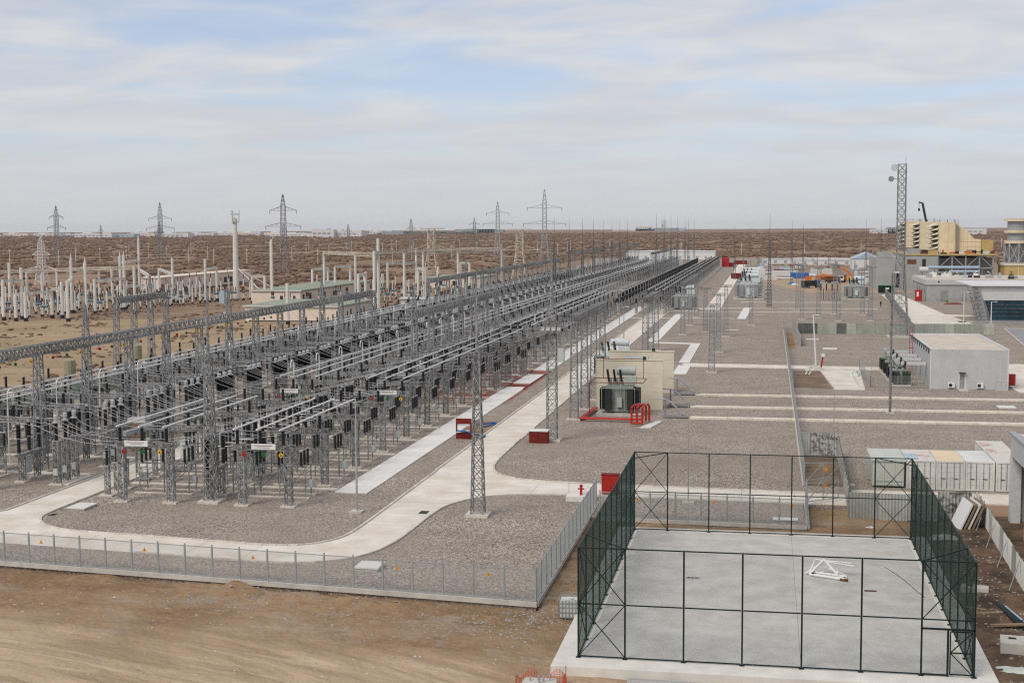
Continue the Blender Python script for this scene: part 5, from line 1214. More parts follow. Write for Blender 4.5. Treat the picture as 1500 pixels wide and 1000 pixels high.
for z in (3, 4, 5, 6, 7.2): ld.path([(-0.75, BD_*0.75, z), (-0.85, BD_*0.75-0.6, z), (-0.2, BD_*0.75-0.6, z), (-0.3, BD_*0.75, z)], 0.03, 5)
ld.build('ladder', 'red', bd)
for i in range(4):
    o = transformer(f'{nth(i)} small green transformer in the pen left of the clad building', (19.0, 203.4+6.3*i, 0), pi/2, ('trafo_green', 'trafo_dark', 'trafo_light'), 0.62, 'small transformers in the pen')
    tag(MB().box(-2.6, -0.25, 2.5, 0.9, 0.25, 2.9).build('bus_duct', 'cap_white', None, (21.7, 203.4+6.3*i, 0.45)), f'{nth(i)} white bus duct from pen transformer to the clad building', 'bus duct', 'bus ducts')
pen = thing('pen_fence', 'low grey mesh fence round the small transformers', 'fence', (14.6, 199.6, 0))
for (a, b_) in (((0, 0), (0, 24)), ((0, 0), (7.6, 0)), ((0, 24), (7.6, 24))):
    a = Vector(a); b_ = Vector(b_); n_ = round((b_-a).length/2); 
    for i in range(n_+1): p = a.lerp(b_, i/n_); MB().bar((p.x, p.y, 0), (p.x, p.y, 1.7), 0.05).build('post', 'fence_steel', pen)
    f = MB()
    for z in np.arange(0.15, 1.71, 0.12): f.bar((a.x, a.y, z), (b_.x, b_.y, z), 0.018)
    struct(f.build('wire_mesh', 'fence_steel', pen), 'stuff')
MB().box(-1.6, 0.2, 0, -1.3, 16, 0.12).build('kerb', 'kerb', pen)
crumple('covered_heap', 'heap under a pale tarp beside the transformer pen', 'heap', 'plastic_white', (13.4, 215.5, 0), 0.9, 1.8, 0.9, sd=5)
o = thing('fire_post', 'red fire post at the right end of the clad building', 'fire post', (34.3, 202.5, 0)); MB().cbox(0, 0, 0.3, 0.9, 0.5, 1.6).build('cabinet', 'red', o); MB().tube((-0.6, 0, 0), (-0.6, 0, 1.1), 0.08, 6).tube((-0.6, 0, 1.1), (-1.3, 0, 0.9), 0.07, 6).build('pipe', 'red', o)
crumple('rubble_heap', 'small rubble heap at the foot of the leaning white pole', 'rubble', 'concrete', (7.6, 223.0, 0), 1.5, 1.6, 0.9, sd=9)
for i, (x, y) in enumerate([(6.0, 215.5), (6.5, 215.0)]): tag(MB().tube((x, y, 0.05), (x+0.25, y, 0.55), 0.13, 6).build('white_canister', 'white_paint'), ['left white canister lying on dark dirt by the driveway', 'right white canister lying on dark dirt by the driveway'][i], 'canister', 'white canisters')
MBp = thing('red_standpipe', 'red standpipe leaning beside the white pole', 'standpipe', (8.7, 225.5, 0)); MB().tube((0, 0, 0), (0.3, 0, 2.0), 0.13, 7).build('pipe', 'red', MBp); MB().cbox(0.3, 0, 1.9, 0.5, 0.4, 0.5).build('head', 'white_paint', MBp)

# ================================================================== telecom tower, plant buildings
tw = thing('telecom_tower', 'tall grey lattice telecom tower with two dish antennas at the top', 'tower', (27.0, 292, 0))
TZ, TT = 16.0, 35.5
for sx_, sy_ in ((-1, -1), (1, -1), (1, 1), (-1, 1)):
    MB().bar((sx_*1.75, sy_*1.75, 0), (sx_*0.82, sy_*0.82, TZ), 0.18).build('leg', 'mast_steel', tw); MB().bar((sx_*0.82, sy_*0.82, TZ), (sx_*0.78, sy_*0.78, TT), 0.15).build('leg', 'mast_steel', tw)
MB().lattice(3.5, 1.64, 0.1, TZ, 7, 0.1, 0.09, style='x', legs=False).build('bracing', 'mast_steel', tw); MB().lattice(1.64, 1.56, TZ, TT, 12, 0.1, 0.08, style='x', legs=False).build('bracing', 'mast_steel', tw)
for i, (x, z, r_) in enumerate([(-1.55, 34.8, 0.75), (-2.2, 32.5, 0.6)]):
    d = MB(); d.tube((x, -0.5, z), (x, 0.05, z), r_, 14, r_*0.8); dd = d.build('dish_antenna', ['cap_white', 'grey_clad_dark'][i], tw); MB().tube((x, 0, z), (-0.8, 0, z), 0.07, 6).build('bracket', 'mast_steel', dd)
MB().tube((0.7, 0, TT), (0.7, 0, TT+1.4), 0.05, 5).build('lightning_rod', 'mast_steel', tw); MB().cbox(0, 0, -0.05, 5, 5, 0.3).build('foundation', 'concrete', tw)
lt = MB()
for x in (-0.2, 0.2): lt.bar((x, -1.2, 0.2), (x, -0.8, TT), 0.05)
for i in range(70): lt.bar((-0.2, -1.2+0.4*i/70, 0.5*i+0.5), (0.2, -1.2+0.4*i/70, 0.5*i+0.5), 0.04)
lt.build('ladder', 'mast_steel', tw)

gb = thing('glass_building', 'building with sloping dark blue glass front and white fascia at the right', 'building', (46.5, 337, 0))
W_ = 40
def slab_y(z0, z1, y0, y1, x0, x1, xl0=None):   # leaning band: y and left x shift with height
    m = MB(); a0 = xl0 if xl0 is not None else x0
    m.add([(x0, y0, z0), (x1, y0, z0), (a0, y1, z1), (x1, y1, z1), (x0, y0+0.4, z0), (x1, y0+0.4, z0), (a0, y1+0.4, z1), (x1, y1+0.4, z1)], [(0, 1, 3, 2), (4, 6, 7, 5), (0, 2, 6, 4), (1, 5, 7, 3), (2, 3, 7, 6), (0, 4, 5, 1)]); return m
for i in range(5):
    z0 = 0.7+0.92*i; y0 = 0.0-0.22*i
    for j in range(7):
        x0 = 5.6-0.36*i if j == 0 else 7.2+4.6*j
        slab_y(z0+0.02, z0+0.86, y0, y0-0.2, x0, 7.2+4.6*(j+1)-0.06, x0-0.34 if j == 0 else None).build('glass_pane', 'dark_glass', gb)
    slab_y(z0-0.06, z0+0.015, y0-0.06, y0-0.07, 5.6-0.36*i, W_).build('mullion', 'steel', gb)
slab_y(5.35, 7.4, -1.2, -1.6, 3.6, W_, 2.6).build('fascia', 'far_white', gb); slab_y(7.42, 8.7, -1.5, -1.7, 2.6, W_, 2.0).build('roof_band', 'grey_clad', gb)
MB().box(0.6, -2.2, 8.71, W_, 26, 8.95).build('roof', 'far_white', gb)
for i, x in enumerate((0.0, 1.1, 2.3)):
    m = MB(); m.add([(2.0+x, -0.6, 0.3), (2.5+x, -0.6, 0.3), (-0.3+x, -2.0, 8.7), (0.2+x, -2.0, 8.7), (2.0+x, 0.2, 0.3), (2.5+x, 0.2, 0.3), (-0.3+x, -1.2, 8.7), (0.2+x, -1.2, 8.7)], [(0, 1, 3, 2), (4, 6, 7, 5), (0, 2, 6, 4), (1, 5, 7, 3), (2, 3, 7, 6), (0, 4, 5, 1)]); m.build('slanted_fin', ['steel', 'steel', 'steel_light'][i], gb)
for i in range(8):
    t_ = i/8; MB().box(2.5-2.3*t_, -0.62-1.3*t_, 0.8+7.4*t_, 4.3-2.3*t_, 0.0-1.2*t_, 1.4+7.4*t_).build('louvre', 'grey_clad_dark', gb)
MB().box(5.2, 0.6, 0, W_, 26, 8.6).build('body', 'grey_clad_dark', gb); MB().box(1.6, -1.6, 0, W_, 0.5, 0.55).build('base', 'steel_light', gb)

cbd = thing('control_building', 'grey flat-roofed control building behind the glass building', 'building', (47.6, 431, 0))
MB().box(0, 0, 0, 55, 40, 5.0).build('wall', 'control_grey', cbd); MB().box(-0.35, -0.35, 5.003, 55.3, 40.3, 6.5).build('parapet', 'grey_clad', cbd); MB().box(0.3, 0.3, 6.503, 54, 39, 6.56).build('roof', 'roof_tan', cbd)
for x in (3.5, 11.0, 21.5): MB().tube((x, -0.40, 5.9), (x, -0.36, 5.9), 0.28, 10).build('drain', 'dark', cbd)
for x, w2 in ((4.2, 2.2), (10.4, 1.2)): MB().box(x, -0.06, 0.1, x+w2, -0.004, 3.4 if w2 > 2 else 2.6).build('door', 'grey_clad_dark', cbd)
for i in range(5): MB().box(-0.06, 4+5*i, 2.2, -0.004, 4.8+5*i, 3.6).build('window', 'dark', cbd)
for z in (1.1, 2.0): MB().bar((2, -1.2, z), (18, -1.2, z), 0.08).build('railing', 'steel_light', cbd)
rnd = random.Random(5)
for i in range(16):
    o = tag(MB().cbox(0, 0, 0, rnd.uniform(0.9, 2.4), rnd.uniform(0.8, 1.6), rnd.uniform(0.6, 1.4)).cbox(0, 0, 1.4, 0.5, 0.5, 0.3).build('roof_unit', rnd.choice(['white_paint', 'cap_white', 'dark', 'pale_blue', 'steel_light']), None, (50.5+1.7*i+rnd.uniform(-.5, .5), 436+rnd.uniform(0, 22), 6.56)), f'{nth(i)} small plant unit from the left on the control building roof', 'roof unit', 'roof units'); o['label'] = f"{nth(i)} small unit from the left on the control building roof"
o = thing('red_kiosk', 'red kiosk with white notice beside the control building', 'kiosk', (45.4, 432, 0)); MB().cbox(0, 0, 0, 2.0, 1.4, 3.4).build('body', 'red', o); MB().box(-0.6, -0.73, 1.4, 0, -0.703, 2.8).build('notice', 'white_paint', o)

# turbine hall and air intake filter houses
ha = thing('turbine_hall', 'grey steel turbine hall under the cream filter houses', 'building', (48, 500, 0))
MB().box(0, 0, 0, 10.9, 60, 12.2).build('wall', 'hall_grey', ha); MB().box(-9.8, 5, 0, -0.2, 40, 11.5).build('annex', 'hall_grey', ha); MB().box(11.0, 6, 0, 30, 60, 11.4).build('dark_bay', 'grey_clad_dark', ha)
MB().box(-9, 6, 11.6, -4, 14, 13.4).build('roof_box', 'hall_grey', ha); MB().box(1, 1, 12.91, 5, 8, 14.8).build('roof_box', 'hall_grey', ha)
br_ = MB()
for x in (11.2, 15.8, 20.4, 25, 29.6): br_.bar((x, 1.0, 0), (x, 1.0, 12.4), 0.45)
for z in (8.0, 12.4): br_.bar((11.2, 1.0, z), (29.6, 1.0, z), 0.45)
for a in (11.2, 20.4): br_.bar((a, 1.0, 8), (a+4.6, 1.0, 12.4), 0.25); br_.bar((a+4.6, 1.0, 12.4), (a+9.2, 1.0, 8), 0.25)
br_.build('steel_frame', 'steel_light', ha); MB().box(0, 0.1, 12.41, 31, 60, 12.9).build('deck', 'yellow_metal', ha)
rn = random.Random(3)
for i in range(34):
    x, y = rn.uniform(2, 30), rn.uniform(1, 6); MB().cbox(x, y, 12.9, rn.uniform(0.5, 2.5), 1, rn.uniform(0.3, 1.5)).build('deck_equipment', rn.choice(['yellow_metal', 'brown_rust', 'orange', 'steel', 'dark', 'cap_white']), ha)
for x0, x1, z, r_, m_ in ((4, 7, 7.6, 1.0, 'cap_white'), (7, 24, 8.4, 0.5, 'pale_blue'), (14, 24, 7.0, 0.45, 'pale_blue'), (8, 20, 6.6, 0.3, 'steel_light')): MB().tube((x0, -6, z), (x1, -6, z), r_, 10).build('steam_pipe', m_, ha)
for x in (5, 9, 13, 17, 21, 25): MB().bar((x, -6, 0), (x, -6, 8.4), 0.3).build('pipe_support', 'steel', ha)
MB().box(0.5, -0.06, 9.4, 3.6, -0.004, 11.0).build('louvre_bank', 'brown_rust', ha); MB().box(5.6, -0.06, 8.6, 6.8, -0.004, 11.2).build('opening', 'dark', ha); MB().box(-3.5, 4.9, 1, -1.5, 4.996, 6).build('opening', 'dark', ha)

def filter_house(label, x, y, z0, h_, duct=True):
    o = thing('filter_house', label, 'filter house', (x, y, z0), 0, 'cream air intake filter houses')
    body = MB(); body.box(2.8, 0, 0, 9.7, 10, h_); body.build('body', 'cream_metal', o)
    for i in range(3): MB().box(2.9+3.3*i, -0.12, 0.2, 3.05+3.3*i, -0.004, h_-0.2).build('rib', 'cream_wall', o)
    n_ = 6
    for i in range(n_):
        z = h_*0.04+h_*0.92*i/n_; hh = h_*0.92/n_
        m = MB(); m.add([(2.78, -0.5, z+hh*1.12), (2.78, -0.5, z+hh*0.62), (-0.6, -0.5, z+hh*0.30), (2.78, 10, z+hh*1.12), (2.78, 10, z+hh*0.62), (-0.6, 10, z+hh*0.30)], [(0, 2, 1), (3, 4, 5), (0, 3, 5, 2), (1, 2, 5, 4), (0, 1, 4, 3)]); m.build('weather_hood', 'cream_wall', o)
        MB().box(1.4, 0.0, z+0.1, 2.78, 9.9, z+hh*0.60).build('intake', 'dark', o)
    if duct:
        d = MB(); d.prism([(0, 0)], 0, 0) if False else None
        pr = [(9.72, 0.0), (11.9, 0.0), (16.0, 0.0), (18.3, 0.0)]
        tops = [h_*0.90, h_*0.82, h_*0.44, h_*0.43]
        vs = []
        for (xx, _), tz in zip(pr, tops): vs += [(xx, 0.6, 0.3), (xx, 0.6, tz), (xx, 12, tz), (xx, 12, 0.3)]
        fs = []
        for k in range(3):
            a = 4*k; fs += [(a, a+4, a+5, a+1), (a+1, a+5, a+6, a+2), (a+2, a+6, a+7, a+3), (a+3, a+7, a+4, a)]
        fs += [(0, 1, 2, 3), (12, 15, 14, 13)]
        d = MB(); d.add(vs, fs); d.build('duct', 'cream_metal', o)
        for k in range(6):
            xx = 10.4+1.45*k; tz = h_*0.82 if xx < 11.9 else max(h_*0.43, h_*0.82-(xx-11.9)/4.1*h_*0.38); MB().box(xx, 0.45, 0.3, xx+0.14, 0.597, tz-0.1).build('stiffener', 'cream_wall', o)
        for zz in (h_*0.2, h_*0.36): MB().box(9.8, 0.47, zz, 18.2, 0.594, zz+0.14).build('stiffener', 'cream_wall', o)
        MB().box(18.4, 1, 0.2, 22.7, 9, h_*0.40).build('silencer', 'yellow_metal', o)
    s_ = MB()
    for z in np.arange(0.4, h_, 0.9): s_.box(8.9, -0.9, z, 10.0, -0.15, z+0.1)
    for xx in (8.9, 10.0): s_.bar((xx, -0.9, 0), (xx, -0.9, h_+1), 0.12)
    s_.build('stair_tower', 'grey_clad_dark', o)
    for xx in (3.5, 6.2, 8.8): MB().tube((xx, 1, h_), (xx, 1, h_+0.9), 0.12, 6).build('roof_vent', 'brown_rust', o)
    rl = MB(); 
    for z in (0.6, 1.1): rl.bar((2.9, 0.1, h_+z), (9.6, 0.1, h_+z), 0.06)
    rl.build('roof_rail', 'steel', o)
    return o
filter_house('nearest cream filter house with dark hoods and tapering duct', 59.7, 532, 12.9, 11.2)
filter_house('middle cream filter house with dark triangular hoods', 59.2, 592, 12.9, 11.6, False)
filter_house('farthest cream filter house half hidden by the telecom tower', 59.4, 652, 12.9, 12.0, False)
st = thing('exhaust_stack', 'grey round exhaust stack with cream rings on a lattice base', 'stack', (85.2, 500, 0))
MB().lathe(0, 0, [(16.5, 3.3), (25.2, 3.3), (25.2, 3.05), (25.1, 3.05)], 24).build('shell', 'steel_light', st)
for z in (24.2, 20.2, 16.6): MB().lathe(0, 0, [(z, 4.3), (z+0.9, 4.3)], 24).build('ring', 'cream_metal', st)
fr = MB()
for i in range(8):
    a, b_ = i*pi/4, (i+1)*pi/4; p0 = (4.2*cos(a), 4.2*sin(a)); p1 = (4.2*cos(b_), 4.2*sin(b_))
    fr.bar((*p0, 10), (*p0, 16.6), 0.35); fr.bar((*p0, 10), (*p1, 16.6), 0.22); fr.bar((*p1, 10), (*p0, 16.6), 0.22); fr.bar((*p0, 10), (*p1, 10), 0.3)
fr.build('lattice_base', 'steel_light', st); MB().lathe(0, 0, [(9, 2.6), (16.5, 3.2)], 16).build('inner_duct', 'steel', st)
o = thing('turbine_enclosure', 'yellow turbine enclosure under the exhaust stack', 'enclosure', (80.4, 494, 0)); MB().box(0, 0, 0, 22, 14, 9.0).build('body', 'yellow_metal', o); MB().box(-0.3, -0.3, 9.003, 22.3, 14.3, 9.7).build('roof', 'cream_wall', o)
for i in range(6): MB().box(1+3.4*i, -0.12, 0.3, 1.2+3.4*i, -0.004, 8.8).build('rib', 'cream_metal', o)
for i in range(4): MB().box(1.6+5*i, -0.10, 2, 4.2+5*i, -0.004, 4.4).build('door', 'grey_clad_dark', o)
cr_ = thing('crane', 'crane with dark boom raised behind the filter houses', 'crane', (72.5, 620, 0)); MB().bar((0, 0, 2), (-6.4, 0, 32.6), 0.9, 0.9).build('boom', 'dark', cr_); MB().bar((-6.4, 0, 32.6), (-8.0, 0, 33.0), 0.6).build('jib', 'dark', cr_); MB().tube((-7.8, 0, 32.8), (-7.8, 0, 30.2), 0.07, 4).build('hoist_rope', 'dark', cr_); MB().cbox(-7.8, 0, 29.2, 0.8, 0.6, 1.1).build('hook', 'dark', cr_); MB().box(-2, -1.5, 0.6, 5, 1.5, 2.8).build('carrier', 'orange', cr_)
for x in (-1.2, 1.5, 4.0):
    for y in (-1.5, 1.5): MB().tube((x, y-0.2, 0.55), (x, y+0.2, 0.55), 0.55, 12).build('wheel', 'dark', cr_)

# far sheds
def shed(label, x, y, sx_, sy_, h_, ridge=0.0, m='far_white', r='far_white'):
    o = thing('shed', label, 'shed', (x, y, 0)); MB().box(0, 0, 0, sx_, sy_, h_).build('wall', m, o)
    g_ = MB(); g_.add([(-0.3, -0.3, h_+0.003), (sx_+0.3, -0.3, h_+0.003), (sx_+0.3, sy_+0.3, h_+0.003), (-0.3, sy_+0.3, h_+0.003), (sx_/2, -0.3, h_+ridge+0.2), (sx_/2, sy_+0.3, h_+ridge+0.2)], [(0, 1, 4), (1, 2, 5, 4), (2, 3, 5), (3, 0, 4, 5), (3, 2, 1, 0)]); g_.build('roof', r, o)
    for i in range(max(2, int(sx_/6))): MB().box(1+6*i, -0.08, 0.6, 2.6+6*i, -0.004, min(2.4, h_*0.7)).build('door', 'far_grey', o)
    return o
shed('long low white shed at the far end of the transformer yard', -3, 850, 62, 9, 2.9, 0.6); shed('second long white shed just before the first', 14, 826, 52, 8, 2.8, 0.6); shed('pale gabled shed left of the turbine hall', 44, 742, 16, 22, 5.6, 3.2, 'far_white', 'pale_blue')
for i in range(13):
    o = thing('white_module', f'{nth(i)} white equipment module in the row before the far hall', 'module', (-66+0.4*i, 640+17*i, 0), 0, 'white modules before the far hall'); MB().box(0, 0, 0.3, 6.5, 5, 3.6).build('body', 'far_white', o); MB().box(-0.2, -0.2, 3.603, 6.7, 5.2, 3.9).build('roof', 'cap_white', o)
    for q in (0.8, 3.6): MB().box(q, -0.08, 0.6, q+1.6, -0.004, 2.8).build('door', 'dark', o)
shed('long white hall closing the far end of the switchyard', -98, 962, 62, 24, 5.6, 0.6, 'far_white', 'far_white')
o = thing('red_module', 'red equipment module at the far right end of the switchyard', 'module', (-25.5, 784, 0)); MB().box(0, 0, 0, 4.2, 4, 5.2).build('body', 'red', o); MB().box(4.203, 0.5, 0, 7, 3.5, 2.4).build('annex', 'red_dark', o); MB().box(0.5, -0.08, 0.5, 2, -0.004, 3).build('door', 'red_dark', o)
for i, (x, y, a, b2, c_, m_) in enumerate([(-14, 690, 9, 4, 2.6, 'white_paint'), (-6, 655, 5, 3, 3.0, 'far_white'), (-20, 840, 8, 4, 2.2, 'red_dark'), (2, 640, 12, 3, 2.6, 'cap_white'), (10, 615, 8, 4, 2.4, 'blue'), (-3, 590, 7, 3, 2.2, 'container_white'), (20, 660, 10, 3, 3, 'container_white'), (33, 650, 9, 3, 3, 'sheet')]):
    o = thing('site_container', ['white container near the far red module', 'small white container behind the pale transformers', 'red container beyond the far red module', 'pale long container before the white sheds', 'blue container before the white sheds', 'low white container beside the pale transformers', 'white container right of the blue one', 'grey container left of the gabled shed'][i], 'container', (x, y, 0)); MB().box(0, 0, 0.1, a, b2, c_).build('body', m_, o)
    for q in range(int(a)): MB().box(q+0.1, -0.06, 0.2, q+0.35, -0.004, c_-0.1).build('rib', m_, o)
# vehicles
def truck(label, x, y, rz, cab, load, kind):
    o = thing('truck', label, 'truck', (x, y, 0), rz, 'lorries in the far yard')
    MB().box(-3.5, -1.1, 0.7, 3.6, 1.1, 0.95).build('chassis', 'dark', o)
    c_ = MB(); c_.add([(2.0, -1.2, 0.95), (3.7, -1.2, 0.95), (3.7, -1.2, 2.0), (3.3, -1.2, 3.0), (2.0, -1.2, 3.0), (2.0, 1.2, 0.95), (3.7, 1.2, 0.95), (3.7, 1.2, 2.0), (3.3, 1.2, 3.0), (2.0, 1.2, 3.0)], [(0, 1, 2, 3, 4), (9, 8, 7, 6, 5), (0, 5, 6, 1), (1, 6, 7, 2), (2, 7, 8, 3), (3, 8, 9, 4), (4, 9, 5, 0)]); cc = c_.build('cab', cab, o)
    MB().box(3.52, -1.05, 2.05, 3.62, 1.05, 2.8).build('windscreen', 'dark_glass', cc); MB().box(2.3, -1.23, 1.95, 3.2, -1.203, 2.7).build('side_window', 'dark_glass', cc)
    if kind == 'drum': MB().tube((-3.2, 0, 2.0), (1.6, 0, 2.5), 0.8, 12, 1.25).build('mixer_drum', load, o)
    elif kind == 'crane':
        MB().box(-2.5, -0.9, 0.96, 1.0, 0.9, 2.3).build('turret', load, o); MB().bar((-1.5, 0, 2.4), (5.0, 0, 7.0), 0.6, 0.7).build('boom', 'orange', o)
    else: MB().box(-3.5, -1.2, 0.96, 1.8, 1.2, 2.7).build('body', load, o)
    for xx in (-2.8, -1.5, 2.8):
        for yy in (-1.0, 1.0): w2 = MB().tube((xx, yy-0.15, 0.52), (xx, yy+0.15, 0.52), 0.52, 12).build('wheel', 'dark', o); MB().tube((xx, yy-0.17, 0.52), (xx, yy+0.17, 0.52), 0.22, 8).build('rim', 'steel_light', w2)
truck('red tipper lorry seen end-on beside the lattice posts', 16.2, 560, pi/2, 'red', 'orange', 'box'); truck('orange mixer lorry in the far yard', 23.0, 572, pi, 'orange', 'orange', 'drum'); truck('white lorry between the orange vehicles', 26.5, 566, 0.4, 'white_paint', 'brown_rust', 'box'); truck('orange truck crane with raised boom in the far yard', 33, 570, pi*0.85, 'orange', 'yellow_metal', 'crane'); truck('dark blue tractor lorry before the mixer', 16.0, 520, 0.5, 'blue', 'dark', 'box'); truck('yellow flatbed lorry behind the grey transformer', 38, 545, 0.1, 'yellow_metal', 'white_paint', 'box')
o = thing('skip', 'dark green box skip at the end of the plant road', 'skip', (37.2, 478, 0)); MB().prism([(0, 0), (5.4, 0), (5.4, 3), (0, 3)], 0.3, 2.6).build('body', 'court_green', o); MB().box(-0.1, -0.1, 2.603, 5.5, 3.1, 2.75).build('rim', 'green_disc', o); MB().box(2.2, -0.03, 1.4, 3.4, -0.004, 2.0).build('label_plate', 'white_paint', o)
crumple('blue_white_tarp', 'blue and white tarp bundle alone on the far gravel', 'tarp', 'blue', (9.6, 553, 0.0), 1.6, 1.4, 1.0, sd=2)
crumple('white_tarp', 'white tarp lying next to the blue bundle', 'tarp', 'tarp_white', (10.8, 548, 0.0), 1.5, 1.6, 0.7, sd=7)
# far red and grey breaker group left of the grey transformer
o = thing('breaker_group', 'far switchgear group with red posts and black insulators', 'switchgear', (16.4, 434, 0)); o.scale = (0.7, 0.7, 0.85)
for x in (0, 2.4, 4.8, 7.2):
    MB().lattice(0.7, 0.7, 0.1, 3.4, 4, 0.14, 0.08, style='z').build('stand', 'steel', o, (x, 0, 0)); MB().shed(x, 0, 3.4, 6.0, 0.32, 8).build('insulator', 'porcelain', o); MB().bar((x+1.1, -0.4, 0.1), (x+1.1, -0.4, 4.2), 0.3).build('red_post', 'red_dark', o)
    MB().lathe(x, 0, [(6.0, 0.3), (6.6, 0.35), (6.7, 0.1)], 8).build('cap', 'pale_blue', o)
# people
def person(label, x, y, rz, top, legs):
    o = thing('person', label, 'person', (x, y, 0), rz)
    v = {'pel': (0, 0, .95), 'wai': (0, 0, 1.1), 'che': (0, .01, 1.35), 'nk': (0, .01, 1.5), 'hd': (0, .03, 1.62), 'top': (0, .03, 1.74), 'sl': (-.18, 0, 1.42), 'el': (-.25, .02, 1.15), 'wl': (-.24, .14, .92), 'sr': (.18, 0, 1.42), 'er': (.26, .02, 1.15), 'wr': (.25, .12, .9), 'hl': (-.1, 0, .9), 'kl': (-.11, .06, .5), 'al': (-.11, -.04, .1), 'tl': (-.11, .12, .05), 'hr': (.1, 0, .9), 'kr': (.12, .14, .5), 'ar': (.12, .12, .1), 'tr': (.12, .28, .05)}
    ks = list(v); ed = [('pel', 'wai'), ('wai', 'che'), ('che', 'nk'), ('nk', 'hd'), ('hd', 'top'), ('che', 'sl'), ('sl', 'el'), ('el', 'wl'), ('che', 'sr'), ('sr', 'er'), ('er', 'wr'), ('pel', 'hl'), ('hl', 'kl'), ('kl', 'al'), ('al', 'tl'), ('pel', 'hr'), ('hr', 'kr'), ('kr', 'ar'), ('ar', 'tr')]
    me = bpy.data.meshes.new('body'); me.from_pydata([v[k] for k in ks], [(ks.index(a), ks.index(b_)) for a, b_ in ed], [])
    b_ = link('body', me, o); me.materials.append(M[legs])
    rad = {'pel': .14, 'wai': .13, 'che': .16, 'nk': .06, 'hd': .10, 'top': .07, 'sl': .075, 'el': .055, 'wl': .04, 'sr': .075, 'er': .055, 'wr': .04, 'hl': .10, 'kl': .07, 'al': .05, 'tl': .045, 'hr': .10, 'kr': .07, 'ar': .05, 'tr': .045}
    b_.modifiers.new('skin', 'SKIN'); sub = b_.modifiers.new('sub', 'SUBSURF'); sub.levels = 1; sub.render_levels = 1
    for i, k in enumerate(ks):
        sv = me.skin_vertices[0].data[i]; sv.radius = (rad[k], rad[k]); sv.use_root = (k == 'pel')
    j = MB(); j.lathe(0, 0, [(0.92, 0.19), (1.1, 0.18), (1.3, 0.215), (1.42, 0.17), (1.48, 0.08)], 10); j.build('jacket', top, o)
    MB().lathe(0, 0.03, [(1.56, 0.095), (1.62, 0.112), (1.70, 0.10), (1.745, 0.05)], 10).build('head_cover', 'dark' if top == 'cloth_dark' else 'hivis', o); MB().lathe(0, 0.07, [(1.53, 0.05), (1.58, 0.085), (1.64, 0.085), (1.67, 0.05)], 8).build('face', 'skin', o)
    return o
person('person in dark clothes walking beside the sheet fence', 31.6, 398, 0.3, 'cloth_dark', 'cloth_dark'); person('worker in yellow-green vest by the dug soil at the grey building', 52.3, 420, -0.5, 'hivis', 'cloth_dark')
crumple('soil_heap', 'reddish soil heap beside the worker at the grey building', 'heap', 'brown_rust', (53.5, 415, 0.0), 2.6, 2.2, 0.6, sd=3)

# ================================================================== old substation on the left
OLD = [(-191.7, 318.5, 10.3), (-186.4, 315.3, 6.8), (-189.0, 322.8, 13.3), (-183.9, 315.6, 7.3), (-207.2, 347.8, 13.9), (-212.8, 366.5, 11.0), (-208.3, 367.0, 11.4), (-183.2, 327.4, 7.5), (-216.9, 391.2, 10.6), (-180.5, 327.7, 9.4), (-172.3, 315.6, 10.3), (-188.8, 348.2, 14.8), (-168.9, 318.5, 14.5), (-180.1, 344.7, 9.5), (-209.3, 403.7, 10.9), (-202.2, 398.4, 11.3), (-195.0, 389.6, 14.6), (-180.6, 363.2, 15.2), (-183.3, 369.5, 6.4), (-197.9, 393.0, 5.5), (-169.0, 345.8, 13.0), (-199.9, 412.7, 19.7), (-168.0, 353.1, 10.3), (-181.5, 383.6, 7.0), (-214.0, 457.3, 9.0), (-184.1, 403.2, 13.9), (-184.8, 410.0, 5.4), (-183.1, 418.4, 5.0), (-172.1, 400.8, 13.7), (-172.7, 411.1, 10.7), (-156.0, 398.9, 8.3), (-152.1, 399.3, 8.5), (-149.8, 399.5, 19.6), (-113.4, 312.6, 9.9), (-153.3, 447.7, 8.9), (-146.2, 439.1, 15.1), (-152.5, 462.2, 9.3), (-146.9, 452.9, 9.6), (-144.5, 462.9, 9.9), (-132.9, 431.4, 15.2), (-108.6, 355.1, 10.5), (-109.3, 364.1, 10.2), (-101.0, 344.5, 17.1), (-100.7, 347.3, 20.3), (-128.5, 454.5, 11.0), (-107.8, 399.7, 15.4), (-121.0, 464.8, 15.7), (-109.0, 420.9, 10.2), (-122.4, 480.0, 14.4), (-103.6, 409.6, 10.3), (-119.5, 491.0, 8.6), (-112.1, 491.5, 15.3), (-114.9, 508.3, 9.6), (-111.5, 508.5, 9.6), (-86.4, 444.2, 15.9)]
for i, (x, y, h_) in enumerate(OLD):
    o = thing('concrete_column', f'{nth(i)} white concrete column from the left in the old substation', 'column', (x, y, 0), 0, 'white concrete columns of the old substation')
    r_ = 0.46 if h_ > 6 else 0.38
    MB().lathe(0, 0, [(0.5, r_), (h_, r_*0.9)], 8).build('shaft', 'white_column', o); MB().lathe(0, 0, [(0, r_*1.25), (0.9, r_*1.2)], 8).build('base', 'dark', o)
    if h_ > 14 and i < 32: MB().tube((0, 0, h_), (0, 0, h_+1.6), 0.3, 6, 0.06).build('spike', 'white_column', o)
BE = [((-216.9, 391.2, 10.6), (-169.0, 345.8, 12.6), 'white lattice beam across the back of the old substation'), ((-230, 352, 10.2), (-208.3, 367, 11.4), 'white lattice beam at the left frame edge'), ((-146.2, 439.1, 14.9), (-101.0, 344.5, 16.0), 'white lattice beam between the middle tall columns') , ((-107.8, 399.7, 15.2), (-86.4, 444.2, 15.7), 'long cream lattice beam ending by the pylon'), ((-101.0, 345, 16.6), (-112.1, 491.5, 15.2), 'cream lattice beam running back from the double column'), ((-112.1, 491.5, 15.2), (-86.4, 444.2, 15.8), 'cream lattice beam across the right end columns')]
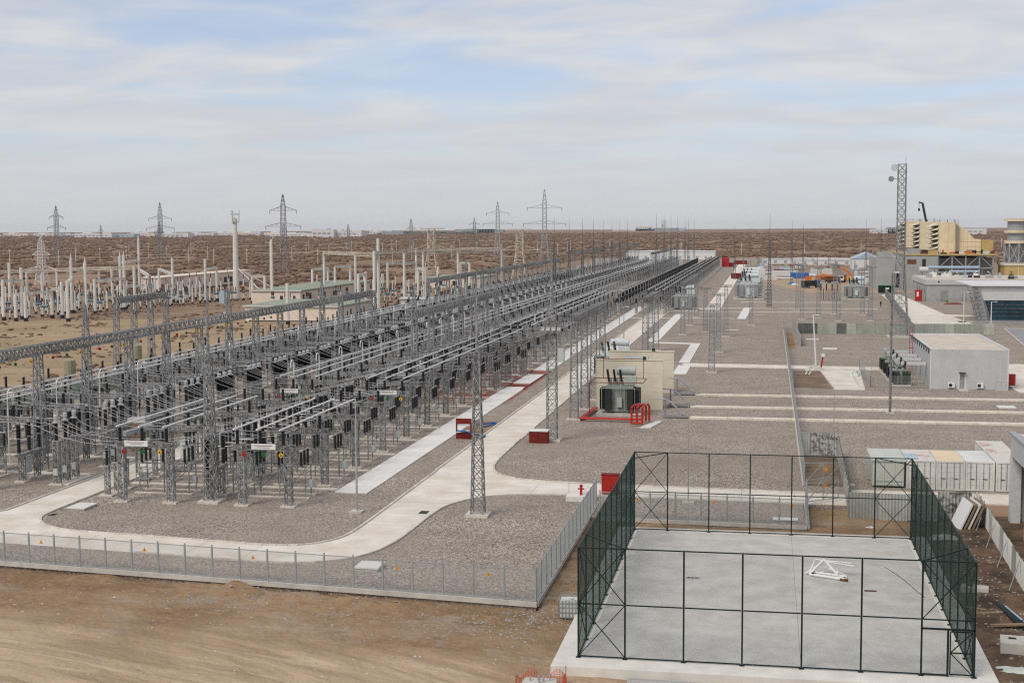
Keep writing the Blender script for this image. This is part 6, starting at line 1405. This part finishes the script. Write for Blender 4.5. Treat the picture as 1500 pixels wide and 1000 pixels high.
PAIRS = [(24, 25, 8.8), (28, 29, 10.6), (30, 31, 8.4), (34, 36, 9.0), (37, 38, 9.7), (40, 41, 10.3), (52, 53, 9.6), (47, 49, 10.2), (0, 2, 10.0), (10, 11, 9.6), (7, 9, 7.6), (21, 22, 10.0), (18, 23, 6.4), (13, 17, 9.0), (5, 6, 10.8), (8, 14, 10.4), (14, 15, 10.6), (3, 7, 7.0), (16, 21, 13.0), (39, 35, 14.8), (44, 46, 10.8), (43, 42, 16.6)]
for i, (a, b_, lb) in enumerate(BE): tag(MB().truss((0, 0, 0), Vector(b_)-Vector(a), 0.8, 0.8, 16, 0.16, 0.10).build('lattice_beam', 'cream_lattice', None, a), lb, 'beam', 'old substation beams')
for i, (a, b_, z) in enumerate(PAIRS):
    p, q = Vector((*OLD[a][:2], z)), Vector((*OLD[b_][:2], z)); tag(MB().truss((0, 0, 0), q-p, 0.6, 0.6, 8, 0.14, 0.09).build('lattice_beam', 'white_column', None, p), f'short white beam joining the {nth(a)} and {nth(b_)} old columns', 'beam', 'old substation short beams')
def old_gear():
    o = thing('oil_breaker', 'x', 'switchgear', group='blue switchgear of the old substation')
    for x in (-0.9, 0.9): MB().tube((x, 0, 0.5), (x, 0, 2.4), 0.18, 6).build('post', 'white_column', o); MB().tube((x, 0, 0), (x, 0, 0.55), 0.25, 6).build('foot', 'dark', o)
    MB().tube((-1.0, 0, 2.7), (1.0, 0, 2.7), 0.33, 10).build('tank', 'blue_tank', o)
    for x in (-0.8, 0, 0.8): MB().shed(x, 0, 3.2, 4.5, 0.17, 6, 5).build('insulator', 'porcelain' if x else 'brown_rust', o)
    return o
og = freeze(old_gear()); ogm = merged(og); ogm2 = ogm
rn = random.Random(11); cnt = 0
for row in range(5):
    for i in range(17):
        t_ = i/16; x = -193+27*t_-8.5*row+rn.uniform(-1, 1); y = 322+95*t_+5.5*row+rn.uniform(-1.5, 1.5)
        if rn.random() < 0.12: continue
        o = og if cnt == 0 else link('oil_breaker', ogm, None, (x, y, 0), rn.choice([0, pi/2]))
        if cnt == 0: o.location = (x, y, 0)
        o['label'] = f'{nth(i)} blue-tanked unit from the left in the {nth(row)} row of old switchgear'; o['category'] = 'switchgear'; o['group'] = 'blue switchgear of the old substation'; cnt += 1
for row in range(3):
    for i in range(9):
        x = -152+7.0*i*0.7+rn.uniform(-1, 1)+8*row; y = 400+9*i+rn.uniform(-2, 2)-14*row
        if -156 < x < -138 and 393 < y < 472: continue
        o = link('oil_breaker', ogm, None, (x, y, 0), rn.choice([0, pi/2])); tag(o, f'{nth(i)} blue-tanked unit in the {nth(row)} rank beyond the green-roofed houses', 'switchgear', 'switchgear beyond the green roofs')
for j, (x, y) in enumerate([(-100, 380), (-101, 392), (-99, 405), (-102, 420), (-96, 432), (-108, 372), (-106, 436), (-92, 418), (-94, 399), (-93, 386)]):
    o = link('oil_breaker', ogm, None, (x, y, 0), pi/2); tag(o, f'{nth(j)} blue-tanked unit beside the double white column', 'switchgear', 'switchgear beside the double column')
# short concrete supports packed between the tall columns
sup_me = MB().lathe(0, 0, [(0.5, 0.26), (5.0, 0.22)], 7); sup_me.cur = 1; sup_me.lathe(0, 0, [(0, 0.34), (0.55, 0.32)], 7); sup_me.cur = 2; sup_me.shed(0, 0, 5.0, 6.1, 0.17, 6, 5); sup_me = sup_me.mesh('concrete_support', ['white_column', 'dark', 'brown_rust'])
for row in range(4):
    for i in range(24):
        t_ = i/23; x = -196+30*t_-9*row+rn.uniform(-1.2, 1.2); y = 318+104*t_+6*row+rn.uniform(-2, 2)
        o = link('concrete_support', sup_me, None, (x, y, 0)); o.scale = (1, 1, rn.uniform(0.7, 1.5)); tag(o, f'{nth(i)} short white support from the left in the {nth(row)} old row', 'support', 'short concrete supports')
for i in range(26):
    x = -158+2.6*i+rn.uniform(-1, 1); y = 472-2.2*i+rn.uniform(-9, 9)
    if -157 < x < -137 and 393 < y < 473: y += 30
    o = link('concrete_support', sup_me, None, (x, y, 0)); o.scale = (1, 1, rn.uniform(0.7, 1.5)); tag(o, f'{nth(i)} short white support from the left behind the green roofs', 'support', 'short concrete supports behind the roofs')
# buildings of the old substation
def block(name, label, x0, y0, x1, y1, h_, m, roof, wins=(), side=()):
    o = thing(name, label, 'building', (x0, y0, 0)); MB().box(0, 0, 0, x1-x0, y1-y0, h_).build('wall', m, o); MB().box(-0.4, -0.4, h_+0.003, x1-x0+0.4, y1-y0+0.4, h_+0.4).build('roof', roof, o)
    MB().box(-0.42, -0.44, h_+0.05, x1-x0+0.42, -0.404, h_+0.35).build('eave', 'far_white', o)
    for (a, z0, w2, h2) in wins: MB().box(a, -0.06, z0, a+w2, -0.004, z0+h2).build('window', 'dark', o)
    for (a, z0, w2, h2) in side: MB().box(x1-x0+0.004, a, z0, x1-x0+0.06, a+w2, z0+h2).build('window', 'dark', o)
    return o
block('pink_building', 'long low pinkish wall-like hall behind the old substation', -228, 472, -220.3, 561, 4.9, 'pink_wall', 'pink_wall', (), ((60, 1, 3, 2.2), (66, 1, 3, 2.2)))
block('green_roof_house', 'low pinkish building with pale green roof behind the long gantry', -128, 322, -103.5, 352, 3.6, 'pink_wall', 'green_roof', ((1, 0, 22, 0.25),))
block('green_roof_house', 'pinkish house with green roof and dark side windows further back', -155, 396, -139.5, 470, 3.9, 'pink_wall', 'green_roof', ((9, 0.3, 0.9, 2.3), (13.2, 0.3, 0.7, 2.3)), ((2, 0.8, 1.6, 2.2), (8, 0.8, 2.2, 2.2), (22, 1, 2, 1.8), (34, 1, 2, 1.8)))
block('green_roof_house', 'small house with green roof at the right of the conifers', -128, 512, -108, 540, 3.8, 'pink_wall', 'green_roof', ((3, 1, 2, 1.6), (9, 1, 2, 1.6)))
block('white_hut', 'small white hut between the old columns and the gantry', -101.5, 372, -90, 376, 3.0, 'far_white', 'far_white', ((2, 0.4, 1, 2),))
# conifers
def conifer(label, x, y, h_):
    o = thing('fir_tree', label, 'tree', (x, y, 0)); MB().tube((0, 0, 0), (0, 0, h_), 0.22, 7, 0.04).build('trunk', 'bark', o); m = MB(); rn2 = random.Random(int(x*7))
    for i in range(420):
        t_ = rn2.random()**0.8; z = 0.6+t_*(h_-0.6); rr_ = (1-t_)*h_*0.28*(0.5+0.6*rn2.random()); a = rn2.random()*2*pi; c_ = Vector((rr_*cos(a), rr_*sin(a), z)); s_ = rn2.uniform(0.18, 0.45)
        d1 = Vector((cos(a), sin(a), -0.35))*s_; d2 = Vector((-sin(a), cos(a), rn2.uniform(-.3, .3)))*s_*0.6
        m.add([c_-d2, c_+d1, c_+d2, c_-d1*0.4], [(0, 1, 2), (0, 2, 3)])
    m.build('crown', 'conifer', o)
conifer('taller dark fir tree behind the green-roofed house', -141.5, 481, 7.6); conifer('smaller dark fir tree left of the taller one', -147.5, 483, 5.0); conifer('lowest bushy fir beside the two others', -150.5, 484, 3.8)
# tall slim chimney with platform, lamp pole
o = thing('chimney_pole', 'tall pale concrete pole with a platform head and stays', 'pole', (-173, 428, 0)); MB().lathe(0, 0, [(0, 1.1), (24, 0.72), (26.5, 0.72)], 12).build('shaft', 'white_column', o); MB().lathe(0, 0, [(25.0, 1.2), (25.3, 1.2)], 10).build('platform', 'cream_lattice', o); MB().lathe(0, 0, [(27.6, 1.6), (27.9, 1.6)], 10).build('platform', 'cream_lattice', o)
for a in (0.5, 2.6, 4.7): MB().tube((1.3*cos(a), 1.3*sin(a), 25), (1.5*cos(a), 1.5*sin(a), 29), 0.09, 5).build('antenna', 'steel', o)
for q in ((14, -6), (8, 6), (18, 3)): MB().tube((0.6, 0, 10), (q[0], q[1], 0), 0.16, 5).build('stay', 'white_column', o)
o = thing('floodlight_pole', 'white pole with a ring of lamps left of the green roofs', 'lamp post', (-150.6, 401, 0)); MB().lathe(0, 0, [(0, 0.5), (19, 0.32)], 10).build('shaft', 'white_column', o)
for i in range(6): MB().path([(0, 0, 19), (0.9*cos(i), 0.9*sin(i), 20.4), (1.6*cos(i), 1.6*sin(i), 20.2)], 0.06, 5).build('lamp_arm', 'cap_white', o)
# scrap heap
sh = MB(); rn = random.Random(21)
for i in range(90):
    a = Vector((rn.uniform(-7, 7), rn.uniform(-4, 4), rn.uniform(0.1, 0.9))); sh.cur = i % 3; sh.bar(a, a+Vector((rn.uniform(-2, 2), rn.uniform(-1, 1), rn.uniform(-.1, .3))), 0.25)
tag(sh.build('scrap_heap', ['timber', 'dark', 'far_white'], None, (-134, 338, 0)), 'heap of timber and scrap on the sand behind the gantry', 'scrap heap')
tag(MB().box(0, 0, 0.4, 3, 1.6, 1.6).box(0.3, 0.2, 0, 0.6, 1.4, 0.4).box(2.4, 0.2, 0, 2.7, 1.4, 0.4).cbox(1.5, 0.8, 1.6, 1.2, 1, 0.7).build('red_trailer', 'red', None, (-166, 424, 0)), 'red trailer at the foot of the tall pale pole', 'trailer')
tag(MB().box(0, 0, 0, 1.6, 1.6, 3.4).box(0.3, 0.3, 3.4, 1.3, 1.3, 4.0).build('blue_kiosk', 'pale_blue', None, (-166.5, 398, 0)), 'pale blue kiosk among the old columns', 'kiosk')

# ================================================================== pylons and distance
def pylon(label, x, y, h_, m='steel', rz=0.0, wb=6.0, arms=((0.62, 7.0), (0.80, 5.4)), kind='std'):
    o = thing('pylon', label, 'pylon', (x, y, -0.5), rz, 'transmission pylons'); lb = 0.42; z1, z2 = h_*lb, h_*0.84
    MB().lattice(wb, 2.5, 0, z1, 4, 0.24, 0.12, style='x', ring=False).build('leg_section', m, o); MB().lattice(2.5, 2.1, z1, z2, 7, 0.22, 0.11, style='x', ring=False).build('body', m, o); MB().lattice(2.1, 0.4, z2, h_, 3, 0.18, 0.1, style='x', ring=False).build('peak', m, o)
    for f, ln in arms:
        z = h_*f
        for s_ in (-1, 1):
            a = MB(); tip = (s_*ln, 0, z)
            for yy in (-1.1, 1.1): a.bar((s_*1.1, yy, z), tip, 0.2); a.bar((s_*1.1, yy, z+1.9), tip, 0.16)
            for k in (0.3, 0.6): a.bar((s_*(1.1+(ln-1.1)*k), 0.8*(1-k), z), (s_*(1.1+(ln-1.1)*k), 0.8*(1-k), z+1.9*(1-k)), 0.12)
            arm = a.build('crossarm', m, o); MB().tube((s_*ln*0.97, 0, z), (s_*ln*0.97, 0, z-1.8), 0.14, 5).build('insulator_string', 'porcelain', arm)
    return o
pylon('grey lattice pylon at the far left of the skyline', -485, 876, 40); pylon('dark pylon with two crossarms left of the pale pole', -408, 876, 41.5, arms=((0.58, 10.5), (0.74, 8.5))); pylon('tall pylon with two wide crossarms above the white factory', -246, 674, 41, arms=((0.60, 9.8), (0.80, 7.4))); pylon('largest pylon rising behind the switchyard, right of the others', -134, 826, 46.5, 'steel_light', arms=((0.55, 13.5), (0.76, 11))); pylon('paler pylon left of the largest one', -191, 967, 42, 'steel_light', arms=((0.62, 11), (0.80, 8.5))); pylon('small distant pylon between the middle ones', -307, 1426, 34)
for j, (x, y, h_) in enumerate([(-620, 1700, 30), (-330, 1250, 32), (-980, 1900, 30), (-560, 1200, 30), (-470, 1500, 28)]): pylon(['tiny distant pylon near the white factory', 'faint pylon right of the tall one', 'tiny pylon at far left of the skyline', 'faint grey pylon left of the dark pylon', 'tiny pylon behind the pale pole'][j], x, y, h_, wb=4, arms=((0.7, 5),))
def tpylon(label, x, y, h_, rz=0):
    o = thing('terminal_tower', label, 'pylon', (x, y, 0), rz, 'cream terminal towers'); MB().lattice(6.5, 3.0, 0, h_*0.55, 4, 0.3, 0.18, style='z').build('leg_section', 'cream_lattice', o); MB().lattice(3.0, 2.6, h_*0.55, h_, 5, 0.26, 0.16, style='z').build('body', 'cream_lattice', o)
    MB().truss((-5.5, 0, h_), (5.5, 0, h_), 0.8, 0.5, 10, 0.15, 0.10).build('top_crossarm', 'cream_lattice', o)
    for s_ in (-1, 1):
        a = MB(); a.bar((s_*1.4, 0, h_*0.62), (s_*8.5, 0, h_*0.6), 0.22); a.bar((s_*1.4, 0, h_*0.71), (s_*8.5, 0, h_*0.6), 0.18); a.build('crossarm', 'cream_lattice', o)
tpylon('cream flat-topped terminal tower left of the middle', -142, 572, 22.6); tpylon('cream flat-topped terminal tower next to the largest pylon', -104, 575, 22); pylon('white pointed lattice tower above the old columns at left', -307, 541, 20.5, 'white_column', 0, 4.5, ((0.30, 8.0), (0.62, 4.2)))
# desert power poles
rn = random.Random(31); pole_me = MB().tube((0, 0, 0), (0, 0, 11), 0.22, 6, 0.15).box(-1.2, -0.1, 9.6, 1.2, 0.1, 9.85).mesh('utility_pole', 'white_column')
for i in range(44):
    t_ = i/43; x = -560+410*t_+rn.uniform(-14, 14); y = 900+rn.uniform(-120, 500)
    o = link('utility_pole', pole_me, None, (x, y, -0.6), rn.uniform(0, 3)); tag(o, f'{nth(i)} pale utility pole from the left on the scrub plain', 'pole', 'utility poles on the plain')
for i in range(10):
    o = link('utility_pole', pole_me, None, (-70+55*i*0.9, 1050+rn.uniform(0, 500), -0.6), rn.uniform(0, 3)); tag(o, f'{nth(i)} pale utility pole from the left beyond the yard', 'pole', 'utility poles beyond the yard')
# horizon buildings
rn = random.Random(41); FB = []
for i in range(30):
    t_ = i/29; ang = radians(-31.5+15.5*t_); d = rn.uniform(3600, 5200); FB.append((d*math.tan(ang), d, rn.uniform(20, 130), rn.uniform(5, 13), rn.choice(['far_white', 'far_white', 'far_grey', 'pink_wall', 'pale_blue'])))
FB += [(-1210, 3540, 40, 22, 'far_white'), (-1165, 3500, 105, 17, 'far_white'), (-1400, 3700, 190, 9, 'far_white'), (-1190, 3480, 60, 20, 'far_white'), (-560, 6900, 120, 16, 'far_grey'), (-760, 8000, 90, 26, 'far_white'), (-690, 8000, 220, 15, 'pale_blue'), (-610, 8000, 24, 60, 'far_white'), (-900, 8000, 300, 9, 'far_white'), (-1380, 6000, 180, 16, 'far_grey'), (-1280, 6000, 120, 14, 'far_grey'), (300, 4200, 90, 12, 'far_white'), (350, 4200, 40, 18, 'far_grey'), (480, 3600, 60, 14, 'far_white')]
FB.sort(key=lambda b_: b_[0]/b_[1])
for i, (x, y, w2, h_, m_) in enumerate(FB):
    o = thing('distant_building', f'{nth(i)} tiny distant building from the left on the horizon', 'building', (x, y, -3), 0, 'distant buildings on the horizon')
    MB().box(0, 0, 0, w2, 40, h_+3).build('wall', m_, o)
    if w2 > 60: MB().box(w2*0.2, 4, h_+3.01, w2*0.45, 30, h_+6).build('roof_block', 'far_white', o)
    for q in range(min(8, int(w2/14))): MB().box(3+13*q, -0.3, 3+h_*0.35, 11+13*q, -0.02, 3+h_*0.6).build('window', 'far_grey', o)
# far tree line (one dark mass on the skyline)
def clumps(name, pts, m, seg=5):
    """many small irregular domes in one mesh"""
    V = []; F = []; r = random.Random(9)
    for (x, y, z, w2, h_) in pts:
        o = len(V); a0 = r.random()*6; 
        for (fz, fr_) in ((0, 0.85), (0.55, 1.0)):
            for i in range(seg): q = w2*fr_*r.uniform(0.7, 1.2); a = a0+2*pi*i/seg; V.append((x+q*cos(a), y+q*sin(a), z+h_*fz*r.uniform(0.7, 1.1)))
        V.append((x+w2*r.uniform(-.3, .3), y, z+h_))
        for i in range(seg):
            j = (i+1) % seg; F.append((o+i, o+j, o+seg+j, o+seg+i)); F.append((o+seg+i, o+seg+j, o+2*seg))
    mb = MB(); mb.v = V; mb.f = F; mb.mi = [0]*len(F); return struct(mb.build(name, m), 'stuff')
rn = random.Random(51)
tl = []
for i in range(420): a = radians(rn.uniform(-32, -12)); d = rn.uniform(4800, 6500); tl.append((d*math.tan(a), d, -3, rn.uniform(10, 26), rn.uniform(6, 12)))
clumps('distant_trees', tl, 'far_green')
# scrub on the plain
def ground_z(x, y):
    r = hypot(x, y); z = -0.03; o_ = max(0.0, min(1.0, (r-430)/250)) if x < -60 or r > 900 else max(0.0, min(1.0, (r-950)/250))
    if -130 < x < 135 and y < 1030: o_ = 0.0
    if o_ > 0: z += o_*(0.9*mnoise.noise((x/22, y/30, 0)) + 1.6*mnoise.noise((x/150, y/210, 3.0))) - 0.6*o_
    return z
bs = []
def blocked(x, y):
    if x > -150 and y < 330: return True
    if -130 < x < 10 and y < 1030: return True
    if -230 < x < -95 and y < 470: return True
    if 0 <= x < 140 and y < 900: return True
    return False
while len(bs) < 52000:
    d = 330*(5200/330)**(rn.random()**0.8); a = radians(rn.uniform(-34, 14)); x, y = d*sin(a), d*cos(a)
    if blocked(x, y): continue
    dn = mnoise.noise((x/60, y/75, 2)) + 0.6*mnoise.noise((x/16, y/20, 5))
    if dn < rn.uniform(-0.18, 0.42): continue
    if d < 620 and rn.random() < 0.55: continue
    s_ = (0.35+1.5*rn.random()**2.2)*(1+d/3000); bs.append((x, y, ground_z(x, y)-0.15, s_*rn.uniform(0.8, 1.5), s_*rn.uniform(0.7, 1.2)))
clumps('desert_scrub', bs, 'bush')
tf = []
while len(tf) < 5200:
    x, y = rn.uniform(-215, -97), rn.uniform(135, 480)
    if mnoise.noise((x/14, y/18, 8)) < rn.uniform(-0.1, 0.6): continue
    if (-129 < x < -103 and 321 < y < 353) or (-156 < x < -138 and 395 < y < 471): continue
    s_ = 0.07+0.5*rn.random()**3; tf.append((x, y, -0.03, s_*rn.uniform(1, 1.6), s_*0.9))
clumps('dry_tufts', tf, 'bush')
# stored equipment between the far transformers and the white sheds
rn = random.Random(61)
for i in range(46):
    x, y = rn.uniform(-14, 46), rn.uniform(585, 815); kind = i % 3; m_ = rn.choice(['far_white', 'container_white', 'steel_light', 'sheet', 'red_dark', 'timber', 'pale_blue', 'cap_white'])
    o = thing('stored_equipment', nth(i//3)+(' crated load stored before the far white sheds', ' rack of pipes stored before the far white sheds', ' upright pole with crossarm before the far white sheds')[kind], 'stored goods', (x, y, 0), rn.uniform(-0.3, 0.3), ('stored crates', 'stored pipe racks', 'stored poles')[kind])
    if kind == 0: MB().cbox(0, 0, 0.2, rn.uniform(2, 5), 2, rn.uniform(1.2, 2.6)).build('crate', m_, o); MB().cbox(0, 0, 0, 2, 1.6, 0.2).build('skid', 'timber', o)
    elif kind == 1:
        for q in range(4): MB().tube((-3.5, 0.5*q, 0.6), (3.5, 0.5*q, 0.6+0.2*(q % 2)), 0.25, 7).build('pipe', m_, o)
        for q in (-2.5, 2.5): MB().box(q, -0.4, 0, q+0.2, 2, 0.34).build('bearer', 'timber', o)
    else: MB().tube((0, 0, 0), (0, 0, rn.uniform(5, 9)), 0.16, 6).build('shaft', 'steel', o); MB().cbox(0, 0, 4.4, 1.6, 0.2, 0.2).build('crossarm', 'steel', o)

# loose stones on the foreground dirt
def stones(n_, fn, m, name):
    V = []; F = []; r = random.Random(77)
    for k in range(n_):
        x, y, s_ = fn(r); z = dirt_z(x, y); o = len(V)
        V.extend([(x+s_*dx*r.uniform(.6, 1.2), y+s_*dy*r.uniform(.6, 1.2), z+s_*dz*r.uniform(.5, 1)) for dx, dy, dz in ((1, 0, 0), (0, 1, 0), (-1, 0, 0), (0, -1, 0), (0, 0, 0.8))]); F.extend([(o, o+1, o+4), (o+1, o+2, o+4), (o+2, o+3, o+4), (o+3, o, o+4)])
    mb = MB(); mb.v = V; mb.f = F; mb.mi = [0]*len(F); return struct(mb.build(name, m), 'stuff')
def f1(r):
    c_ = r.choice([(-24, 77.5, 5, 1.6), (-34, 79.6, 2.4, 1.3), (-13.2, 79, 1.5, 2.6), (-16, 77, 2.5, 1.2), (-12.2, 86, 0.9, 5), (13.8, 84, 1.2, 8), (14, 97, 1.4, 6), (-40, 78, 20, 6)])
    return c_[0]+r.gauss(0, c_[2]), c_[1]+r.gauss(0, c_[3]), abs(r.gauss(0.02, 0.05))+0.02
stones(2600, f1, 'stone', 'loose_stones')
stones(420, lambda r: (r.uniform(-58, -12), r.uniform(58, 81), abs(r.gauss(0, 0.045))+0.02), 'concrete', 'pale_stones')

# ------------------------------------------------------------------ air: faint dust haze over the plain
hz = MB().box(-13500, -13500, -8, 13500, 13500, 60).build('haze', 'steel')
hz.data.materials.clear(); hm = bpy.data.materials.new('haze'); hm.use_nodes = True; hm.node_tree.nodes.clear()
pv = hm.node_tree.nodes.new('ShaderNodeVolumePrincipled'); ho = hm.node_tree.nodes.new('ShaderNodeOutputMaterial')
pv.inputs['Color'].default_value = (0.90, 0.90, 0.92, 1); pv.inputs['Density'].default_value = 0.000026; pv.inputs['Anisotropy'].default_value = 0.2
hm.node_tree.links.new(pv.outputs[0], ho.inputs['Volume']); hz.data.materials.append(hm); struct(hz, 'stuff')
